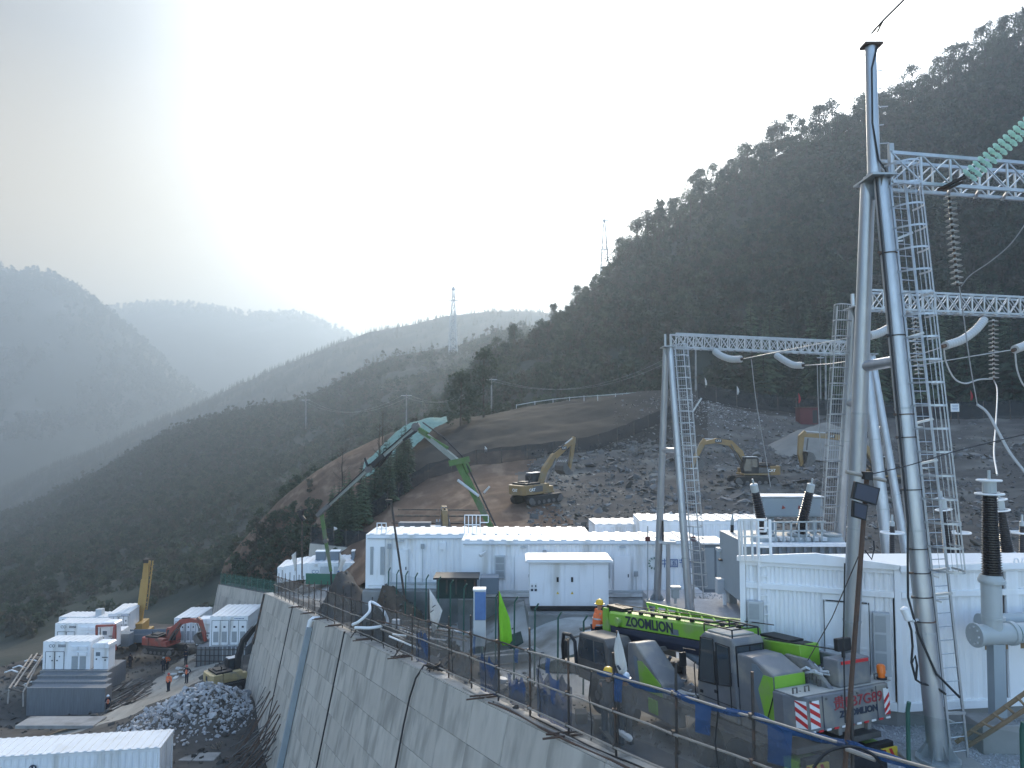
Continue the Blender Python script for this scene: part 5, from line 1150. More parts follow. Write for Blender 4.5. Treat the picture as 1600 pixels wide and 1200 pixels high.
# third gantry: two A-frames and the beam between them
aC = at(1043, 543, 34); fC = [V((7.52, 33.0, -7.75)), V((6.62, 35.6, -7.75))]; aD = V((17.5, 37.5, aC.z)); fD = [V((18.25, 35.6, -7.0)), V((17.1, 39.3, -7.0))]
gC, tC = gantry('left steel gantry standing behind the green crane, with a slim caged ladder', aC, fC, .17, .14, (aC+V((.25, 0, .30)), aD+V((-.2, 0, .30))), None, .40, None, 24, .60)
cage_ladder(gC, tC[0]+V((.40, 0, .1)), fC[0]+V((.42, 0, .4)), V((1, .2, 0)), V((.35, -1, 0)), .40, 22, 40, .26, upto=.93)
for k, x in enumerate((-.10, .16)): b = MB(); b.bar(aC+V((x, 0, 0)), aC+V((x, 0, .6-.1*k)), .08); b.build('beam_post', 'steel_dull', gC, world=True)
gD, tD = gantry('rear steel A-frame carrying the right end of the long lattice beam', aD, fD, .2, .165, None, None, .34)
for f_, lab in ((fC[0], 'concrete footing under the front leg of the left gantry'), (fC[1], 'concrete footing under the rear leg of the left gantry')):
    b = MB(); b.box(f_-V((0, 0, .25)), (1.1, .9, .42)); tag(b.build('footing', 'concrete_plain', bev=.03), lab, 'footing')
# ------------------------------------------------------------------ insulators and conductors
def disc_string(label, p, q, n, r, m, kind='glass_disc', cat='insulator'):
    p, q = V(p), V(q); d = (q-p).normalized(); t = thing('insulator_string', label, cat, p); L = (q-p).length
    b = MB(); b.tube([p, q], .025, 6); b.build('core', 'scaffold', t, world=True)
    pitch = L/n; b = MB(); b.lathe((0, 0, 0), (0, 0, -1), [(.03, -pitch*.40), (.04, -pitch*.2), (r*.32, -pitch*.12), (r*.75, -pitch*.04), (r, pitch*.06), (r*.97, pitch*.13), (r*.3, pitch*.04)], 16); me = b.mesh('disc_mesh', m, True)
    rot = V((0, 0, -1)).rotation_difference(d).to_euler()
    for k in range(n): inst(kind, me, t, p+d*pitch*(k+.5), rot, world=True)
    return t
for k, o in enumerate((V((0, 0, 0)), V((.10, -.05, -.12)))):
    p = at(1506, 274, 15.6)+o; q = at(1616, 178, 15.3)+o
    disc_string(['upper of the two parallel strings of pale green glass discs rising from the near beam', 'lower of the two parallel strings of pale green glass discs rising from the near beam'][k], p, q, 14, .098, 'insulator_glass')
b = MB(); b.bar(at(1466, 297, 16.2), at(1508, 276, 15.6), .07, .05); b.bar(at(1474, 298, 16.1), at(1505, 284, 15.7), .05, .04); tag(b.build('strain_yoke', 'scaffold'), 'dark strain yoke tying the green glass strings to the near beam', 'bracket')
disc_string('hanging string of grey discs under the near beam', at(1483, 304, 16.3), at(1496, 447, 16.3), 16, .13, 'insulator_grey', 'insulator_disc')
disc_string('hanging string of grey discs under the second beam, right of the curved white insulators', at(1552, 498, 26.3), at(1553, 593, 26.3), 14, .16, 'insulator_grey', 'insulator_disc')
disc_string('string of grey discs seen through the ladder cage of the near gantry', at(1430, 494, 26.0), at(1436, 587, 26.0), 14, .15, 'insulator_grey', 'insulator_disc')
def sausage(label, pts, Y0, Y1, r):
    t = thing('curved_insulator', label, 'insulator', at(pts[0][0], pts[0][1], Y0), 0, 'curved white insulators'); n = len(pts)
    P = np.array([tuple(at(x, y, Y0+(Y1-Y0)*i/(n-1))) for i, (x, y) in enumerate(pts)]); C = catmull(P, 40, 0); b = MB(); b.tube([V(c) for c in C], [r*(1+.10*(k % 2)) for k in range(40)], 14); b.build('sheath', 'polymer', t, world=True)
    b = MB(); b.tube([V(C[0])+(V(C[0])-V(C[2]))*1.2, V(C[1])], r*.5, 8); b.tube([V(C[-2]), V(C[-1])+(V(C[-1])-V(C[-3]))*1.2], r*.5, 8); b.build('end_fitting', 'scaffold', t, world=True)
sausage('curved white insulator hanging from the second beam, right of the near ladder', [(1538, 500), (1524, 516), (1503, 531), (1477, 540)], 26.3, 25.2, .13)
sausage('curved white insulator seen just left of the near gantry leg', [(1411, 494), (1396, 508), (1375, 520), (1357, 525)], 26, 25, .13)
sausage('curved white insulator at the right edge of the picture', [(1640, 505), (1622, 524), (1605, 538), (1586, 546)], 26.3, 25.2, .13)
sausage('left curved white insulator under the long left beam', [(1117, 549), (1127, 556), (1142, 561), (1158, 561)], 34.4, 33.2, .14)
sausage('right curved white insulator under the long left beam', [(1213, 555), (1225, 563), (1239, 570), (1254, 571)], 35, 33.8, .14)
def wire(label, pts, r=.014, m='steel_dull', cat='wire', n=40, name='conductor'):
    P = np.array([tuple(at(*p)) for p in pts]); C = catmull(P, n, 0); b = MB(); b.tube([V(c) for c in C], r, 5); return tag(b.build(name, m, smooth=True), label, cat)
wire('earth wire running up from the top of the lightning mast', [(1362, 52, 16.1), (1380, 32, 15.6), (1412, 0, 14.5), (1462, -52, 13)], .022, 'scaffold')
wire('second strand from the mast top joining the earth wire', [(1371, 50, 16.1), (1376, 40, 15.8), (1381, 31, 15.6)], .02, 'scaffold')
wire('slack wire swinging from the grey disc string towards the right edge', [(1502, 447, 16.3), (1516, 430, 16), (1548, 408, 15.5), (1580, 380, 15), (1612, 335, 14.4)], .012)
wire('thin vertical drop wire from the near disc string to the pale cable', [(1499, 448, 16.3), (1505, 490, 17), (1516, 570, 18), (1527, 632, 19)], .014)
wire('thick pale flexible cable arching down at the right edge', [(1527, 632, 19), (1543, 645, 18.7), (1560, 675, 18.2), (1580, 710, 17.8), (1612, 750, 17.2)], .034, 'polymer', 'cable', name='flexible_cable')
wire('jumper loop below the second beam from the curved insulator to the disc string', [(1475, 545, 25.2), (1478, 565, 25.4), (1491, 591, 25.6), (1508, 599, 25.8), (1530, 593, 26), (1551, 592, 26.3)], .028, 'polymer', 'cable')
wire('jumper loop leaving the curved insulator at the right edge', [(1586, 550, 25.2), (1590, 580, 25.4), (1602, 605, 25.6), (1625, 620, 25.8)], .028, 'polymer', 'cable')
wire('drop from the grey disc string down to the ringed bushing', [(1553, 594, 26.3), (1558, 610, 25), (1556, 660, 21), (1553, 706, 18), (1558, 742, 16)], .02)
wire('line conductor from the left white insulator to the near gantry leg', [(1160, 561, 33.2), (1235, 546, 31), (1345, 524, 28)], .018, 'polymer')
wire('line conductor from the right white insulator to the near gantry leg', [(1256, 571, 33.8), (1300, 568, 32), (1348, 560, 29)], .018, 'polymer')
wire('line conductor from the near gantry leg to the curved insulator beside the ladder', [(1385, 570, 27), (1430, 556, 26), (1476, 541, 25.2)], .018, 'polymer')
wire('line conductor passing the ladder cage to the insulator at the right edge', [(1435, 571, 26), (1510, 558, 25.6), (1586, 546, 25.2)], .018, 'polymer')
wire('drop wire below the left curved insulator', [(1174, 562, 33.2), (1182, 630, 34), (1195, 705, 36), (1204, 760, 37)], .02)
wire('drop wire below the right curved insulator', [(1277, 571, 33.6), (1279, 640, 34.5), (1283, 720, 36)], .02)
wire('thin black cable from the floodlight pole past the near ladder to the right edge', [(1356, 742, 11.9), (1420, 727, 12.3), (1500, 703, 12.7), (1612, 676, 13.2)], .009, 'black', 'cable')
# ------------------------------------------------------------------ gas pipe, bushings, transformer
def bushing(label, base, top, r0, r1, ring=True, shed=24, col='porcelain_black', cap=.35, turret=None, name='bushing', group='black bushings of the substation'):
    base, top = V(base), V(top); d = (top-base).normalized(); L = (top-base).length; t = thing(name, label, 'insulator', base, 0, group)
    prof = []
    for k in range(shed):
        a = L*k/shed; r = r0+(r1-r0)*k/shed; prof += [(r, a), (r*1.18, a+L/shed*.35), (r, a+L/shed*.55)]
    b = MB(); b.lathe(base, d, prof+[(r1, L)], 18); b.build('sheds', col, t, world=True)
    b = MB(); b.lathe(top, d, [(r1*1.05, 0), (r1*1.05, cap), (r1*.6, cap+.02), (.03, cap+.03), (.03, cap+.2)], 14); b.build('cap', 'ral_grey', t, world=True)
    b = MB(); b.lathe(base-d*.1, d, [(r0*1.45, 0), (r0*1.45, .06), (r0*1.15, .1)], 18); b.build('flange', 'ral_grey', t, world=True)
    if ring:
        for h, R_ in ((-.02, r1*2.05), (cap*.98, r1*1.75)):
            b = MB(); u = d.orthogonal().normalized(); w = d.cross(u); b.tube([top+d*h+(u*math.cos(a)+w*math.sin(a))*R_ for a in np.linspace(0, 2*math.pi, 25)], .022, 6)
            for a in (0, 1.57, 3.14, 4.71): b.bar(top+d*h, top+d*h+(u*math.cos(a)+w*math.sin(a))*R_, .015)
            b.build('corona_ring', 'sign_white', t, world=True, smooth=True)
    return t
Yg = 15.9
bt_ = bushing('large black ribbed bushing with two white rings on the grey pipe column at the right', at(1550, 903, Yg), at(1546, 770, Yg), .17, .125, True, 34, cap=.26)
gp = thing('gas_duct', 'grey pipe column and tee carrying the large black bushing, bolted to a concrete block', 'pipe', at(1556, 1160, Yg))
b = MB(); b.lathe(at(1551, 985, Yg), (0, 0, 1), [(.19, 0), (.19, .98), (.24, .985), (.24, 1.03), (.2, 1.12)], 22); b.lathe(at(1552, 967, Yg), (0, 0, 1), [(.22, 0), (.22, .05)], 22); b.build('column', 'ral_grey', gp, world=True, smooth=True)
b = MB(); pT = at(1551, 991, Yg); b.lathe(pT-V((.42, .08, 0)), V((1, .18, 0)), [(.22, 0), (.24, .0), (.24, .06), (.21, .07), (.21, .8), (.24, .81), (.24, .9), (.2, .91), (.2, 6)], 22); b.build('tee', 'ral_grey', gp, world=True, smooth=True)
b = MB(); p2 = at(1530, 972, Yg+.75); b.lathe(p2, V((1, .1, 0)), [(.16, 0), (.18, 0), (.18, .1), (.17, .12), (.17, 6)], 20); b.build('pipe', 'ral_grey', gp, world=True, smooth=True)
b = MB(); b.bar(at(1556, 1005, Yg), at(1559, 1118, Yg), .24, .24); b.build('support_post', 'transformer', gp, world=True)
b = MB(); b.lathe(pT+V((.46, .08, 0)), V((1, .18, 0)), [(.215, 0), (.215, .05)], 20); b.build('earth_strap', 'green_post', gp, world=True)
for a in range(8):
    b = MB(); b.box(pT+V((-.43, -.08+.16*math.cos(a*.785), .17*math.sin(a*.785))), (.03, .03, .03)); b.build('bolt', 'trim_grey', gp, world=True)
cb = MB(); pb_ = at(1561, 1138, Yg); cb.box((pb_.x, Yg+.25, GRAV_Z+.28), (.78, .7, .58)); tag(cb.build('concrete_block', 'concrete_plain', bev=.02), 'square grey concrete block in the gravel under the gas pipe column', 'block')
bushing('black bushing with rings just right of and behind the large one', at(1574, 862, 21), at(1564, 796, 21), .15, .10, True, 20, cap=.28)
bushing('black ringed bushing rising behind the ladder cage', at(1484, 866, 21), at(1474, 795, 21), .13, .095, True, 20, cap=.28)
for i, (x, lab) in enumerate(((1394, 'slim black surge arrester with a white ring between the gantry legs'), (1498, 'slim black surge arrester with a wide white ring right of the ladder cage'), (1597, 'slim black surge arrester at the right edge of the picture'))):
    t = bushing(lab, at(x, 868, 22), at(x, 822, 22), .07, .065, False, 14, cap=.12, name='surge_arrester', group='surge arresters')
    b = MB(); c = at(x, 832, 22); b.tube([c+V((math.cos(a)*.3, math.sin(a)*.3, 0)) for a in np.linspace(0, 6.283, 21)], .028, 6); b.bar(c-V((.3, 0, 0)), c+V((.3, 0, 0)), .03); b.build('grading_ring', 'sign_white', t, world=True)
    b = MB(); b.bar(at(x, 868, 22)-V((0, 0, 3.0)), at(x, 868, 22), .16); b.build('post', 'ral_grey', t, world=True)
tr = thing('power_transformer', 'large grey blue transformer with a long conservator tank behind the white gabled roof', 'transformer', at(1245, 860, 27)-V((0, 0, 2)))
Yt = 27
def trbox(name, m, xa, xb, ya, yb, Ya, Yb, bev=.02, lay=None):
    pa, pb = at(xa, ya, Ya), at(xb, yb, Ya); b = MB(); b.box(((pa.x+pb.x)/2, (Ya+Yb)/2, (pa.z+pb.z)/2), (abs(pb.x-pa.x), Yb-Ya, abs(pa.z-pb.z))); return b.build(name, m, tr, world=True, bev=bev)
trbox('tank', 'transformer', 1168, 1332, 850, 950, 26, 29.5)
b = MB(); p, q = at(1160, 851, 25.9), at(1340, 851, 25.9); b.bar(p, q, .3, .1); b.build('tank_rim', 'white_paint', tr, world=True)
for k in range(12): b = MB(); x = 1180+k*13; b.bar(at(x, 852, 25.85), at(x, 905, 25.85), .06, .12); b.build('stiffener', 'cabinet_dark', tr, world=True)
trbox('conservator', 'transformer', 1191, 1287, 777, 808, 28.2, 29.3, .06); trbox('conservator_top', 'white_paint', 1190, 1288, 775.5, 777, 28.15, 29.35, .005)
for x in (1206, 1273): trbox('conservator_leg', 'transformer', x-4, x+4, 808, 850, 28.5, 28.8, .01)
b = MB()
for x in (1230, 1255): b.lathe(at(x-6, 793, 28.17), (0, -1, 0), [(.09, 0), (.001, .01)], 3)
b.build('marks', 'red_paint', tr, world=True)
for xs, w in (((1193, 840), .62), ((1248, 840), .62), ((1300, 842), .55)):
    b = MB(); b.lathe(at(xs[0], 852, 26.8), (0, 0, 1), [(w*.85, 0), (w*.62, .3), (w*.55, .32), (w*.62, .36), (w*.62, .4)], 18); b.build('turret', 'ral_grey', tr, world=True)
b = MB()
for y in (816, 830): b.bar(at(1196, y, 26.3), at(1290, y-1, 26.3), .05)
for k in range(8): b.bar(at(1200+k*12, 815, 26.3), at(1200+k*12, 850, 26.3), .05)
b.build('guard_rail', 'ral_grey', tr, world=True)
for k in range(7): trbox('cover_cap', 'sign_white', 1206+k*13, 1215+k*13, 840, 846, 26.4, 26.8, .01)
bushing('black transformer bushing leaning to the left', at(1194, 832, 26.6), at(1180, 768, 26.2), .16, .125, False, 18, cap=.26)
bushing('black transformer bushing leaning to the right', at(1250, 832, 26.6), at(1265, 768, 26.2), .16, .125, False, 18, cap=.26)
bushing('slim black bushing on the grey apparatus left of the white roof ladder', at(1143, 850, 29), at(1144, 820, 29), .07, .06, False, 12, cap=.2, name='bushing')
gc = thing('apparatus_cabinet', 'dark blue grey apparatus cabinet standing against the rear white cabin', 'cabinet', at(1115, 925, 34))
def gbox(name, m, xa, xb, ya, yb, Ya, Yb, par=None, bev=.015):
    pa, pb = at(xa, ya, Ya), at(xb, yb, Ya); b = MB(); b.box(((pa.x+pb.x)/2, (Ya+Yb)/2, (pa.z+pb.z)/2), (abs(pb.x-pa.x), Yb-Ya, abs(pa.z-pb.z))); return b.build(name, m, par or gc, world=True, bev=bev)
gbox('body', 'cabinet_dark', 1098, 1137, 850, 926, 34, 36)
gbox('door_panel', 'transformer', 1100, 1117, 856, 921, 33.97, 34); gbox('door_panel', 'transformer', 1119, 1135, 856, 921, 33.97, 34); gbox('top_rim', 'white_paint', 1096, 1139, 848.5, 851, 33.9, 36.1)
ga = thing('switch_apparatus', 'grey switch apparatus with a drive box, left of the white roof ladder', 'apparatus', at(1143, 940, 30))
gbox('drum', 'ral_grey', 1135, 1154, 850, 880, 29, 30, ga, .08); gbox('arm', 'trim_grey', 1122, 1148, 857, 862, 29.2, 29.6, ga); gbox('drive_box', 'trim_grey', 1121, 1137, 905, 929, 29, 29.4, ga, .03); gbox('column', 'transformer', 1139, 1152, 880, 960, 29.2, 29.7, ga); gbox('pipe', 'scaffold', 1127, 1130, 862, 905, 29.3, 29.4, ga); gbox('cross_arm', 'scaffold', 1124, 1156, 874, 877, 29.1, 29.3, ga); gbox('label_plate', 'sign_white', 1130, 1136, 928, 946, 28.9, 29, ga)
# small steel posts with red lamp boxes in front of the lettered cabin
for x, lab in ((1012, 'slim steel post with a dark red box left of the left gantry'), (1083, 'slim steel post with a dark red box right of the slim caged ladder')):
    t = thing('lamp_post', lab, 'post', at(x, 948, 35)); b = MB(); b.bar(at(x, 952, 35), at(x, 822, 35), .05); b.build('post', 'steel_dull', t, world=True); b = MB(); b.box(at(x, 842, 34.95), (.2, .14, .2)); b.build('box', 'banner_red', t, world=True)
t = thing('steel_post', 'short galvanised steel column with a head plate between the legs of the left gantry', 'post', at(1044, 940, 35)); b = MB(); b.bar(at(1044, 946, 35), at(1044, 850, 35), .16); b.build('post', 'steel_zinc', t, world=True); b = MB(); b.bar(at(1030, 847, 35), at(1056, 848, 35), .2, .1); b.build('head_plate', 'trim_grey', t, world=True); b = MB(); b.lathe(at(1036, 845, 35), (0, 0, 1), [(.05, 0), (.04, .9)], 8); b.build('arrester', 'porcelain_black', t, world=True)
b = MB(); p = at(1055, 918, 34.5); b.box(p, (.45, .4, .12)); b.box(p+V((0, 0, -.25)), (.3, .3, .4)); b.bar(p, p-V((0, 0, .7)), .1); tag(b.build('valve_stand', 'ral_grey'), 'small grey valve stand on a stub post beside the slim caged ladder', 'stand')
# ------------------------------------------------------------------ excavators
def poly_arm(b, pts, ws, th, y0=0):
    """flat sided arm along pts in the xz plane with depth ws at each point"""
    n = len(pts); L, Rr = [], []
    for i in range(n):
        d = V(pts[min(i+1, n-1)])-V(pts[max(i-1, 0)]); d = V((d[0], 0, d[1])).normalized(); nr = V((-d.z, 0, d.x)); p = V((pts[i][0], 0, pts[i][1]))
        L.append(p+nr*ws[i]/2); Rr.append(p-nr*ws[i]/2)
    poly = [(v.x, v.z) for v in L]+[(v.x, v.z) for v in reversed(Rr)]; b.prism(poly, y0-th/2, y0+th/2)
def excavator(label, loc, yaw, body='cat_yellow', boom=None, stick=None, bucket=None, boom_m=None, brand='CAT', tilt=0, hood='black', s=1.0, group='excavators on the site', cat='excavator'):
    t = thing('excavator', label, cat, loc, 0, group, (0, R(tilt), yaw)); t.scale = (s, s, s)
    for sd in (-1, 1):
        b = MB(); prof = [(-2.3, .25), (-2.05, .02), (2.05, .02), (2.35, .3), (2.35, .62), (2.05, .92), (-2.05, .92), (-2.4, .62)]; b.prism(prof, sd*1.25-.3, sd*1.25+.3); tr_ = b.build('track', 'rubber', t)
        g = MB()
        for k in range(20): g.box((-2.15+4.3*k/19, sd*1.25, .94), (.12, .62, .05)); g.box((-2.15+4.3*k/19, sd*1.25, .0), (.12, .62, .05))
        g.build('track_shoe', 'dust_metal', tr_)['kind'] = 'stuff'
        g = MB()
        for k in range(6): g.lathe((-1.7+.68*k, sd*1.56, .3), (0, sd, 0), [(.2, 0), (.2, .06)], 10)
        for x in (-2.0, 2.0): g.lathe((x, sd*1.56, .48), (0, sd, 0), [(.34, 0), (.34, .06)], 12)
        g.build('rollers', 'dust_metal', tr_)['kind'] = 'stuff'
    b = MB(); b.box((0, 0, .65), (2.2, 1.9, .5)); b.lathe((0, 0, .85), (0, 0, 1), [(.75, 0), (.75, .28)], 18); b.build('undercarriage', 'black', t)
    b = MB(); b.box((-.55, 0, 1.2), (3.9, 2.7, .2)); b.box((-.4, -.95, 1.7), (2.2, .8, .8)); b.box((.9, -1.0, 1.55), (.7, .7, .5)); b.build('house', body, t, bev=.04)
    b = MB(); q = [(-2.9, -1.0), (-2.65, -1.42), (-1.6, -1.45), (-1.6, 1.45), (-2.65, 1.42), (-2.9, 1.0)]; b.prism(q, 1.12, 2.12, ex=(1, 0, 0), ey=(0, 1, 0), ez=(0, 0, 1)); b.build('counterweight', body, t, bev=.06)
    b = MB(); b.box((-1.35, 0, 2.2), (1.9, 2.4, .22)); b.box((-1.4, .1, 2.36), (1.2, 1.2, .14)); b.tube([(-1.5, -.7, 2.2), (-1.5, -.7, 2.75), (-1.62, -.7, 2.85)], .07, 8); b.build('engine_hood', hood, t, bev=.03)
    b = MB(); b.box((-.9, 1.36, 1.65), (1.4, .04, .6)); b.box((-.9, -1.36, 1.65), (1.3, .04, .6)); b.build('side_door', 'dust_metal' if body == 'cat_yellow' else body, t, bev=.01)
    cabp = [(-.35, 1.3), (1.35, 1.3), (1.45, 1.9), (1.15, 3.05), (-.15, 3.1), (-.35, 2.9)]
    b = MB(); b.prism(cabp, .45, 1.4); c = b.build('cab', 'black' if body != 'red_paint' else body, t, bev=.04)
    for y, nm in ((.44, 'window'), (1.41, 'window')):
        g = MB(); g.prism([(-.2, 2.0), (.42, 2.0), (.42, 2.9), (-.1, 2.9)], y-.01, y+.01); g.build(nm, 'glass', c); g = MB(); g.prism([(.5, 1.55), (1.28, 1.55), (1.33, 1.9), (1.06, 2.9), (.5, 2.9)], y-.01, y+.01); g.build(nm, 'glass', c)
    g = MB(); g.add([(1.40, .52, 1.5), (1.40, 1.33, 1.5), (1.19, 1.33, 2.95), (1.19, .52, 2.95)], [(0, 1, 2, 3)]); g.build('window', 'glass', c)
    b = MB(); b.box((.5, .92, 3.13), (1.4, 1.0, .06)); b.build('cab_roof', 'trim_grey' if body != 'red_paint' else body, c)
    bm_ = boom_m or body; n = len(boom)
    b = MB(); ws = np.interp(np.arange(n)/(n-1), [0, .45, 1], [.42, .74, .36]); poly_arm(b, boom, list(ws), .5); bo = b.build('boom', bm_, t, bev=.02)
    b = MB(); p, q = V((boom[0][0]+.35, -.45, boom[0][1]-.2)), V((boom[n//2][0], -.36, boom[n//2][1]-.1))
    for y in (-.4, .4): p.y = y; q.y = y*.9; b.tube([p, p.lerp(q, .6)], .10, 8); b.tube([p.lerp(q, .55), q], .055, 8)
    b.build('boom_cylinder', 'dust_metal', bo)
    b = MB(); p, q = V((boom[n//2][0], 0, boom[n//2][1]+.42)), V((stick[0][0], 0, stick[0][1])); b.tube([p, p.lerp(q, .55)], .09, 8); b.build('stick_cylinder', 'black', bo); b = MB(); b.tube([p.lerp(q, .5), q], .05, 8); b.build('piston_rod', 'trim_grey', bo)
    b = MB(); poly_arm(b, stick, list(np.interp(np.arange(len(stick))/(len(stick)-1), [0, .25, 1], [.3, .62, .28])), .36); sk = b.build('stick', bm_, t, bev=.02)
    p, q = V((stick[0][0], 0, stick[0][1])), V((stick[-1][0], 0, stick[-1][1])); d = (q-p).normalized(); s_ = V((d.z, 0, -d.x))*(-.42 if stick[-1][0] > stick[0][0]-9 else .42)
    b = MB(); b.tube([p.lerp(q, .2)-s_*.9, p.lerp(q, .72)-s_*.8], .07, 8); b.tube([p.lerp(q, .7)-s_*.8, q-s_*.5], .04, 8); b.build('bucket_cylinder', 'dust_metal', sk)
    o, a = bucket; ca, sa = math.cos(R(a)), math.sin(R(a))
    prof = [(0, .15), (.55, .1), (1.05, -.25), (1.2, -.75), (1.0, -1.2), (.55, -1.42), (.35, -1.40), (.85, -1.05), (.98, -.7), (.8, -.35), (.3, -.15), (0, -.1)]
    prof = [(o[0]+x*ca-z*sa, o[1]+x*sa+z*ca) for x, z in prof]
    b = MB(); b.prism(prof, -.7, .7); cap_ = prof[:6]; b.prism(cap_+[prof[5]], -.72, -.68); b.prism(cap_+[prof[5]], .68, .72); bu = b.build('bucket', 'dust_metal', t)
    b = MB(); tp = V((prof[5][0], 0, prof[5][1])); dd = (V((prof[5][0], 0, prof[5][1]))-V((prof[4][0], 0, prof[4][1]))).normalized()
    for k in range(5): b.bar(tp+V((0, -.6+.3*k, 0)), tp+dd*.3+V((0, -.6+.3*k, 0)), .12, .07)
    b.build('bucket_teeth', 'steel_dull', bu)
    if brand:
        text('lettering', brand, .42, 'sign_white', t, (-1.75, 1.46, 1.62), (R(90), 0, R(180)), .01, bold=.012); text('lettering', brand, .42, 'sign_white', t, (-1.75, -1.46, 1.62), (R(90), 0, 0), .01, bold=.012)
        m_ = boom[len(boom)*2//3]; b = MB(); b.box((m_[0]-.2, 0, m_[1]-.02), (.75, .53, .36)); b.build('decal', 'ink', bo)
        text('lettering', brand, .32, 'sign_white', bo, (m_[0]-.2, .272, m_[1]-.02), (R(90), 0, R(180)), .006); text('lettering', brand, .32, 'sign_white', bo, (m_[0]-.2, -.272, m_[1]-.02), (R(90), 0, 0), .006)
        text('lettering', brand, .42, 'sign_white', t, (-2.92, 0, 1.6), (R(90), 0, R(-90)), .01, bold=.012)
    else:
        b = MB(); b.box((-2.91, 0, 1.62), (.02, .5, .5)); b.build('decal', 'ink', t)
    return t
def ground_at(Gd, px, py): return on_grid_px(Gd, px, py, (.0, .6), 90)
def rocket(p): return p
e1p = ground_at(CG, 838, 786)
excavator('yellow excavator at the left end of the rubble slope, arm reaching up to the right', e1p, R(38), boom=[(.5, 1.8), (1.3, 3.5), (2.6, 4.7), (4.2, 5.6), (5.6, 6.4)], stick=[(5.75, 6.7), (5.55, 6.2), (5.2, 4.6), (4.7, 2.9)], bucket=((4.7, 2.9), 200), tilt=-3, s=.92)
e2p = ground_at(CG, 1178, 755)
excavator('yellow excavator facing left in mid rubble slope, its bucket on the stones', e2p, R(181), boom=[(.5, 1.8), (1.3, 3.6), (2.4, 4.6), (4.0, 4.9), (5.6, 4.6)], stick=[(5.3, 5.1), (5.6, 4.5), (6.4, 2.9), (6.8, 1.7)], bucket=((6.8, 1.7), 190), s=.95)
e3p = ground_at(CG, 1375, 760)
excavator('yellow excavator right of the sand pile, mostly hidden behind the steel columns', e3p, R(183), boom=[(.5, 1.8), (1.5, 3.9), (3.2, 4.9), (5.5, 5.2), (8.2, 5.3)], stick=[(7.9, 5.7), (8.3, 5.2), (8.5, 3.4), (8.3, 2.2)], bucket=((8.3, 2.2), 175))
e4p = at(697, 838, 62)-V((0, 0, 1.9))
excavator('yellow excavator arm showing above the roof of the long left cabin', e4p, R(100), boom=[(.5, 1.8), (.9, 3.2), (1.6, 4.2), (2.6, 4.6), (3.6, 4.4)], stick=[(3.3, 4.7), (3.7, 4.3), (4.1, 2.8), (4.2, 1.9)], bucket=((4.2, 1.9), 190), s=.85)
e5p = at(362, 1074, 74)
excavator('pale yellow excavator with a black arm, squeezed between the stone heap and the retaining wall', e5p, R(42), body='deere_yellow', boom=[(.5, 1.8), (.7, 3.4), (1.3, 5.0), (2.4, 6.2), (3.4, 6.9)], boom_m='black', stick=[(3.2, 7.2), (3.5, 6.7), (3.9, 5.2), (3.9, 4.0)], bucket=((3.9, 4.0), 190), brand=None, s=.82)
e6p = at(258, 1019, 92)
excavator('red excavator standing across the lower road with its arm folded over to the right', e6p, R(-16), body='red_paint', boom=[(.4, 1.7), (1.2, 3.2), (2.6, 4.3), (4.2, 4.6), (5.4, 4.5)], stick=[(5.1, 5.0), (5.5, 4.6), (6.2, 3.0), (6.4, 1.9)], bucket=((6.4, 1.9), 200), brand=None, s=.86)
# ------------------------------------------------------------------ yellow crane and dark truck at the end of the lower road
yc = thing('telescopic_crane', 'yellow crane with its boom raised almost upright beyond the lower road', 'crane', at(213, 1004, 106), R(8))
b = MB(); b.box((0, 0, 1.0), (2.7, 6.0, .9)); b.build('carrier', 'crane_yellow', yc, bev=.05)
b = MB(); b.box((0, 0, 2.2), (2.3, 3.0, 1.3)); b.box((-.75, -1.2, 2.5), (1.0, 1.2, 1.7)); b.build('superstructure', 'crane_yellow', yc, bev=.05)
b = MB(); b.box((-.75, -1.82, 2.9), (.8, .03, .9)); b.build('window', 'glass', yc)
b = MB(); b.bar((.1, .5, 2.4), (.75, .3, 8.4), .66, .8); b.bar((.72, .3, 8.2), (.95, .25, 10.8), .5, .6); bo = b.build('boom', 'crane_yellow', yc, bev=.04)
b = MB(); b.bar((.95, -.3, 4.4), (1.6, -.5, 11.0), .26, .26); b.bar((1.35, -.3, 4.4), (2.0, -.5, 11.0), .14, .14); b.build('jib', 'crane_yellow', bo)
for k in range(10): b = MB(); p = V((.95+.08*k, -.35, 4.6+.62*k)); b.bar(p, p+V((.42, 0, .3)), .08); b.build('lattice_bar', 'crane_yellow', bo)
b = MB(); b.box((.95, .2, 10.9), (.7, .9, .5)); b.tube([(1.6, -.8, 10.6), (1.6, -.8, 4.4)], .03, 5); b.build('boom_head', 'black', bo)
for k in range(6):
    b = MB(); b.lathe(((-1.36 if k % 2 else 1.1), -2.2+2.1*(k//2), .55), (1, 0, 0), [(.55, 0), (.55, .28)], 14); b.build('wheel', 'rubber', yc)
dt = thing('flatbed_truck', 'dark flatbed truck with a pale cab parked behind the red excavator', 'truck', at(232, 1014, 98.5), R(4))
b = MB(); b.box((.4, 0, 1.25), (6.6, 2.4, .3)); b.box((.4, -1.2, 1.75), (6.4, .08, .8)); b.box((.4, 1.2, 1.75), (6.4, .08, .8)); b.box((3.6, 0, 1.75), (.08, 2.4, .8)); b.build('load_bed', 'cabinet_dark', dt)
b = MB(); b.prism([(-4.6, .6), (-2.9, .6), (-2.9, 2.6), (-4.2, 2.6), (-4.6, 1.7)], -1.15, 1.15); c = b.build('cab', 'sign_white', dt, bev=.06); b = MB(); b.box((-3.6, -1.16, 2.0), (.9, .03, .6)); b.build('window', 'glass', c)
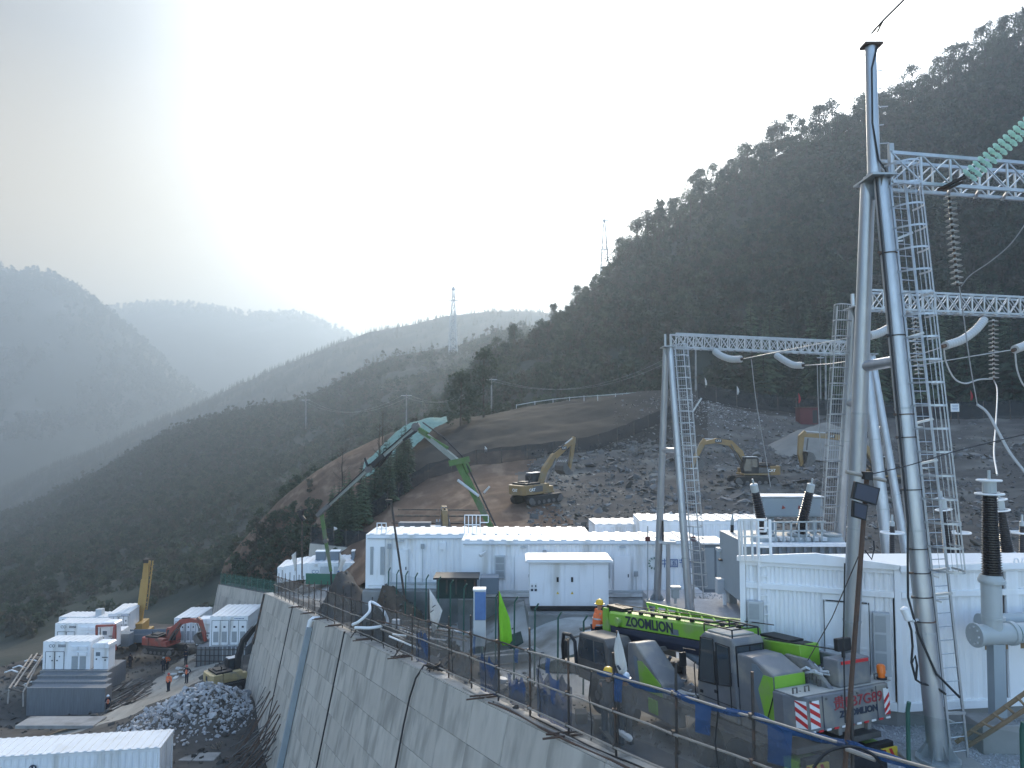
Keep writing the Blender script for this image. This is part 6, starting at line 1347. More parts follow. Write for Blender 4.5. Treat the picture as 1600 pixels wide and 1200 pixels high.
for k in range(6): b = MB(); b.lathe((-3.8+2.4*(k//2)+(1.2 if k > 3 else 0), -1.2 if k % 2 else .92, .5), (0, 1, 0), [(.5, 0), (.5, .28)], 14); b.build('wheel', 'rubber', dt)
b = MB(); b.box(at(192, 1006, 96)+V((0, 0, .6)), (2.0, 1.4, 1.5)); tag(b.build('steel_skip', 'cabinet_dark', bev=.04), 'dark steel skip standing at the left edge of the lower road', 'skip')
# ------------------------------------------------------------------ concrete pump boom over the yard
pump = thing('concrete_pump', 'green concrete pump with its jointed boom arching high over the long cabins', 'pump', at(770, 905, 60))
PB = [(770, 830, 60), (716, 722, 61), (650, 667, 63), (576, 733, 65), (502, 800, 66), (509, 845, 66), (517, 893, 66)]
PBw = [at(*p) for p in PB]
def pumpbeam(i, w0, w1, m, name='boom_section'):
    p, q = PBw[i], PBw[i+1]; b = MB(); n = 6
    for k in range(n):
        a, c = p.lerp(q, k/n), p.lerp(q, (k+1)/n); w = w0+(w1-w0)*(k+.5)/n; b.bar(a, c, w*.8, w)
    return b.build(name, m, pump, world=True)
s1 = pumpbeam(0, .34, .52, 'pump_green'); s2 = pumpbeam(1, .4, .36, 'boom_grey'); s3 = pumpbeam(2, .38, .32, 'boom_grey'); s4 = pumpbeam(3, .3, .22, 'boom_grey'); s5 = pumpbeam(4, .3, .3, 'pump_green'); s6 = pumpbeam(5, .28, .22, 'pump_green')
def off(p, dx, dz): return p+V((dx, -.3, dz))
b = MB(); b.bar(off(PBw[1], -.7, -.1), off(PBw[1], .9, .25), .4, .45); b.bar(off(PBw[1], .5, .2), off(PBw[1], .9, -.8), .3, .4); b.build('knuckle', 'pump_green', s1, world=True)
b = MB(); b.tube([off(PBw[1], .0, -1.4), at(748, 775, 60)], .11, 8); b.build('cylinder', 'trim_grey', s1, world=True)
b = MB(); b.tube([off(PBw[0], .35, .2), off(PBw[1], .4, .4), off(PBw[1], -.5, 1.3), off(PBw[1], -1.2, 2.0), off(PBw[2], .6, .35)], .06, 7); b.tube([off(PBw[2], .2, .35), off(PBw[3], .1, .35), off(PBw[4], .2, .3)], .05, 7); b.build('delivery_pipe', 'black', pump, world=True, smooth=True)
b = MB(); b.bar(at(655, 674, 62.6), at(700, 700, 61.6), .16, .2); b.bar(at(655, 670, 62.6), at(668, 678, 62.3), .3, .25); b.build('link', 'pump_green', s2, world=True)['kind'] = 'stuff'
b = MB(); b.bar(at(652, 672, 62.8), at(630, 688, 63.4), .14, .18); b.bar(at(600, 712, 64.2), at(583, 728, 64.6), .5, .4); b.bar(at(612, 705, 64), at(592, 730, 64.6), .16, .16); b.tube([at(586, 722, 64.4), at(573, 728, 64.8), at(570, 716, 65), at(577, 733, 65)], .09, 6); b.build('link', 'black', s3, world=True)['kind'] = 'stuff'
for i, (j, w) in enumerate(((2, .7), (3, .6), (4, .5), (5, .4))):
    b = MB(); b.lathe(PBw[j]+V((0, -w*.5, 0)), (0, 1, 0), [(w*.5, 0), (w*.5, w)], 12); b.build('joint', 'dust_metal', pump, world=True)
b = MB(); b.bar(at(515, 788, 65.8), at(496, 806, 65.9), .5, .35); b.build('joint', 'dust_metal', pump, world=True)
b = MB(); b.tube([PBw[6], PBw[6]+V((.1, 0, -1.6))], .09, 8); b.build('end_hose', 'black', pump, world=True)
b = MB(); b.box(at(770, 862, 60)+V((0, 1, 0)), (1.6, 8, 1.6)); b.box(at(770, 895, 60)+V((0, 1, 0)), (2.3, 9, 1.4)); b.build('carrier', 'pump_green', pump, world=True, bev=.05)
# ------------------------------------------------------------------ mobile crane in the foreground
hd = math.atan2(.916, -.40); cr = thing('mobile_crane', 'lime green and grey truck crane with its boom lowered, parked behind the mesh fence', 'crane', (5.57, 17.5, -7.52), 0, None, (0, R(4.2), hd))
def cbx(name, m, x0, x1, y0, y1, z0, z1, par=None, bev=.02):
    b = MB(); b.box(((x0+x1)/2, (y0+y1)/2, (z0+z1)/2), (x1-x0, y1-y0, z1-z0)); return b.build(name, m, par or cr, bev=bev)
# carrier
ch = cbx('chassis', 'black', -2.9, 7.3, -.55, .55, .75, 1.15)
dk = cbx('deck', 'dust_metal', -2.3, 5.2, -1.12, 1.12, 1.15, 1.27)
for y in (-1, 1):
    cbx('fender', 'crane_grey', -1.2, 1.35, y*1.12-.2, y*1.12+.02 if y > 0 else y*1.12+.2, 1.02, 1.16); cbx('side_skirt', 'crane_grey', 1.5, 3.4, y*1.02-.1, y*1.02+.1, .62, 1.15)
def wheel(x, y, dual=False):
    b = MB(); s = 1 if y > 0 else -1; b.lathe((x, y-s*.32, .5), (0, s, 0), [(.30, 0), (.46, .0), (.5, .04), (.5, .26), (.46, .30), (.30, .30)], 24); w = b.build('wheel', 'rubber', cr, smooth=True)
    b = MB(); b.lathe((x, y-s*.10, .5), (0, s, 0), [(.29, 0), (.27, .02), (.13, .03), (.13, .08), (.02, .09)], 20); b.build('rim', 'dust_metal', w)
    b = MB()
    for k in range(8): a = k*.785; b.box((x+math.cos(a)*.19, y-s*.06, .5+math.sin(a)*.19), (.035, .05, .035))
    b.build('wheel_nuts', 'trim_grey', w)
for x in (-.62, .68, 4.05, 5.35):
    for y in (-1.15, 1.15): wheel(x, y)
cbx('outrigger_box', 'lime', -2.35, -1.95, -1.15, 1.15, .7, 1.05); cbx('outrigger_box', 'lime', 2.35, 2.75, -1.15, 1.15, .7, 1.05)
# tail with lamps
tl = cbx('tail_frame', 'black', -2.55, -2.4, -1.15, 1.15, .45, 1.15)
for y in (-1, 1):
    l = cbx('tail_lamp', 'sign_red', -2.62, -2.55, y*.9-.24, y*.9+.24, .52, .70, tl); cbx('lamp_housing', 'dust_metal', -2.64, -2.56, y*.9-.27, y*.9+.27, .74, .80, tl)
    bd = cbx('marker_board', 'sign_yellow', -2.62, -2.57, y*.9-.26, y*.9+.26, .82, 1.06, tl, .004)
    for k in range(3): b = MB(); yy_ = y*.9-.2+.17*k; b.add([(-2.625, yy_, .83), (-2.625, yy_+.08, .83), (-2.625, yy_+.18, 1.05), (-2.625, yy_+.10, 1.05)], [(0, 1, 2, 3)]); b.build('stripe', 'sign_red', bd)
# driver's cab low at the front
fc = MB(); fc.prism([(4.65, .75), (6.5, .75), (6.55, 1.3), (6.3, 2.05), (4.85, 2.1), (4.65, 1.9)], .3, 1.12); fc.prism([(4.65, .75), (6.5, .75), (6.55, 1.3), (6.3, 2.05), (4.85, 2.1), (4.65, 1.9)], -1.12, -.5); fc.box((5.6, -.1, 1.1), (1.9, .8, .7)); dc = fc.build('driver_cab', 'dust_metal', cr, bev=.05)
b = MB(); b.prism([(4.8, 1.36), (5.4, 1.36), (5.4, 1.95), (4.9, 1.98)], 1.11, 1.135); b.build('window', 'glass', dc); b = MB(); b.prism([(5.5, 1.36), (6.35, 1.36), (6.2, 1.93), (5.5, 1.95)], 1.11, 1.135); b.build('window', 'glass', dc)
b = MB(); b.add([(4.645, .4, 1.36), (4.645, 1.0, 1.36), (4.76, 1.0, 1.9), (4.76, .4, 1.9)], [(0, 1, 2, 3)]); b.build('window', 'glass', dc)
cbx('roof_hatch', 'deck_pale', 5.0, 6.1, -1.05, -.55, 2.09, 2.15, dc); cbx('bonnet', 'dust_metal', 3.5, 4.6, -.6, .3, 1.27, 1.6, cr, .06)
# open door frame and mirror beyond the cab
b = MB(); dp_ = [(6.9, 1.35, .95), (6.85, 1.4, 1.6), (6.7, 1.42, 1.98), (6.2, 1.45, 2.02), (6.05, 1.4, 1.85), (6.0, 1.4, .95)]; b.tube([V(p) for p in dp_], .05, 8); df = b.build('door_frame', 'black', dc, smooth=True); b = MB(); b.box((6.4, 1.5, 1.6), (.2, .1, .5)); b.build('mirror', 'black', df, bev=.03)
# grey cover box with the lime triangle
b = MB(); b.prism([(1.9, 1.2), (3.6, 1.2), (3.5, 2.25), (3.15, 2.3), (2.0, 1.5)], .55, 1.2); cvx = b.build('engine_cover', 'crane_grey', cr, bev=.04); b = MB(); b.prism([(1.98, 1.22), (2.95, 1.22), (3.05, 1.88), (2.85, 1.9), (2.05, 1.5)], 1.2, 1.215); b.build('panel', 'lime', cvx); b = MB(); b.prism([(2.95, 1.3), (3.15, 1.3), (3.22, 1.98), (3.05, 1.95)], 1.2, 1.213); b.build('panel', 'cabinet_dark', cvx)
# clutter on deck
b = MB(); rd_ = random.Random(3)
for k in range(9): a = V((rd_.uniform(1.3, 2.8), rd_.uniform(.3, 1.0), 1.3)); b.tube([a, a+V((rd_.uniform(-.4, .4), rd_.uniform(-.2, .2), .12)), a+V((rd_.uniform(-.7, .7), rd_.uniform(-.3, .3), .03))], .03, 6)
b.build('ropes', 'rag', cr); cbx('toolbox', 'dust_metal', 1.4, 2.7, .1, .7, 1.27, 1.4); cbx('pad', 'deck_pale', 1.5, 2.9, .45, 1.05, 1.28, 1.36); b = MB(); b.lathe((1.2, .35, 1.5), (0, 0, 1), [(.12, 0), (.2, .1), (.2, .3), (.1, .42)], 14); b.build('drum', 'rust', cr, smooth=True)
# superstructure
b = MB(); b.lathe((0, 0, 1.27), (0, 0, 1), [(.75, 0), (.75, .2)], 28); b.build('slewing_ring', 'black', cr)
tb = MB(); tb.prism([(-2.6, 1.47), (.9, 1.47), (.9, 1.75), (.2, 2.0), (-1.3, 2.75), (-1.9, 2.75), (-2.6, 2.2)], -.55, -.45); tb.prism([(-2.6, 1.47), (.9, 1.47), (.9, 1.75), (.2, 2.0), (-1.3, 2.75), (-1.9, 2.75), (-2.6, 2.2)], .22, .32); tb.box((-.9, -.1, 1.55), (3.2, .8, .14)); tb.build('turntable', 'crane_grey', cr, bev=.02)
# counterweight with stripes and lettering
cw = MB(); cw.prism([(-2.62, -1.05), (-2.62, 1.05), (-2.2, 1.28), (-1.915, 1.28), (-1.915, -1.28), (-2.2, -1.28)], 1.62, 2.28, ex=(1, 0, 0), ey=(0, 1, 0), ez=(0, 0, 1)); cwo = cw.build('counterweight', 'crane_grey', cr, bev=.03)
cbx('top_plate', 'deck_pale', -2.55, -1.93, -1.22, 1.22, 2.285, 2.30, cwo, .004); cbx('upper_block', 'crane_grey', -2.5, -2.1, -.75, .1, 2.3, 2.82, cwo, .03); cbx('rear_lamp', 'sign_red', -2.53, -2.5, -.68, .03, 2.73, 2.79, cwo, .004)
for (p, ey, L_) in (((-2.632, .80, 1.68), (0, 1, 0), .21), ((-2.632, -1.03, 1.68), (0, 1, 0), .16)):
    pass
def stripes(P, ex, w, h, n, par, flip=1):
    P, ex = V(P), V(ex).normalized(); b = MB(); b.add([P, P+ex*w, P+ex*w+V((0, 0, h)), P+V((0, 0, h))], [(0, 1, 2, 3)]); bd = b.build('stripe_board', 'sign_white', par); nr = ex.cross(V((0, 0, 1)))*.004
    if nr.x > 0: nr = -nr
    for k in range(n):
        z0 = h*(k)/n; z1 = h*(k+.5)/n; r_ = h*.28*flip; b = MB()
        def cl(z): return min(h, max(0, z))
        b.add([P+nr+V((0, 0, cl(z0))), P+nr+ex*w+V((0, 0, cl(z0+r_))), P+nr+ex*w+V((0, 0, cl(z1+r_))), P+nr+V((0, 0, cl(z1)))], [(0, 1, 2, 3)]); b.build('stripe', 'sign_red', bd)
stripes((-2.632, .79, 1.70), (0, 1, 0), .24, .5, 3, cwo); stripes((-2.60, 1.075, 1.70), (.42, .23, 0), .22, .5, 3, cwo); stripes((-2.632, -1.04, 1.70), (0, 1, 0), .15, .5, 3, cwo, -1)
text('plate_number', '贵EB7G89', .27, 'plate_red', cwo, (-2.628, -.22, 2.06), (R(90), 0, R(-90)), .004, bold=.003, sx=1.12); text('brand_lettering', 'ZOOMLION', .16, 'ink', cwo, (-2.628, -.22, 1.86), (R(90), 0, R(-90)), .004, bold=.008, sx=1.15)
for k in range(11):
    b = MB(); b.box((-2.62, -.98+.195*k, 1.635), (.02, .11, .035)); b.build('reflector', 'sign_red' if k % 2 else 'sign_white', cwo)
for y in (1.15, .85, -1.0): b = MB(); b.tube([(-2.35, y, 2.28), (-2.35, y, 2.40), (-2.35, y-.1, 2.40), (-2.35, y-.1, 2.28)], .018, 6); b.build('lifting_eye', 'dust_metal', cwo)
b = MB()
for y in (-.88, -.96, -1.04): b.tube([(-2.2, y, 2.3), (-2.2, y, 2.62), (-2.05, y, 2.62), (-2.05, y, 2.3)], .016, 6)
b.build('grab_rail', 'scaffold', cwo)
b = MB(); b.lathe((-2.42, -1.12, 2.30), (0, 0, 1), [(.07, 0), (.07, .12), (.085, .12), (.085, .26), (.06, .29)], 14); b.build('beacon', 'amber', cwo, smooth=True)
b = MB(); b.lathe((-2.42, -1.12, 2.28), (0, 0, 1), [(.1, 0), (.1, .06)], 14); b.build('beacon_base', 'black', cwo)
cbx('work_lamp', 'black', -2.42, -2.3, -.38, -.02, 2.95, 3.2, cwo); b = MB(); b.bar((-2.36, -.2, 2.8), (-2.36, -.2, 2.97), .05); b.build('lamp_post', 'black', cwo)
# winches and hoses
for x, y in ((-1.95, -.42), (-1.5, -.42)):
    b = MB(); b.lathe((x, y-.3, 2.35), (0, 1, 0), [(.26, 0), (.26, .04), (.17, .05), (.17, .55), (.26, .56), (.26, .6)], 20); b.build('winch', 'dust_metal', cr, smooth=True)
b = MB(); rd_ = random.Random(9)
for k in range(16): x, y, z = rd_.uniform(-2.3, -1.8), rd_.uniform(-.05, .42), rd_.uniform(2.3, 2.6); b.tube([(x, y, z), (x+rd_.uniform(.1, .3), y+rd_.uniform(-.1, .1), z+rd_.uniform(-.05, .2)), (x+rd_.uniform(.2, .5), y+rd_.uniform(-.1, .15), z+rd_.uniform(-.1, .1)), (x+rd_.uniform(.3, .6), y, z-.15)], .026, 6)
b.build('hydraulic_hoses', 'trim_grey', cr, smooth=True); b = MB()
for k in range(7): b.box((-2.2+.10*k, .25, 2.36+.05*(k % 3)), (.08, .22, .14))
b.build('valve_block', 'dust_metal', cr, bev=.01)
# operator's cab
oc = MB(); oc.prism([(-.80, 1.32), (.50, 1.32), (.56, 1.75), (.36, 2.95), (.20, 3.06), (-.72, 3.06), (-.80, 2.95)], .42, 1.24); oco = oc.build('operator_cab', 'crane_grey', cr, bev=.05)
b = MB(); b.prism([(-.10, 2.02), (.44, 1.98), (.29, 2.9), (-.10, 2.92)], 1.235, 1.252); b.build('window', 'glass', oco); b = MB(); b.prism([(-.62, 2.10), (-.24, 2.04), (-.24, 2.86), (-.62, 2.84)], 1.235, 1.252); b.build('window', 'glass', oco)
b = MB(); b.add([(-.806, .5, 2.12), (-.806, 1.16, 2.12), (-.806, 1.16, 2.88), (-.806, .5, 2.88)], [(0, 1, 2, 3)]); b.build('window', 'glass', oco); b = MB()
for z in (2.1, 2.9): b.box((-.812, .83, z), (.014, .74, .03))
for y in (.47, .83, 1.19): b.box((-.812, y, 2.5), (.014, .03, .8))
b.build('window_frame', 'black', oco)
b = MB()
for pl_ in ([(-.12, 2.0), (.47, 1.96), (.31, 2.93), (-.12, 2.95)], [(-.65, 2.08), (-.21, 2.01), (-.21, 2.89), (-.65, 2.87)]): b.tube([(x, 1.252, z) for x, z in pl_]+[(pl_[0][0], 1.252, pl_[0][1])], .018, 5)
b.build('window_frame', 'black', oco); b = MB(); b.add([(.555, .5, 1.8), (.555, 1.16, 1.8), (.375, 1.16, 2.9), (.375, .5, 2.9)], [(0, 1, 2, 3)]); b.build('windscreen', 'glass', oco)
cbx('door_handle', 'black', -.18, -.08, 1.24, 1.26, 1.82, 1.88, oco, 0); cbx('door_handle', 'black', .34, .42, 1.24, 1.26, 1.72, 1.78, oco, 0); cbx('door_gap', 'black', -.195, -.185, 1.239, 1.246, 1.36, 2.0, oco, 0)
cbx('seat', 'black', -.55, -.1, .6, 1.05, 1.75, 1.9, oco); cbx('roof_vent', 'deck_pale', -.6, .2, .5, 1.15, 3.06, 3.10, oco)
b = MB(); z = 3.22
for p, q in (((-.7, .48), (.25, .48)), ((.25, .48), (.25, 1.18)), ((.25, 1.18), (-.7, 1.18)), ((-.7, 1.18), (-.7, .48)), ((-.4, .48), (-.4, 1.18)), ((-.1, .48), (-.1, 1.18))): b.tube([(*p, z), (*q, z)], .016, 6)
for p in ((-.7, .48), (.25, .48), (.25, 1.18), (-.7, 1.18)): b.tube([(*p, 3.05), (*p, z)], .016, 6)
b.build('roof_rack', 'black', oco)
# housing behind the cab with the lime wedge
hb = MB(); hb.prism([(-1.9, 1.32), (-.82, 1.32), (-.82, 2.78), (-1.3, 2.78), (-1.9, 2.54)], .40, 1.2); hbo = hb.build('side_housing', 'crane_grey', cr, bev=.04)
b = MB(); b.prism([(-1.88, 1.6), (-1.62, 1.6), (-1.45, 2.2), (-1.62, 2.5), (-1.88, 2.5)], 1.2, 1.216); b.build('panel', 'lime', hbo); b = MB(); b.prism([(-1.62, 1.6), (-1.5, 1.6), (-1.3, 2.2), (-1.3, 2.66), (-1.42, 2.66), (-1.62, 2.5), (-1.45, 2.2)], 1.2, 1.218); b.build('panel', 'cabinet_dark', hbo)
b = MB(); b.box((-1.906, .8, 2.1), (.016, .77, .84)); b.build('panel', 'lime', hbo)
# boom: lime upper flange, navy lower shell
bx0, bx1, bz0, bz1 = -1.5, 6.3, 2.68, 2.15      # axis end points (x, z)
bd = V((bx1-bx0, 0, bz1-bz0)).normalized(); bn = V((-bd.z, 0, bd.x))
def bp(t, u, y=0): return V((bx0, 0, bz0))+bd*t+bn*u+V((0, y-.12, 0))
BL = (V((bx1, 0, bz1))-V((bx0, 0, bz0))).length
def boomshell(name, m, t0, t1, prof, par):
    b = MB(); n = len(prof); vs = [bp(t0, u, y) for y, u in prof]+[bp(t1, u, y) for y, u in prof]; b.add(vs, [tuple(range(n)), tuple(range(2*n-1, n-1, -1))]+[(i, n+i, n+(i+1) % n, (i+1) % n) for i in range(n)]); return b.build(name, m, par, bev=.012)
upper = [(.29, .02), (.29, .36), (.22, .42), (-.22, .42), (-.29, .36), (-.29, .02)]
lowerp = [(.29, .0), (.29, -.16), (.2, -.36), (.0, -.44), (-.2, -.36), (-.29, -.16), (-.29, .0)]
bm = boomshell('boom', 'lime', 1.62, BL-.15, upper, cr); boomshell('lower_shell', 'navy', 1.6, BL-.3, lowerp, bm)
boomshell('boom_foot', 'lime', -.05, 1.6, [(.25, -.2), (.27, .26), (-.27, .26), (-.25, -.2)], bm); b = MB(); b.box(bp(.15, .1, .0), (.22, .4, .35)); b.build('vent_opening', 'black', bm); 
b = MB(); b.box(bp(.75, .32, 0), (.9, .4, .05)); b.build('cover_strip', 'black', bm)
for t_ in (1.9, BL-.75):
    b = MB(); b.lathe(bp(t_, .16, .29), (0, 1, 0), [(.13, 0), (.13, .12), (.05, .13)], 16); b.lathe(bp(t_, .16, -.29), (0, -1, 0), [(.13, 0), (.13, .12)], 16); b.build('pivot_boss', 'lime', bm)
# inner sections and the head
boomshell('inner_section', 'navy', BL-.3, BL+.05, [(.22, -.3), (.22, .3), (-.22, .3), (-.22, -.3)], bm)
hdp = MB(); hdp.prism([(-.1, -.62), (.22, -.62), (.32, -.1), (.22, .5), (-.05, .5)], -.27, -.2); hdp.prism([(-.1, -.62), (.22, -.62), (.32, -.1), (.22, .5), (-.05, .5)], .2, .27)
mtx = [bp(BL, 0)+bd*v[0]+bn*v[2]+V((0, v[1], 0)) for v in hdp.v]; b = MB(); b.add(mtx, hdp.f); hd_ = b.build('boom_head', 'lime', bm, bev=.012)
for u in (.38, -.52, -.3):
    b = MB(); b.lathe(bp(BL+.12, u, -.18), (0, 1, 0), [(.17, 0), (.14, .06), (.17, .12), (.14, .18), (.17, .24), (.14, .3), (.17, .36)], 16); b.build('sheave', 'dust_metal', hd_)
b = MB(); b.tube([bp(BL+.12, -.7, -.05), bp(BL+.05, -1.05, -.05)], .02, 5); b.box(bp(BL+.05, -1.1, -.05), (.16, .14, .22)); b.build('hook_block', 'lime', hd_, bev=.02)
b = MB(); b.box(bp(BL-.35, .50, 0), (.9, .36, .1)); b.build('head_cover', 'black', bm)
# pipes, ropes and folded jib along the boom
b = MB(); b.tube([bp(1.7, .50, .2), bp(BL-1.4, .5, .2)], .022, 6); b.tube([bp(2.2, .5, .25), bp(BL-1.6, .5, .25)], .016, 6); b.tube([bp(1.0, .55, -.05), bp(BL, .58, -.05)], .012, 6); b.build('hydraulic_pipe', 'scaffold', bm)
for t_ in np.linspace(1.9, BL-1.2, 9): b = MB(); b.box(bp(t_, .46, .2), (.05, .12, .07)); b.build('pipe_clamp', 'black', bm)
jb = MB(); j0, j1 = bp(2.0, .44, -.30), bp(BL-1.3, .66, -.34); jb.bar(j0, j1, .07, .07); jb.bar(bp(2.0, .46, -.62), bp(BL-1.3, .40, -.60), .07, .07); jb.bar(bp(2.0, .44, .02), bp(BL-1.3, .46, -.1), .06, .06); jo = jb.build('folding_jib', 'lime', bm)
for k in range(9):
    t0, t1 = k/9, (k+1)/9; a0_, a1_ = bp(2.0, .44, -.30), bp(BL-1.3, .66, -.34); c0_, c1_ = bp(2.0, .46, -.62), bp(BL-1.3, .40, -.60); b = MB(); b.bar(a0_.lerp(a1_, t0), c0_.lerp(c1_, t1), .045, .045); b.build('lattice_bar', 'lime_flag', jo)
    e0_, e1_ = bp(2.0, .44, .02), bp(BL-1.3, .46, -.1); b = MB(); b.bar(e0_.lerp(e1_, t0), a0_.lerp(a1_, t1), .04, .04); b.build('lattice_bar', 'lime_flag', jo)
ang = math.atan2(bd.z, bd.x)
text('brand_lettering', 'ZOOMLION', .36, 'ink', bm, bp(5.55, .20, .296), Euler((R(90), 0, R(180))), .004, bold=.012, sx=1.2).rotation_euler = (Mx.Rotation(-ang, 3, 'Y')@Euler((R(90), 0, R(180))).to_matrix()).to_euler()
b = MB(); b.box(bp(4.35, .12, .296), (.35, .008, .14), Mx.Rotation(-ang, 3, 'Y')); b.build('maker_plate', 'cabinet_dark', bm)
b = MB(); b.tube([(.8, -.1, 1.6), bp(4.3, -.35, 0)], .15, 14); b.build('luffing_cylinder', 'cabinet_dark', cr, smooth=True)
b = MB(); b.bar((3.4, -.45, 1.27), (3.4, -.45, 2.0), .08); b.bar((3.4, .3, 1.27), (3.4, .3, 2.0), .08); b.bar((3.4, -.5, 2.0), (3.4, .35, 2.0), .1); b.bar((3.4, .3, 1.3), (2.9, .3, 1.9), .06); b.build('boom_rest', 'crane_grey', cr)
b = MB(); b.tube([(-2.3, .9, 2.3), (-1.9, 1.22, 2.2), (-1.7, 1.24, 1.7)], .012, 5); b.tube([(-2.4, -.2, 2.95), (-.85, .45, 3.0)], .014, 5); b.build('cable', 'black', cr)

# cab fittings that catch the eye
b = MB(); b.tube([(.5, 1.27, 2.6), (.75, 1.42, 2.62), (.75, 1.42, 2.3)], .014, 5); b.box((.76, 1.44, 2.38), (.05, .16, .3)); b.build('mirror', 'black', oco)
for x0 in (-.70, .52): b = MB(); b.tube([(x0, 1.26, 1.6), (x0, 1.31, 1.65), (x0, 1.31, 2.3), (x0, 1.26, 2.35)], .014, 5); b.build('grab_handle', 'black', oco)
b = MB(); b.box((-.16, 1.244, 1.66), (1.24, .008, .012)); b.box((-.16, 1.244, 2.0), (.02, .008, 1.4)); b.build('panel_gap', 'black', oco)
for y in (-.7, 0, .7): b = MB(); b.box((-2.634, y, 1.96), (.006, .012, .62)); b.build('panel_gap', 'navy', cwo)
for k in range(6): b = MB(); b.lathe((-2.63, -1.0+.4*k, 2.2), (-1, 0, 0), [(.022, 0), (.022, .015)], 8); b.build('bolt', 'dust_metal', cwo)
b = MB(); b.box((-.2, 1.21, 1.24), (3.4, .05, .1)); b.build('step_rail', 'dust_metal', cr)
cbx('front_deck', 'dust_metal', 6.5, 7.6, -1.1, 1.1, .78, 1.05)
# ------------------------------------------------------------------ people
def skin_obj(name, pts, edges, rad, m, parent, root=0, sub=1):
    bm = bmesh.new(); ly = bm.verts.layers.skin.verify(); vs = [bm.verts.new(p) for p in pts]
    for i, v in enumerate(vs):
        r = rad[i]; v[ly].radius = r if isinstance(r, tuple) else (r, r); v[ly].use_root = (i == root)
    for a, b in edges: bm.edges.new((vs[a], vs[b]))
    me = bpy.data.meshes.new(name); bm.to_mesh(me); bm.free(); me.materials.append(MAT[m]); o = bpy.data.objects.new(name, me); COL.objects.link(o); o.parent = parent
    k = o.modifiers.new('skin', 'SKIN'); k.use_smooth_shade = True
    if sub: q = o.modifiers.new('subdiv', 'SUBSURF'); q.levels = sub; q.render_levels = sub
    return o
def person(label, loc, yaw, h=1.72, vest='vest_orange', trousers='cloth_dark', helmet='helmet_yellow', arms='down', stride=.0, group='site workers', sleeves='cloth_dark', lean=0.0):
    t = thing('person', label, 'person', loc, yaw, group); s = h/1.72; t.scale = (s, s, s)
    L = lean
    P = {'pel': (0, 0, .94), 'che': (L*.6, 0, 1.28), 'nek': (L, 0, 1.47), 'hd0': (L+.02, 0, 1.56), 'hd1': (L+.03, 0, 1.63), 'hd2': (L+.01, 0, 1.70)}
    for k, y in (('l', 1), ('r', -1)):
        st = stride*y
        P['hip'+k] = (0, .095*y, .90); P['kne'+k] = (.03+st*.45, .10*y, .50); P['ank'+k] = (-.01+st, .11*y, .09); P['toe'+k] = (.17+st, .13*y, .04)
        P['sho'+k] = (L, .19*y, 1.41)
        e, w = {'down': ((-.04, .25, 1.13), (.04, .25, .88)), 'front': ((.06, .24, 1.14), (.27, .15, 1.18)), 'hips': ((-.10, .36, 1.18), (.02, .20, 1.02)), 'fold': ((.04, .25, 1.15), (.22, -.02, 1.20)), 'reach': ((.14, .24, 1.22), (.36, .22, 1.36))}[arms]
        P['elb'+k] = (e[0]+L*.7, e[1]*y, e[2]); P['wri'+k] = (w[0]+L*.7, w[1]*y, w[2])
    names = list(P); ix = {n: i for i, n in enumerate(names)}; pts = [V(P[n]) for n in names]
    R0 = {'pel': (.11, .10), 'che': (.12, .105), 'nek': .052, 'hd0': (.075, .085), 'hd1': (.085, .10), 'hd2': (.07, .08)}
    E = [('pel', 'che'), ('che', 'nek'), ('nek', 'hd0'), ('hd0', 'hd1'), ('hd1', 'hd2')]; ED = []
    for k in 'lr':
        R0.update({'hip'+k: .07, 'kne'+k: .05, 'ank'+k: .04, 'toe'+k: (.04, .03), 'sho'+k: .055, 'elb'+k: .042, 'wri'+k: .03}); E += [('pel', 'hip'+k), ('hip'+k, 'kne'+k), ('kne'+k, 'ank'+k), ('ank'+k, 'toe'+k), ('che', 'sho'+k), ('sho'+k, 'elb'+k), ('elb'+k, 'wri'+k)]
    rad = [R0[n] for n in names]; edges = [(ix[a], ix[b]) for a, b in E]
    # hands: palm, four fingers and a thumb
    for k, y in (('l', 1), ('r', -1)):
        w = pts[ix['wri'+k]]; d = (w-pts[ix['elb'+k]]).normalized(); sdv = V((1, 0, 0)) if abs(d.x) < .8 else V((0, 0, 1)); sdv = (sdv-d*sdv.dot(d)).normalized(); nr = d.cross(sdv)
        pm = len(pts); pts.append(w+d*.07); rad.append((.035, .018)); edges.append((ix['wri'+k], pm))
        for j in range(4):
            a = len(pts); o = sdv*(.026-.0175*j); ln = (.05, .058, .054, .042)[j]; pts += [w+d*.10+o, w+d*(.10+ln*.6)+o+nr*.006*y, w+d*(.10+ln)+o+nr*.025*y]; rad += [.0095, .009, .008]; edges += [(pm, a), (a, a+1), (a+1, a+2)]
        a = len(pts); pts += [w+d*.045+sdv*.036, w+d*.085+sdv*.055]; rad += [.011, .009]; edges += [(pm, a), (a, a+1)]
    # nose
    a = len(pts); pts.append(pts[ix['hd1']]+V((.115, 0, -.005))); rad.append(.014); edges.append((ix['hd1'], a))
    skin_obj('body', pts, edges, rad, 'skin', t, ix['pel'], 1)
    for y in (-1, 1):
        b = MB(); b.lathe(V(P['hd1'])+V((.088, .032*y, .012)), (1, 0, 0), [(.012, 0), (.008, .008)], 8); b.build('eye', 'black', t); b = MB(); b.lathe(V(P['hd1'])+V((-.01, .09*y, -.01)), (0, y, 0), [(.03, 0), (.02, .02)], 8); b.build('ear', 'skin', t)
    b = MB(); b.box(V(P['hd0'])+V((.085, 0, -.0)), (.012, .05, .012)); b.build('mouth', 'red_paint', t)
    g = ['pel', 'hipl', 'knel', 'ankl', 'hipr', 'kner', 'ankr']; gi = {n: i for i, n in enumerate(g)}
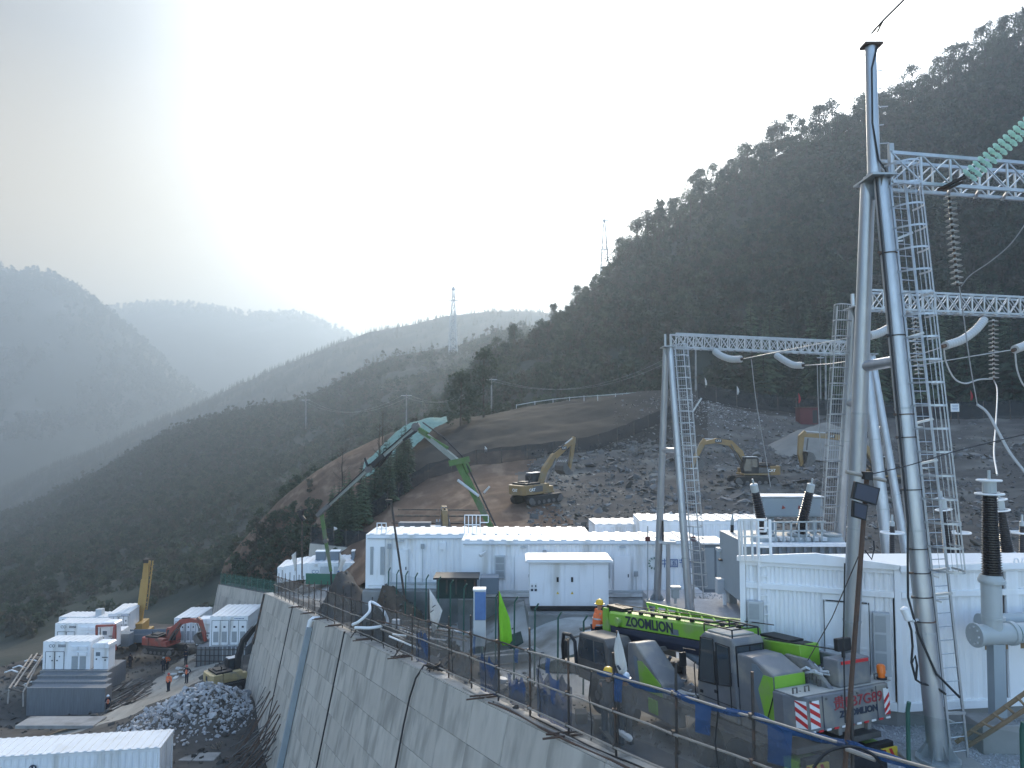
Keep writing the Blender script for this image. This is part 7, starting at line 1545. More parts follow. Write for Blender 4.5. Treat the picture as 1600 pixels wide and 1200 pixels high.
    skin_obj('trousers', [V(P[n]) for n in g], [(0, 1), (1, 2), (2, 3), (0, 4), (4, 5), (5, 6)], [(.165, .13), .11, .085, .07, .11, .085, .07], trousers, t)
    g = ['che', 'shol', 'elbl', 'wril', 'shor', 'elbr', 'wrir']; q = [V(P[n]) for n in g]; q[3] = q[2].lerp(q[3], .92); q[6] = q[5].lerp(q[6], .92); c0_ = V(P['pel'])
    q += [V((L*.4, 0, 1.14)), c0_+V((0, 0, .03)), c0_-V((0, 0, .12)), V((L, 0, 1.45))]
    skin_obj('jacket', q, [(0, 1), (1, 2), (2, 3), (0, 4), (4, 5), (5, 6), (0, 7), (7, 8), (8, 9), (0, 10)], [(.19, .15), .09, .07, .055, .09, .07, .055, (.18, .145), (.185, .15), (.18, .15), (.09, .085)], sleeves, t)
    if vest:
        skin_obj('vest', [c0_-V((0, 0, .10)), c0_+V((0, 0, .05)), V((L*.4, 0, 1.12)), V(P['che'])-V((0, 0, .02)), V(P['che'])+V((L*.3, 0, .13))], [(0, 1), (1, 2), (2, 3), (3, 4)], [(.20, .165), (.205, .17), (.20, .165), (.205, .168), (.17, .12)], vest, t)
        for dz in (-.02, -.2):
            c = V(P['che'])+V((-L*.2, 0, dz-.06)); b = MB(); b.lathe(c, (0, 0, 1), [(.198, 0), (.198, .04)], 18); b.v = [((x-c.x)*.86+c.x, y, z) for x, y, z in b.v]; b.build('reflective_band', 'trim_grey', t)
    hc = V(P['hd1'])+V((-.005, 0, .02)); b = MB(); b.lathe(hc, (0, 0, 1), [(.125, 0), (.125, .03), (.118, .08), (.09, .125), (.045, .148), (.01, .152)], 18); b.lathe(hc, (0, 0, 1), [(.155, .0), (.155, .012), (.12, .016)], 18); b.build('helmet', helmet, t, smooth=True)
    for k, y in (('l', 1), ('r', -1)):
        a, c = V(P['ank'+k]), V(P['toe'+k]); b = MB(); b.prism([(-.06, 0), (.22, 0), (.22, .05), (.1, .10), (.06, .17), (-.06, .17)], -.05, .05, o=(a.x, a.y, 0)); b.build('boot', 'black', t, bev=.015)
    return t
def yz(X, Y): return V((X, Y, float(yard_z(X, Y))))
def lz(X, Y):
    z = float(lower_z(X, Y)); d = np.min(np.hypot(rcx[:, 0]-X, rcx[:, 1]-Y)); return V((X, Y, z+(.07 if d < 3 else 0)))
p = at(908, 1100, 19.0); person('worker in a yellow helmet and dark grey jacket behind the mesh fence', yz(FX(19.3)+.75, 19.3), R(70), 1.74, None, 'cloth_grey', 'helmet_yellow', 'fold', 0, None, 'cloth_grey')
person('worker in a white helmet and dark grey jacket beside the yellow helmeted man', yz(FX(18.75)+.85, 18.75), R(120), 1.70, None, 'cloth_grey', 'helmet_white', 'down', .04, None, 'cloth_grey')
person('worker in an orange vest and yellow helmet at the green crane boom head', V((2.63, 24.0, -6.99)), R(20), 1.70, 'vest_orange', 'cloth_dark', 'helmet_yellow', 'front', .02, None, 'vest_orange', .05)
def low_at(px, Y): X = (px-800)/F_PX*Y*1.0; q = at(px, 1050, Y); return lz(q.x, Y)
person('worker in an orange vest and red helmet alone in the middle of the lower road', low_at(264, 77), R(-100), 1.72, 'vest_orange', 'cloth_dark', 'helmet_red', 'down', .05, None, 'vest_orange')
person('worker in an orange vest at the right edge of the lower road', low_at(292, 79.5), R(-90), 1.72, 'vest_orange', 'cloth_dark', 'helmet_red', 'hips', .04, None, 'cloth_dark')
person('worker in an orange vest and pale helmet at the right corner of the stepped base', low_at(170, 79.5), R(-60), 1.70, 'vest_orange', 'cloth_dark', 'helmet_white', 'front', .1, None, 'cloth_dark')
person('worker in an orange vest and white helmet beside the red excavator', low_at(261, 92), R(-110), 1.72, 'vest_orange', 'cloth_dark', 'helmet_white', 'hips', .03, None, 'vest_orange')
person('worker in dark clothes standing next to the orange vest by the red excavator', low_at(255, 91), R(-60), 1.68, None, 'cloth_dark', 'helmet_white', 'down', .06, None, 'cloth_dark')
person('worker in dark clothes beside the steel skip on the lower road', low_at(203, 94.5), R(-80), 1.72, None, 'cloth_dark', 'cloth_dark', 'down', .08, None, 'cloth_dark')
person('worker in dark clothes standing in front of the narrow right hand battery cabin', low_at(290, 92), R(-90), 1.7, None, 'cloth_dark', 'cloth_dark', 'front', .0, None, 'cloth_dark')
# ------------------------------------------------------------------ flags
def flag(label, foot, top, shape, m, group='site flags', pr=.022, mark=None):
    """shape: list of (along cloth m, down from top m) outline; rows of the hanging cloth"""
    t = thing('flag', label, 'flag', foot, 0, group); b = MB(); b.tube([V(foot), V(top)], pr, 7); b.build('pole', 'scaffold', t, world=True)
    vs = []; nr = len(shape); nu_ = 8
    for j, (w0, w1, dz, y) in enumerate(shape):
        for i in range(nu_):
            u = i/(nu_-1); x = w0+(w1-w0)*u; vs.append(V(top)+V((x, y+.09*math.sin(u*7+j*.9)*min(1, abs(w1-w0)*2), -dz)))
    b = MB(); b.add(vs, [(j*nu_+i, j*nu_+i+1, (j+1)*nu_+i+1, (j+1)*nu_+i) for j in range(nr-1) for i in range(nu_-1)]); c = b.build('cloth', m, t, world=True, smooth=True); so = c.modifiers.new('thick', 'SOLIDIFY'); so.thickness = .008
    if mark:
        for (mx_, mz, w, h, mm) in mark:
            b = MB(); p = V(top)+V((mx_, -.12, -mz)); b.box(p, (w, .01, h), Mx.Rotation(R(-35), 3, 'Y')); b.build('print', mm, c, world=True)
    return t
Yf = Yof(672); s = Yf/F_PX
flag('white flag with dark print hanging on the fence in the middle of the wall', fp(Yf, 0), fp(Yf, 2.75), [(0, .02, .0, 0), (0, .25, .35, -.03), (.02, .52, .80, -.05), (.06, .42, 1.15, -.04), (.12, .30, 1.5, -.02), (.16, .24, 1.65, 0)], 'flag_white', mark=[(.2, .62, .16, .03, 'ink'), (.14, .8, .18, .03, 'ink'), (.05, 1.25, .12, .14, 'ink')])
Yf = Yof(779)
flag('bright lime green flag hanging from a fence post', fp(Yf, 0), fp(Yf, 3.05), [(0, .03, 0, 0), (0, .18, .4, -.03), (.02, .34, .8, -.06), (.04, .40, 1.2, -.06), (.05, .42, 1.45, -.04), (.12, .3, 1.62, 0)], 'lime_flag')
Yf = Yof(961)
flag('small off-white rag flag drooping on the fence in front of the green crane', fp(Yf, 0), fp(Yf, 2.55), [(.0, .02, 0, 0), (-.03, .07, .15, -.02), (-.07, .14, .4, -.04), (-.05, .2, .7, -.05), (.0, .22, .85, -.03), (.06, .12, .98, 0)], 'flag_white', mark=[(.02, .78, .05, .12, 'ink')])
Yf = 62.0
flag('white banner flag with blue lettering standing beyond the dirt heap', at(528, 930, 52), at(530, 864, 52), [(0, .05, 0, 0), (.0, .45, .5, 0), (-.05, .25, .9, -.03), (-.1, .15, 1.3, -.02), (-.1, .25, 1.7, 0), (-.08, .2, 2.1, 0), (.0, .15, 2.3, 0)], 'flag_white', mark=[(.02, 1.25, .14, .2, 'ink_blue'), (.05, 1.6, .12, .2, 'ink_blue')])
flag('white flag at the far end of the fence in front of the far cabins', at(463, 910, 62), at(463, 862, 62), [(0, -.02, 0, 0), (0, -.4, .3, 0), (0, -.3, .7, 0), (0, -.15, 1.2, 0), (0, -.12, 1.5, 0)], 'flag_white')
for lab, (x0, y0), (x1, y1), Y, m in (('small white flag on the brow above the long left beam', (1103, 615), (1101, 590), 130, 'flag_white'), ('small blue and white flag on the slope fence left of the red flag', (1151, 625), (1151, 603), 122, 'flag_white'), ('small red flag left of the caged ladder on the slope fence', (1250, 640), (1247, 614), 120, 'flag_red'), ('thin red flag on the slope fence right of the near ladder', (1520, 636), (1516, 610), 118, 'flag_red'), ('small white flag on the net fence below the dark cut', (762, 714), (757, 697), 106, 'flag_white'), ('tiny white flag left of the pump boom head', (656, 742), (656, 722), 112, 'flag_white'), ('tiny white flag right of the pump boom crest', (690, 726), (690, 712), 112, 'flag_white'), ('tiny white flag low beside the pump boom end section', (521, 832), (521, 823), 80, 'flag_white')):
    f_, t_ = at(x0, y0, Y), at(x1, y1, Y); h = (t_-f_).z
    flag(lab, f_-V((0, 0, .6)), t_, [(0, .06, 0, 0), (0, .34, .2*h, 0), (.04, .42, .4*h, -.03), (.0, .22, .62*h, 0)], m, pr=.03)
# ------------------------------------------------------------------ rusty lamp pole at the fence end
lp_ = thing('floodlight_pole', 'rusty pole with two black floodlights at the near end of the fence', 'pole', at(1319, 1215, 11.75))
b = MB(); b.tube([at(1318, 1230, 11.7), at(1355, 738, 11.9)], .036, 10); po = b.build('pole', 'rust', lp_, world=True, smooth=True)
b = MB(); b.tube([at(1322, 737, 11.85), at(1384, 751, 11.85)], .03, 8); b.build('cross_tube', 'pipe_pale', lp_, world=True); b = MB(); b.box(at(1355, 743, 11.8), (.12, .12, .12)); b.build('coupler', 'black', lp_, world=True)
def panel(xs, ys, d=.09):
    q = [at(x, y, 11.72) for x, y in zip(xs, ys)]; b = MB(); o = V((0, d, 0)); b.add(q+[v+o for v in q], [(0, 1, 2, 3), (7, 6, 5, 4), (0, 4, 5, 1), (1, 5, 6, 2), (2, 6, 7, 3), (3, 7, 4, 0)]); return b
f1 = panel((1337, 1376, 1370, 1332), (752, 763, 790, 779)).build('floodlight', 'black', lp_, world=True, bev=.01); panel((1340, 1373, 1368, 1335), (755, 764.5, 787, 777.5), .002).build('lens', 'navy', f1, world=True).location = (0, -.004, 0)
f2 = panel((1334, 1357, 1354, 1333), (782, 789, 814, 808)).build('floodlight', 'black', lp_, world=True, bev=.01); panel((1336, 1354.5, 1352, 1335), (785, 791, 811, 805.5), .002).build('lens', 'navy', f2, world=True).location = (0, -.004, 0)
b = MB(); b.tube([at(1352, 860, 11.8), at(1362, 874, 11.7), at(1366, 858, 11.8), at(1365, 845, 11.85)], .012, 5); b.tube([at(1320, 880, 11.8), at(1318, 1000, 11.7), at(1321, 1130, 11.6)], .012, 5); b.build('cable', 'black', lp_, world=True, smooth=True)
b = MB(); b.tube([at(1341, 870, 11.9), at(1300, 965, 14), at(1262, 1032, 15.4)], .009, 5); tag(b.build('guy_wire', 'scaffold'), 'taut guy wire slanting down from the rusty pole across the gabled wall', 'wire')
wire('large hoop of black cable standing at the near end of the fence', [(1270, 1200, 11.3), (1290, 1177, 11.3), (1316, 1167, 11.3), (1340, 1168, 11.3), (1365, 1180, 11.2), (1385, 1205, 11.1)], .022, 'black', 'cable', name='cable_loop')
b = MB(); b.tube([at(1322, 1170, 11.5), at(1368, 1187, 11.2)], .035, 8); tag(b.build('loose_pipe', 'pipe_pale'), 'short pale tube end sticking out of the fence by the cable hoop', 'pipe')
# leaning lighting mast in the yard
mp = thing('lighting_mast', 'thin black leaning mast with a small lamp head rising from the scrap heap', 'mast', at(633, 935, 36)); b = MB(); b.tube([at(633, 940, 36), at(611, 783, 36)], .05, 8); b.build('pole', 'scaffold', mp, world=True); b = MB(); b.box(at(608, 782, 36), (.28, .16, .10)); b.build('lamp_head', 'black', mp, world=True)
b = MB(); b.tube([at(472, 905, 66), at(472, 795, 66)], .07, 6); t = tag(b.build('pole', 'scaffold'), 'thin dark pole with a twisted top fitting left of the pump hose', 'pole'); t.name = 'lamp_pole'
b = MB(); b.tube([at(464, 800, 66), at(472, 797, 66), at(480, 796, 66)], .06, 6); b.tube([at(472, 797, 66), at(470, 806, 66), at(475, 813, 66)], .22, 7); b.build('fitting', 'black', t)
# ------------------------------------------------------------------ blue wrapped pillar, green post fence
bp_ = thing('wrapped_pillar', 'square pillar wrapped in blue film with a white cap behind the fence', 'pillar', at(749, 1010, 25.8)); b = MB(); p, q = at(749, 1010, 25.8), at(749, 923, 25.8); b.box(((p.x+q.x)/2, 26.0, (p.z+q.z)/2), (.40, .4, q.z-p.z)); b.build('post', 'trim_grey', bp_, world=True)
b = MB(); b.box((q.x+.03, 25.985, q.z-.5), (.36, .41, .92)); b.build('film', 'blue_film', bp_, world=True, bev=.01); b = MB(); b.box((q.x, 26.0, q.z+.02), (.43, .43, .05)); b.build('cap', 'sign_white', bp_, world=True)
pf = thing('mesh_fence', 'fine wire mesh fence on dark green posts with bent tops in the yard', 'fence', at(665, 925, 36))
fpts = [(606, 920, 884, 41), (619, 925, 888, 39.5), (633, 930, 890, 38.2), (648, 935, 893, 37), (665, 944, 896, 35.6), (684, 950, 899, 34.2), (703, 956, 905, 33), (724, 963, 911, 32), (753, 972, 918, 30.6), (774, 980, 924, 29.6), (803, 986, 932, 28.7), (835, 996, 943, 27.8), (871, 1008, 956, 27.0), (911, 1024, 962, 26)]
pv = None
for x, yb, yt, Y in fpts:
    g_ = at(x, yb, Y); f_ = V((g_.x, Y, float(yard_z(g_.x, Y))-.1)); tp = at(x+1, yt+9, Y); b = MB(); b.tube([f_, tp, tp+V((.12, -.1, .22))], .032, 6); b.build('post', 'green_post', pf, world=True)
    if pv: b = MB(); b.quad(pv[0], f_, tp, pv[1]); b.build('mesh_panel', 'wire_mesh', pf, world=True)
    pv = (f_, tp)
gf2 = thing('mesh_fence', 'green post fence with fine mesh at the edge of the gravel yard', 'fence', at(1418, 1200, 14)); pv = None
for x, yt, Y in ((1418, 1096, 14.0), (1596, 1127, 13.2), (1770, 1160, 12.5)):
    tp = at(x, yt, Y); f_ = V((tp.x-.02, Y, GRAV_Z-.1)); b = MB(); b.tube([f_, tp-V((0, 0, .15)), tp+V((.01, -.03, 0))], .038, 8); b.build('post', 'green_post', gf2, world=True)
    if pv: b = MB(); b.quad(pv[0], f_, tp-V((0, 0, .2)), pv[1]-V((0, 0, .2))); b.build('mesh_panel', 'wire_mesh', gf2, world=True)
    pv = (f_, tp)
b = MB(); b.quad(at(1400, 1092, 15.4), V((7.1, 14.0, GRAV_Z)), V((7.25, 14.0, -5.0)), at(1402, 1050, 15.4)); 
# bamboo ladder
bl = thing('bamboo_ladder', 'weathered wooden ladder leaning in from the right edge over the gravel', 'ladder', at(1505, 1168, 14.2)); b = MB(); 
A0, A1, B0, B1 = at(1494, 1160, 15.8), at(1622, 1068, 15.0), at(1512, 1166, 15.7), at(1628, 1092, 14.8)
b.tube([A0, A1], .042, 8); b.tube([B0, B1], .042, 8); b.build('stile', 'wood', bl, world=True)
for k in range(7): b = MB(); t_ = (k+.5)/7; b.tube([A0.lerp(A1, t_)-V((.06, 0, 0)), B0.lerp(B1, t_)+V((.06, 0, 0))], .026, 6); b.build('rung', 'wood', bl, world=True)
# ------------------------------------------------------------------ heaps, scrap and tarps in the yard
HC = []
def mound(name, label, cx, cy, rx, ry, h, m, zf, seed=0, n=34, cat='heap'):
    xs, ys = np.meshgrid(np.linspace(-1, 1, n), np.linspace(-1, 1, n)); r = np.sqrt(xs**2+ys**2); X = cx+xs*rx*1.15; Y = cy+ys*ry*1.15; hk = np.clip((X-FX(Y)-.1)/1.1, 0, 1); X = np.maximum(X, FX(Y)+.12)
    Z = np.array([[float(zf(a, b_)) for a, b_ in zip(ra, rb)] for ra, rb in zip(X, Y)])+h*hk*np.clip(1.08-r**1.7, -.12, 1)*(1+.35*fbm(X*.9, Y*.9, 4, seed))+.10*fbm(X*2.5, Y*2.5, 3, seed+3)-.06
    G_ = np.stack([X, Y, Z], -1); o = grid_obj(name, G_, m, 'thing'); del o['kind']; HC.append(scatter_on(G_, 130)); return tag(o, label, cat)
mound('dirt_heap', 'dark brown dirt heap behind the fence in front of the left cabin', -6.4, 39.7, 2.1, 2.4, 2.7, 'soil', yard_z, 3)
mound('dirt_heap', 'long low earth heap with scrap along the fence below the left cabin', -4.9, 36.0, 2.2, 3.2, 1.1, 'soil', yard_z, 5)
mound('stone_mound', 'dark heap of broken stone at the left corner of the left cabin', -11.2, 51.5, 2.4, 4.0, 2.6, 'dark_soil', yard_z, 8)
mound('dirt_heap', 'flat spoil heap beside the blue wrapped pillar', -2.2, 29.5, 1.5, 2.6, .7, 'soil', yard_z, 11)
mound('dirt_heap', 'small spoil heap right of the lime green flag behind the fence', .3, 24.2, .9, 2.0, .5, 'dark_soil', yard_z, 14)
hcp = np.concatenate(HC); scatter_mesh('heap_clods', CHUNK, hcp, ['dark_soil', 'slate_warm'], full_rot=True, sizes=np.clip(rng.lognormal(-1.9, .55, len(hcp)), .05, .5))
def on_yard(X, Y, d=.05): return V((X, Y, float(yard_z(X, Y))+d))
rd_ = random.Random(21)
labs = ['scrap steel rod thrown on the heap of offcuts behind the fence']
for k in range(22):
    X = -4.9+rd_.uniform(-1.5, 1.3); Y = 34.5+rd_.uniform(-2.4, 2.2); a = rd_.uniform(-.5, 1.0); L_ = rd_.uniform(1.0, 3.0); p = on_yard(X, Y, .85+rd_.uniform(0, .5)); q = p+V((math.cos(a)*L_*.9, -math.sin(a)*L_*.5, -rd_.uniform(.1, .5))); b = MB(); b.bar(p, q, rd_.uniform(.04, .09), .05)
    tag(b.build('scrap_bar', ('pipe_pale', 'sign_white', 'rust', 'timber_grey')[k % 4]), ('pale', 'white', 'rusty', 'grey wooden')[k % 4]+' bar lying in the scrap heap behind the fence', 'bar', 'scrap bars in the yard')
b = MB(); P = np.array([(-7.6, 37.2, 1.3), (-7.2, 37.0, 1.5), (-6.8, 37.2, 1.9), (-6.9, 38, 2.3), (-6.2, 37.4, 2.0), (-5.9, 36.9, 1.4), (-6.6, 36.6, 1.2), (-7.4, 36.8, 1.2)]); C = catmull(P, 50, 0); b.tube([on_yard(c[0], c[1], c[2]-.35) for c in C], .07, 7); tag(b.build('white_hose', 'sign_white', smooth=True), 'curled white hose lying on the dirt heap behind the fence', 'hose')
for k, (x, y, z, s_, lab) in enumerate(((-5.35, 36.0, .9, (.4, .35, .42), 'white bucket standing upright on the scrap heap'), (-4.6, 35.6, .75, (.5, .3, .25), 'pale sack lying on the scrap heap right of the white bucket'), (-.35, 25.6, .32, (.35, .3, .16), 'small white sack by the lime green flag behind the fence'))):
    b = MB(); p = on_yard(x, y, z); b.lathe(p, (.1*k, 0, 1), [(s_[0]*.4, 0), (s_[0]*.5, s_[2]*.5), (s_[0]*.48, s_[2])], 12); tag(b.build('bucket' if k == 0 else 'sack', 'sign_white', smooth=True), lab, 'bucket' if k == 0 else 'sack')
sh = thing('timber_box', 'dark timber crate with a flat overhanging lid in front of the left cabin', 'crate', on_yard(-2.6, 37.5)); p = on_yard(-2.6, 38.0, 0); zt = at(680, 902, 38).z; p.z = at(680, 926, 38).z
b = MB(); b.box((p.x-.1, 38.2, (zt+p.z)/2-.1), (1.9, 1.2, zt-p.z+.2)); b.build('body', 'tarp_green', sh, world=True); b = MB(); b.box((p.x-.1, 38.2, zt+.03), (2.2, 1.5, .09)); b.build('lid', 'black', sh, world=True)
for k in range(5): b = MB(); b.box((p.x-1.0+.45*k, 37.57, (zt+p.z)/2), (.09, .05, zt-p.z)); b.build('slat', 'scaffold', sh, world=True)
b = MB(); b.box((p.x+1.5, 38.3, zt-.38), (.9, 1.0, .8)); tag(b.build('dark_box', 'cabinet_dark', bev=.02), 'low dark box standing right of the timber crate', 'box')
def tarp(label, pts, m='tarp_green', z=.06, name='tarp'):
    P = [on_yard(*p, z) for p in pts]; n = len(P); c = sum(P, V())/n; b = MB(); b.add(P+[c+V((0, 0, .12))]+[q-V((0, 0, .12)) for q in P], [(i, (i+1) % n, n) for i in range(n)]+[(i, n+1+i, n+1+(i+1) % n, (i+1) % n) for i in range(n)]); return tag(b.build(name, m), label, 'tarp')
tarp('dark green tarpaulin spread on the pale yard in front of the switchgear cabinet', [(1.0, 31.0), (4.1, 31.3), (4.4, 29.6), (2.4, 28.9), (1.5, 29.6)])
tarp('dark mesh mat lying left of the switchgear cabinet', [(-2.0, 36.2), (.4, 35.9), (.5, 34.6), (-.4, 34.2), (-1.9, 34.6)], 'tarp_green')
tarp('dark tarpaulin bundled at the right side of the switchgear cabinet', [(4.7, 34.9), (6.2, 35.0), (6.1, 33.9), (5.0, 33.7)], 'cabinet_dark', .35)
tarp('grey sheet heap left of the timber crate', [(-5.2, 39.2), (-4.0, 39.4), (-3.9, 38.4), (-5.1, 38.3)], 'transformer', .5, 'sheet')
b = MB()
for q in (((-1.6, 33.3), (1.0, 32.9)), ((-1.7, 32.5), (1.2, 32.0)), ((.9, 32.9), (1.2, 32.0))): b.bar(on_yard(*q[0], .1), on_yard(*q[1], .1), .25, .3)
tag(b.build('duct_edge', 'concrete_plain'), 'low concrete edging of an open cable duct left of the tarpaulin', 'edging')
for k, (q0, q1, lab) in enumerate((((2.2, 33.0), (4.6, 33.1), 'thin board lying across the pale yard before the switchgear cabinet'), ((2.9, 33.6), (3.8, 33.7), 'short pale board with two blocks lying behind the thin board'))):
    b = MB(); b.bar(on_yard(*q0, .08), on_yard(*q1, .08), .16, .06); tag(b.build('board', 'timber_grey'), lab, 'board')
rd_ = random.Random(41)
for k in range(16):
    Y = rd_.uniform(18, 38); X = FX(Y)+rd_.uniform(.3, 1.8); a = rd_.uniform(1.2, 2.6); L_ = rd_.uniform(.4, 1.4); b = MB(); b.bar(on_yard(X, Y, .06), on_yard(X, Y, .08+rd_.uniform(0, .12))+V((math.cos(a)*L_, math.sin(a)*L_, 0)), rd_.uniform(.05, .14), .04); tag(b.build('plank', ('timber_grey', 'pipe_pale')[k % 2]), ('grey weathered', 'pale dusty')[k % 2]+' plank offcut lying behind the fence', 'plank', 'plank offcuts along the fence')
b = MB(); b.box(on_yard(FX(19.9)+.9, 19.9, .25), (.35, .3, .5)); b.box(on_yard(FX(21.0)+1.0, 21.0, .2), (.3, .4, .4)); tag(b.build('crate', 'timber_grey'), 'two small dark wooden crates just behind the fence left of the workers', 'crate')
b = MB(); b.lathe(fp(17.6, .1, -.35), HD, [(.02, 0), (.07, .06), (.085, .2), (.06, .32), (.075, .42), (.03, .5), (.05, .58)], 7); tag(b.build('plastic_sack', 'sign_white', smooth=True), 'crumpled white plastic sack behind the net at the fence foot', 'sack')
# ------------------------------------------------------------------ lower terrace clutter
rd_ = random.Random(31)
for k in range(46):
    Y = rd_.uniform(54, 64); top = face(Y-rd_.uniform(0, 1.5), rd_.uniform(6.0, 11.5), .10); X = top.x-rd_.uniform(.9, 2.6); Yb = Y-rd_.uniform(1.5, 4); ft = V((X, Yb, float(lower_z(X, Yb))+.1)); b = MB(); b.tube([ft, ft.lerp(top, .5)+V((rd_.uniform(-.06, .06), 0, -.08)), top], .038, 5); tag(b.build('steel_tube', ('scaffold', 'rust', 'dust_metal')[k % 3]), 'long dark steel tube in the bundle leaning against the foot of the retaining wall', 'tube', 'steel tubes leaning on the retaining wall')
for k in range(70):
    a = rd_.uniform(-.5, .5); px_, Y = rd_.uniform(168, 215), rd_.uniform(76, 86); q = at(px_, 1060, Y); X = q.x; p = V((X, Y, float(lower_z(X, Y))+.15+rd_.uniform(0, .35))); L_ = rd_.uniform(1.2, 3.6); b = MB(); b.bar(p, p+V((math.sin(a)*L_*.5+L_*.42, L_*.75, rd_.uniform(-.1, .5))), .09, .06); tag(b.build('scrap_bar', ('scaffold', 'dust_metal', 'pipe_pale', 'scaffold')[k % 4]), 'dark bar in the tangle of scrap beside the stepped base', 'bar', 'tangle of bars beside the stepped base')
for k, (x0, y0, x1, y1, Y, m, lab) in enumerate(((248, 1184, 330, 1178, 57, 'timber_grey', 'long grey plank lying across the rubble at the bottom left'), (330, 1178, 385, 1186, 57.4, 'timber_grey', 'grey plank continuing to the right along the bottom of the heap'), (276, 1172, 325, 1165, 58, 'pale_rock', 'pale flat board on the rubble above the long plank'), (345, 1197, 372, 1185, 56, 'timber_grey', 'short pale board tilted at the bottom edge beside the wall foot'))):
    b = MB(); p, q = at(x0, y0, Y), at(x1, y1, Y+.5); b.bar(p, q, .55, .12); tag(b.build('plank', m), lab, 'plank')
for k, (xa, xb) in enumerate(((262, 298), (300, 334))):
    b = MB(); p, q = at(xa, 1188, 55.5), at(xb, 1204, 55.5); b.box(((p.x+q.x)/2, 56.2, (p.z+q.z)/2-.3), (q.x-p.x, 1.4, p.z-q.z+.6)); tag(b.build('stone_block', 'concrete_plain', bev=.04), ('left', 'right')[k]+' one of the two dark square blocks at the bottom edge left of the wall', 'block')
for k in range(9):
    a0_ = at(332+k*2, 1190-2*k, 57.5); b = MB(); b.bar(a0_, at(325+rd_.uniform(0, 25), 1158+rd_.uniform(0, 18), 57.5), .06); tag(b.build('scrap_bar', 'timber_grey'), 'thin splintered lath sticking up at the bottom of the stone heap', 'bar', 'splintered laths at the stone heap')
# ramp frames left of the stepped base
rf2 = thing('lattice_walkway', 'long lattice steel frame lying in the pit left of the stepped base', 'frame', at(30, 1080, 84)); 
def fr_line(a, b_, w=.14, m='pipe_pale'): b = MB(); b.bar(at(*a), at(*b_), w); b.build('rail', m, rf2, world=True)
for (a, c) in (((14, 1076, 82), (50, 1023, 96)), ((22, 1074, 82), (58, 1021, 96)), ((36, 1082, 81), (66, 1024, 95)), ((42, 1060, 83.5), (64, 1027, 93))): fr_line(a, c)
for k in range(9): t_ = k/8; p0, p1 = at(14, 1076, 82).lerp(at(50, 1023, 96), t_), at(36, 1082, 81).lerp(at(66, 1024, 95), t_); b = MB(); b.bar(p0, p1, .10); b.build('cross_bar', 'scaffold', rf2, world=True)
for (a, c) in (((14, 1076, 82), (12, 1100, 81.5)), ((36, 1082, 81), (36, 1104, 80.5)), ((36, 1070, 82), (45, 1076, 81.5))): fr_line(a, c, .12)
b = MB(); p, q = at(28, 1133, 68.5), at(150, 1130, 68.5); b.box(((p.x+q.x)/2, 69.2, (p.z+q.z)/2-.12), (q.x-p.x, 2.2, .3)); tag(b.build('concrete_slab', 'concrete_plain', bev=.02), 'flat grey concrete slab lying in front of the stepped base', 'slab')
for k, (px_, Y) in enumerate(((8, 90), (20, 93), (38, 97), (60, 98), (40, 86), (12, 84), (95, 74), (78, 72))):
    q = at(px_, 1040, Y); X = q.x; p = V((X, Y, float(lower_z(X, Y))+.3)); b = MB(); b.tube([p, p+V((.7, .1, .25)), p+V((1.5, 0, .05))], .09, 6); tag(b.build('scrap_bar', 'sign_white' if k < 5 else 'timber_grey'), 'pale bent strip lying on the dark ground left of the stepped base', 'bar', 'pale strips on the dark ground')
b = MB(); b.lathe(at(287, 1012, 93)-V((0, 0, .5)), (0, 1, .1), [(.2, 0), (.35, .15), (.5, .5), (.4, 1.1), (.2, 1.4)], 16); tag(b.build('mixer_drum', 'dust_metal', smooth=True), 'grey mixer drum in front of the narrow right hand battery cabin', 'drum')
for k in range(12):
    Y = rd_.uniform(83, 90); q = at(rd_.uniform(272, 292), 1020, Y); p = lz(q.x, Y); b = MB(); b.box(p+V((0, 0, .15)), (rd_.uniform(.4, 1.2), .4, .15), Euler((rd_.uniform(-.2, .2), rd_.uniform(-.3, .3), rd_.uniform(0, 3))).to_matrix()); tag(b.build('debris_board', 'flag_white' if k % 2 else 'timber_grey'), ('white' if k % 2 else 'grey')+' scrap board on the roadside in front of the dark foundation', 'board', 'scrap boards at the roadside')
# ------------------------------------------------------------------ on the slopes: fences, nets, sand, sign, hut
def slope_fence(name, label, pts, h, m, step=3.0, post='scaffold', cat='fence', rail=None):
    P = catmull(np.array([tuple(on_grid_px(CG, x, y, (.2, .9), 110)) for x, y in pts]), 60, 0); L_ = np.concatenate([[0], np.cumsum(np.linalg.norm(np.diff(P, axis=0), axis=1))]); n = int(L_[-1]/step); t = thing(name, label, cat, P[0]); prev = None
    for k in range(n+1):
        d = L_[-1]*k/n; p = V([np.interp(d, L_, P[:, j]) for j in range(3)]); b = MB(); b.bar(p-V((0, 0, .4)), p+V((0, 0, h)), .10); b.build('post', post, t, world=True)
        if prev is not None:
            if rail:
                for z in rail: b = MB(); b.bar(prev+V((0, 0, z)), p+V((0, 0, z)), .06, .14); b.build('rail', m, t, world=True)
            else:
                mid = (prev+p)/2+V((0, -.15, 0)); b = MB(); b.add([prev-V((0, 0, .3)), mid-V((0, 0, .35)), p-V((0, 0, .3)), prev+V((0, 0, h)), mid+V((0, 0, h-.12)), p+V((0, 0, h))], [(0, 1, 4, 3), (1, 2, 5, 4)]); b.build('net_panel', m, t, world=True)
        prev = p
    return t
slope_fence('net_fence', 'dark net fence winding along the brow behind the sand pile and the red hut', [(1090, 622), (1110, 628), (1150, 634), (1200, 641), (1260, 648), (1330, 652), (1420, 654), (1500, 655), (1620, 652)], 2.6, 'dark_net', 3.2)
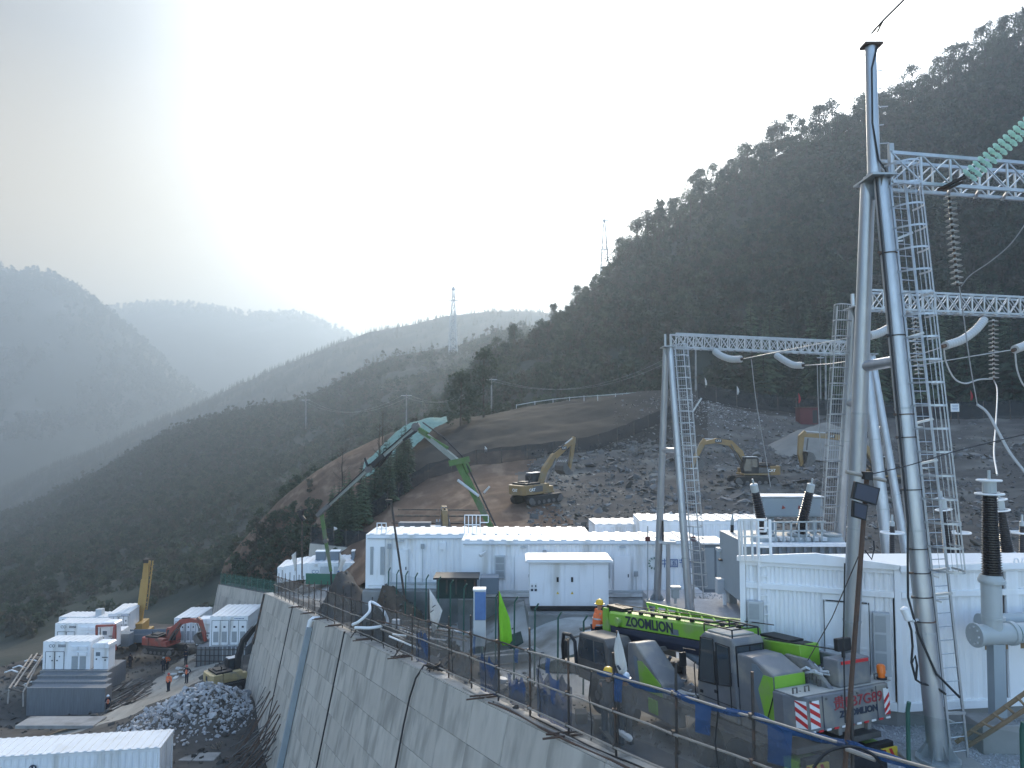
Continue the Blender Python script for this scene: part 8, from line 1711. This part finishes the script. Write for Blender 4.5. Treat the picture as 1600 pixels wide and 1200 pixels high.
slope_fence('net_fence', 'dark net fence along the foot of the dark cut, behind the left excavator', [(540, 838), (590, 808), (640, 768), (672, 748), (702, 738), (752, 726), (850, 715), (930, 702), (1000, 676), (1050, 654)], 2.0, 'dark_net', 3.4)
slope_fence('guard_rail', 'pale steel guard rail along the road edge above the dark cut', [(806, 633), (850, 631), (900, 626), (960, 622), (1040, 614)], .75, 'ral_grey', 3.4, 'trim_grey', 'guard rail', (.6,))
mound('sand_pile', 'large pale grey cone of sand on the bench behind the rubble slope', 14.1*1.0+22.5, 97.5, 9.5, 7.5, 3.7, 'sand', lambda x, y: on_slope(x, y), 5, 40, 'pile') if False else None
def cone_pile(label, px, py, rx, ry, h, m):
    c = on_grid_px(CG, px, py, (.3, .7), 110); xs, ys = np.meshgrid(np.linspace(-1, 1, 44), np.linspace(-1, 1, 44)); r = np.hypot(xs*.9, ys); X = c.x+xs*rx; Y = c.y+ys*ry; Z = c.z-1.1+(h+1.1)*np.clip(1-r, -.02, 1)*(1+.16*fbm(X*.4, Y*.4, 4, 9))+.12*fbm(X*1.4, Y*1.4, 3, 2)-.5*np.clip(.14-r, 0, 1)*h
    o = grid_obj('sand_pile', np.stack([X, Y, Z], -1), m); del o['kind']; return tag(o, label, 'pile')
cone_pile('large pale grey sand pile on the bench behind the rubble slope', 1288, 702, 9.5, 7.0, 4.0, 'sand')
cq = on_grid_px(CG, 1138, 678, (.3, .7), 110); pq = []
for k in range(700): a_, b_ = rng.normal(0, 1, 2); q = sample(CG, np.array([np.interp(cq.x+a_*4.5, CG[95, :, 0], np.arange(260)/259)]), np.array([.56+.045*b_]))[0]; pq.append(q)
scatter_mesh('pale_stones', SLAB, pq, ['pale_rock'], tilt=.4, sizes=np.clip(rng.lognormal(-1.5, .4, 700), .08, .6))
rh = thing('red_hut', 'small dark red site hut by the net fence above the sand pile', 'hut', on_grid_px(CG, 1263, 662, (.4, .8), 110)); b = MB(); b.box(rh.location+V((0, 0, 1.0)), (2.6, 2.0, 2.6)); b.build('wall', 'banner_red', rh, world=True); b = MB(); b.box(rh.location+V((0, 0, 2.4)), (2.9, 2.3, .12)); b.build('roof', 'rust', rh, world=True); b = MB(); b.box(rh.location+V((.85, -1.02, 1.0)), (.7, .05, 1.9)); b.build('door', 'black', rh, world=True)
sb = thing('sign_board', 'white notice board on two legs by the net fence at the right', 'sign', on_grid_px(CG, 1493, 662, (.4, .8), 110)); p = sb.location; q = at(1492, 637, p.y); b = MB(); b.box(q, (1.2, .08, 1.15)); bo_ = b.build('board', 'sign_white', sb, world=True); b = MB()
for k in range(4): b.box(q+V((0, -.05, .35-.22*k)), (.85-.1*(k % 2), .02, .07))
b.build('print', 'ink_blue', bo_, world=True); b = MB(); b.bar(q+V((-.4, .1, -.5)), V((q.x-.8, p.y, p.z-.3)), .1); b.bar(q+V((.4, .1, -.5)), V((q.x+.6, p.y, p.z-.3)), .1); b.build('leg', 'scaffold', sb, world=True)
bn_ = thing('red_banner', 'faded red banner strip on the net fence behind the steel legs', 'banner', on_grid_px(CG, 1420, 650, (.4, .8), 110)); b = MB(); p = bn_.location; b.box((at(1425, 640, p.y-1)), (9.5, .06, .85)); c = b.build('cloth', 'banner_red', bn_, world=True); b = MB(); b.box(at(1421, 638, p.y-1.1), (1.4, .04, .8)); b.build('print', 'sign_white', c, world=True)
for (x0, y0, x1, y1, lab) in ((1082, 644, 1096, 622, 'pale timber lying on the slope below the small white flag'), (1037, 808, 1050, 801, 'white bent angle bar standing on the roof edge near the left gantry'), (756, 770, 765, 760, 'white stick on the brown cut right of the pump boom')):
    Y = on_grid_px(CG, x0, y0, (.1, .8), 90).y-.6; b = MB(); b.bar(at(x0, y0, Y), at(x1, y1, Y), .28, .2); tag(b.build('timber', 'flag_white'), lab, 'timber')
# green dust net over the bank
NG = loft([PX((566, 750, 112), (600, 728, 114), (640, 706, 116), (672, 676, 118), (700, 660, 120)), PX((568, 736, 114), (598, 710, 116), (630, 684, 118), (665, 664, 120), (699, 656, 122)), PX((571, 722, 116), (600, 694, 118), (632, 668, 120), (660, 657, 122), (698, 651, 124)), PX((573, 724, 118), (602, 696, 120), (634, 671, 122), (661, 660, 124), (699, 654, 126))], 70, 24)
NG[..., 1] -= .8; NG[..., 2] += .5*fbm(NG[..., 0]*.35, NG[..., 2]*.6, 4, 13)
# keep it on the near side of the bank
sn = grid_obj('slope_net', NG, 'slope_net'); del sn['kind']; tag(sn, 'green dust control net draped over the bank behind the pump boom', 'net')
# stepped dark terrace bands behind the long cabins, and a block wall
for k, (xa, xb, y, Y) in enumerate(((622, 765, 796, 72), (618, 768, 806, 70), (612, 770, 817, 68))):
    b = MB(); p, q = at(xa, y, Y), at(xb, y+1, Y-2); b.bar(p, q, .12, .12); b.bar(p-V((0, 0, .5)), q-V((0, 0, .5)), .08, .08); tag(b.build('handrail', 'scaffold'), ['topmost', 'middle', 'lowest'][k]+' dark tube rail on the bank behind the long left cabin', 'rail')
b = MB(); p, q = at(622, 817, 66), at(672, 835, 66); b.box(((p.x+q.x)/2, 66.6, (p.z+q.z)/2-.5), (q.x-p.x, 1.0, p.z-q.z+1.0)); tag(b.build('block_wall', 'formwork', bev=.02), 'low grey block wall on the bank behind the long left cabin', 'wall')
# ------------------------------------------------------------------ pylons, utility poles and their wires
def pylon(label, px, yb, yt, Y, arms, w=3.2, m='steel_dull'):
    f_ = at(px, yb, Y); tp = at(px, yt, Y); H = (tp-f_).z; t = thing('lattice_pylon', label, 'pylon', f_)
    def cor(z, sx, sy): k = w*(1-.86*z); return V((f_.x+sx*k/2, f_.y+sy*k/2, f_.z+H*z))
    th = H*.006
    for sx in (-1, 1):
        for sy in (-1, 1): b = MB(); b.bar(cor(0, sx, sy), cor(1, sx, sy), th*1.5); b.build('leg', m, t, world=True)
    n = 11; b = MB()
    for k in range(n):
        z0, z1 = 1-(1-k/n)**1.0, (k+1)/n
        for (a, c) in (((-1, -1), (1, -1)), ((1, -1), (1, 1)), ((1, 1), (-1, 1)), ((-1, 1), (-1, -1))):
            b.bar(cor(z0, *a), cor(z1, *c), th); b.bar(cor(z0, *c), cor(z1, *a), th); b.bar(cor(z1, *a), cor(z1, *c), th)
    b.build('lattice', m, t, world=True)['kind'] = 'stuff'
    for (z, L_) in arms: b = MB(); c = cor(z, 0, 0); b.bar(c-V((L_, 0, 0)), c+V((L_, 0, 0)), th*2); b.bar(c-V((L_, 0, 0)), cor(min(1, z+.06), 0, 0), th); b.bar(c+V((L_, 0, 0)), cor(min(1, z+.06), 0, 0), th); b.build('cross_arm', m, t, world=True)
pylon('tall lattice pylon standing on the hazy middle ridge', 708, 556, 448, 500, ((.80, 3.4), (.96, 1.7)), 5.8)
pylon('lattice pylon behind the trees on the skyline of the steep mountain', 945, 442, 342, 262, ((.52, 2.9), (.97, 1.8)), 3.4)
def upole(label, px, yb, yt, Y, r=.16, arm=1.0):
    t = thing('utility_pole', label, 'utility pole', at(px, yb, Y)); b = MB(); b.tube([at(px, yb, Y)-V((0, 0, 1.5)), at(px, yt, Y)], [r, r*.7], 8); b.build('pole', 'concrete_plain', t, world=True); b = MB(); p = at(px, yt+3, Y); b.bar(p-V((arm, 0, 0)), p+V((arm, 0, 0)), .14); b.build('cross_arm', 'steel_dull', t, world=True); return at(px, yt+3, Y)
u1 = upole('concrete utility pole on the crest left of the tall thin tree', 635, 668, 615, 142); u2 = upole('concrete utility pole beside the tall thin tree', 768, 655, 590, 140); u3 = upole('concrete utility pole behind the left beam of the substation', 1087, 625, 533, 138, .2); u4 = upole('concrete utility pole on the dark spur at the left', 478, 660, 622, 180, .2)
b = MB()
upole('concrete utility pole just left of the rear caged ladder', 1290, 655, 552, 128, .2); upole('concrete utility pole right of the slope fence, behind the near gantry', 1282, 640, 556, 132, .14, .6)
for k, (a, c, s_) in enumerate(((u1, u2, 2.5), (u2, u3, 4.5), (u1, u4, 3))):
    for j in (-.8, .8):
        b = MB(); b.tube([a.lerp(c, t_)+V((j, 0, -s_*4*t_*(1-t_))) for t_ in np.linspace(0, 1, 24)], .018, 4); tag(b.build('power_line', 'steel_dull'), (['overhead line from the crest pole to the pole by the tall tree', 'overhead line sagging from the tall tree pole across the mountain foot', 'overhead line from the crest pole to the spur pole'][k])+(', lower wire' if j < 0 else ', upper wire'), 'wire')
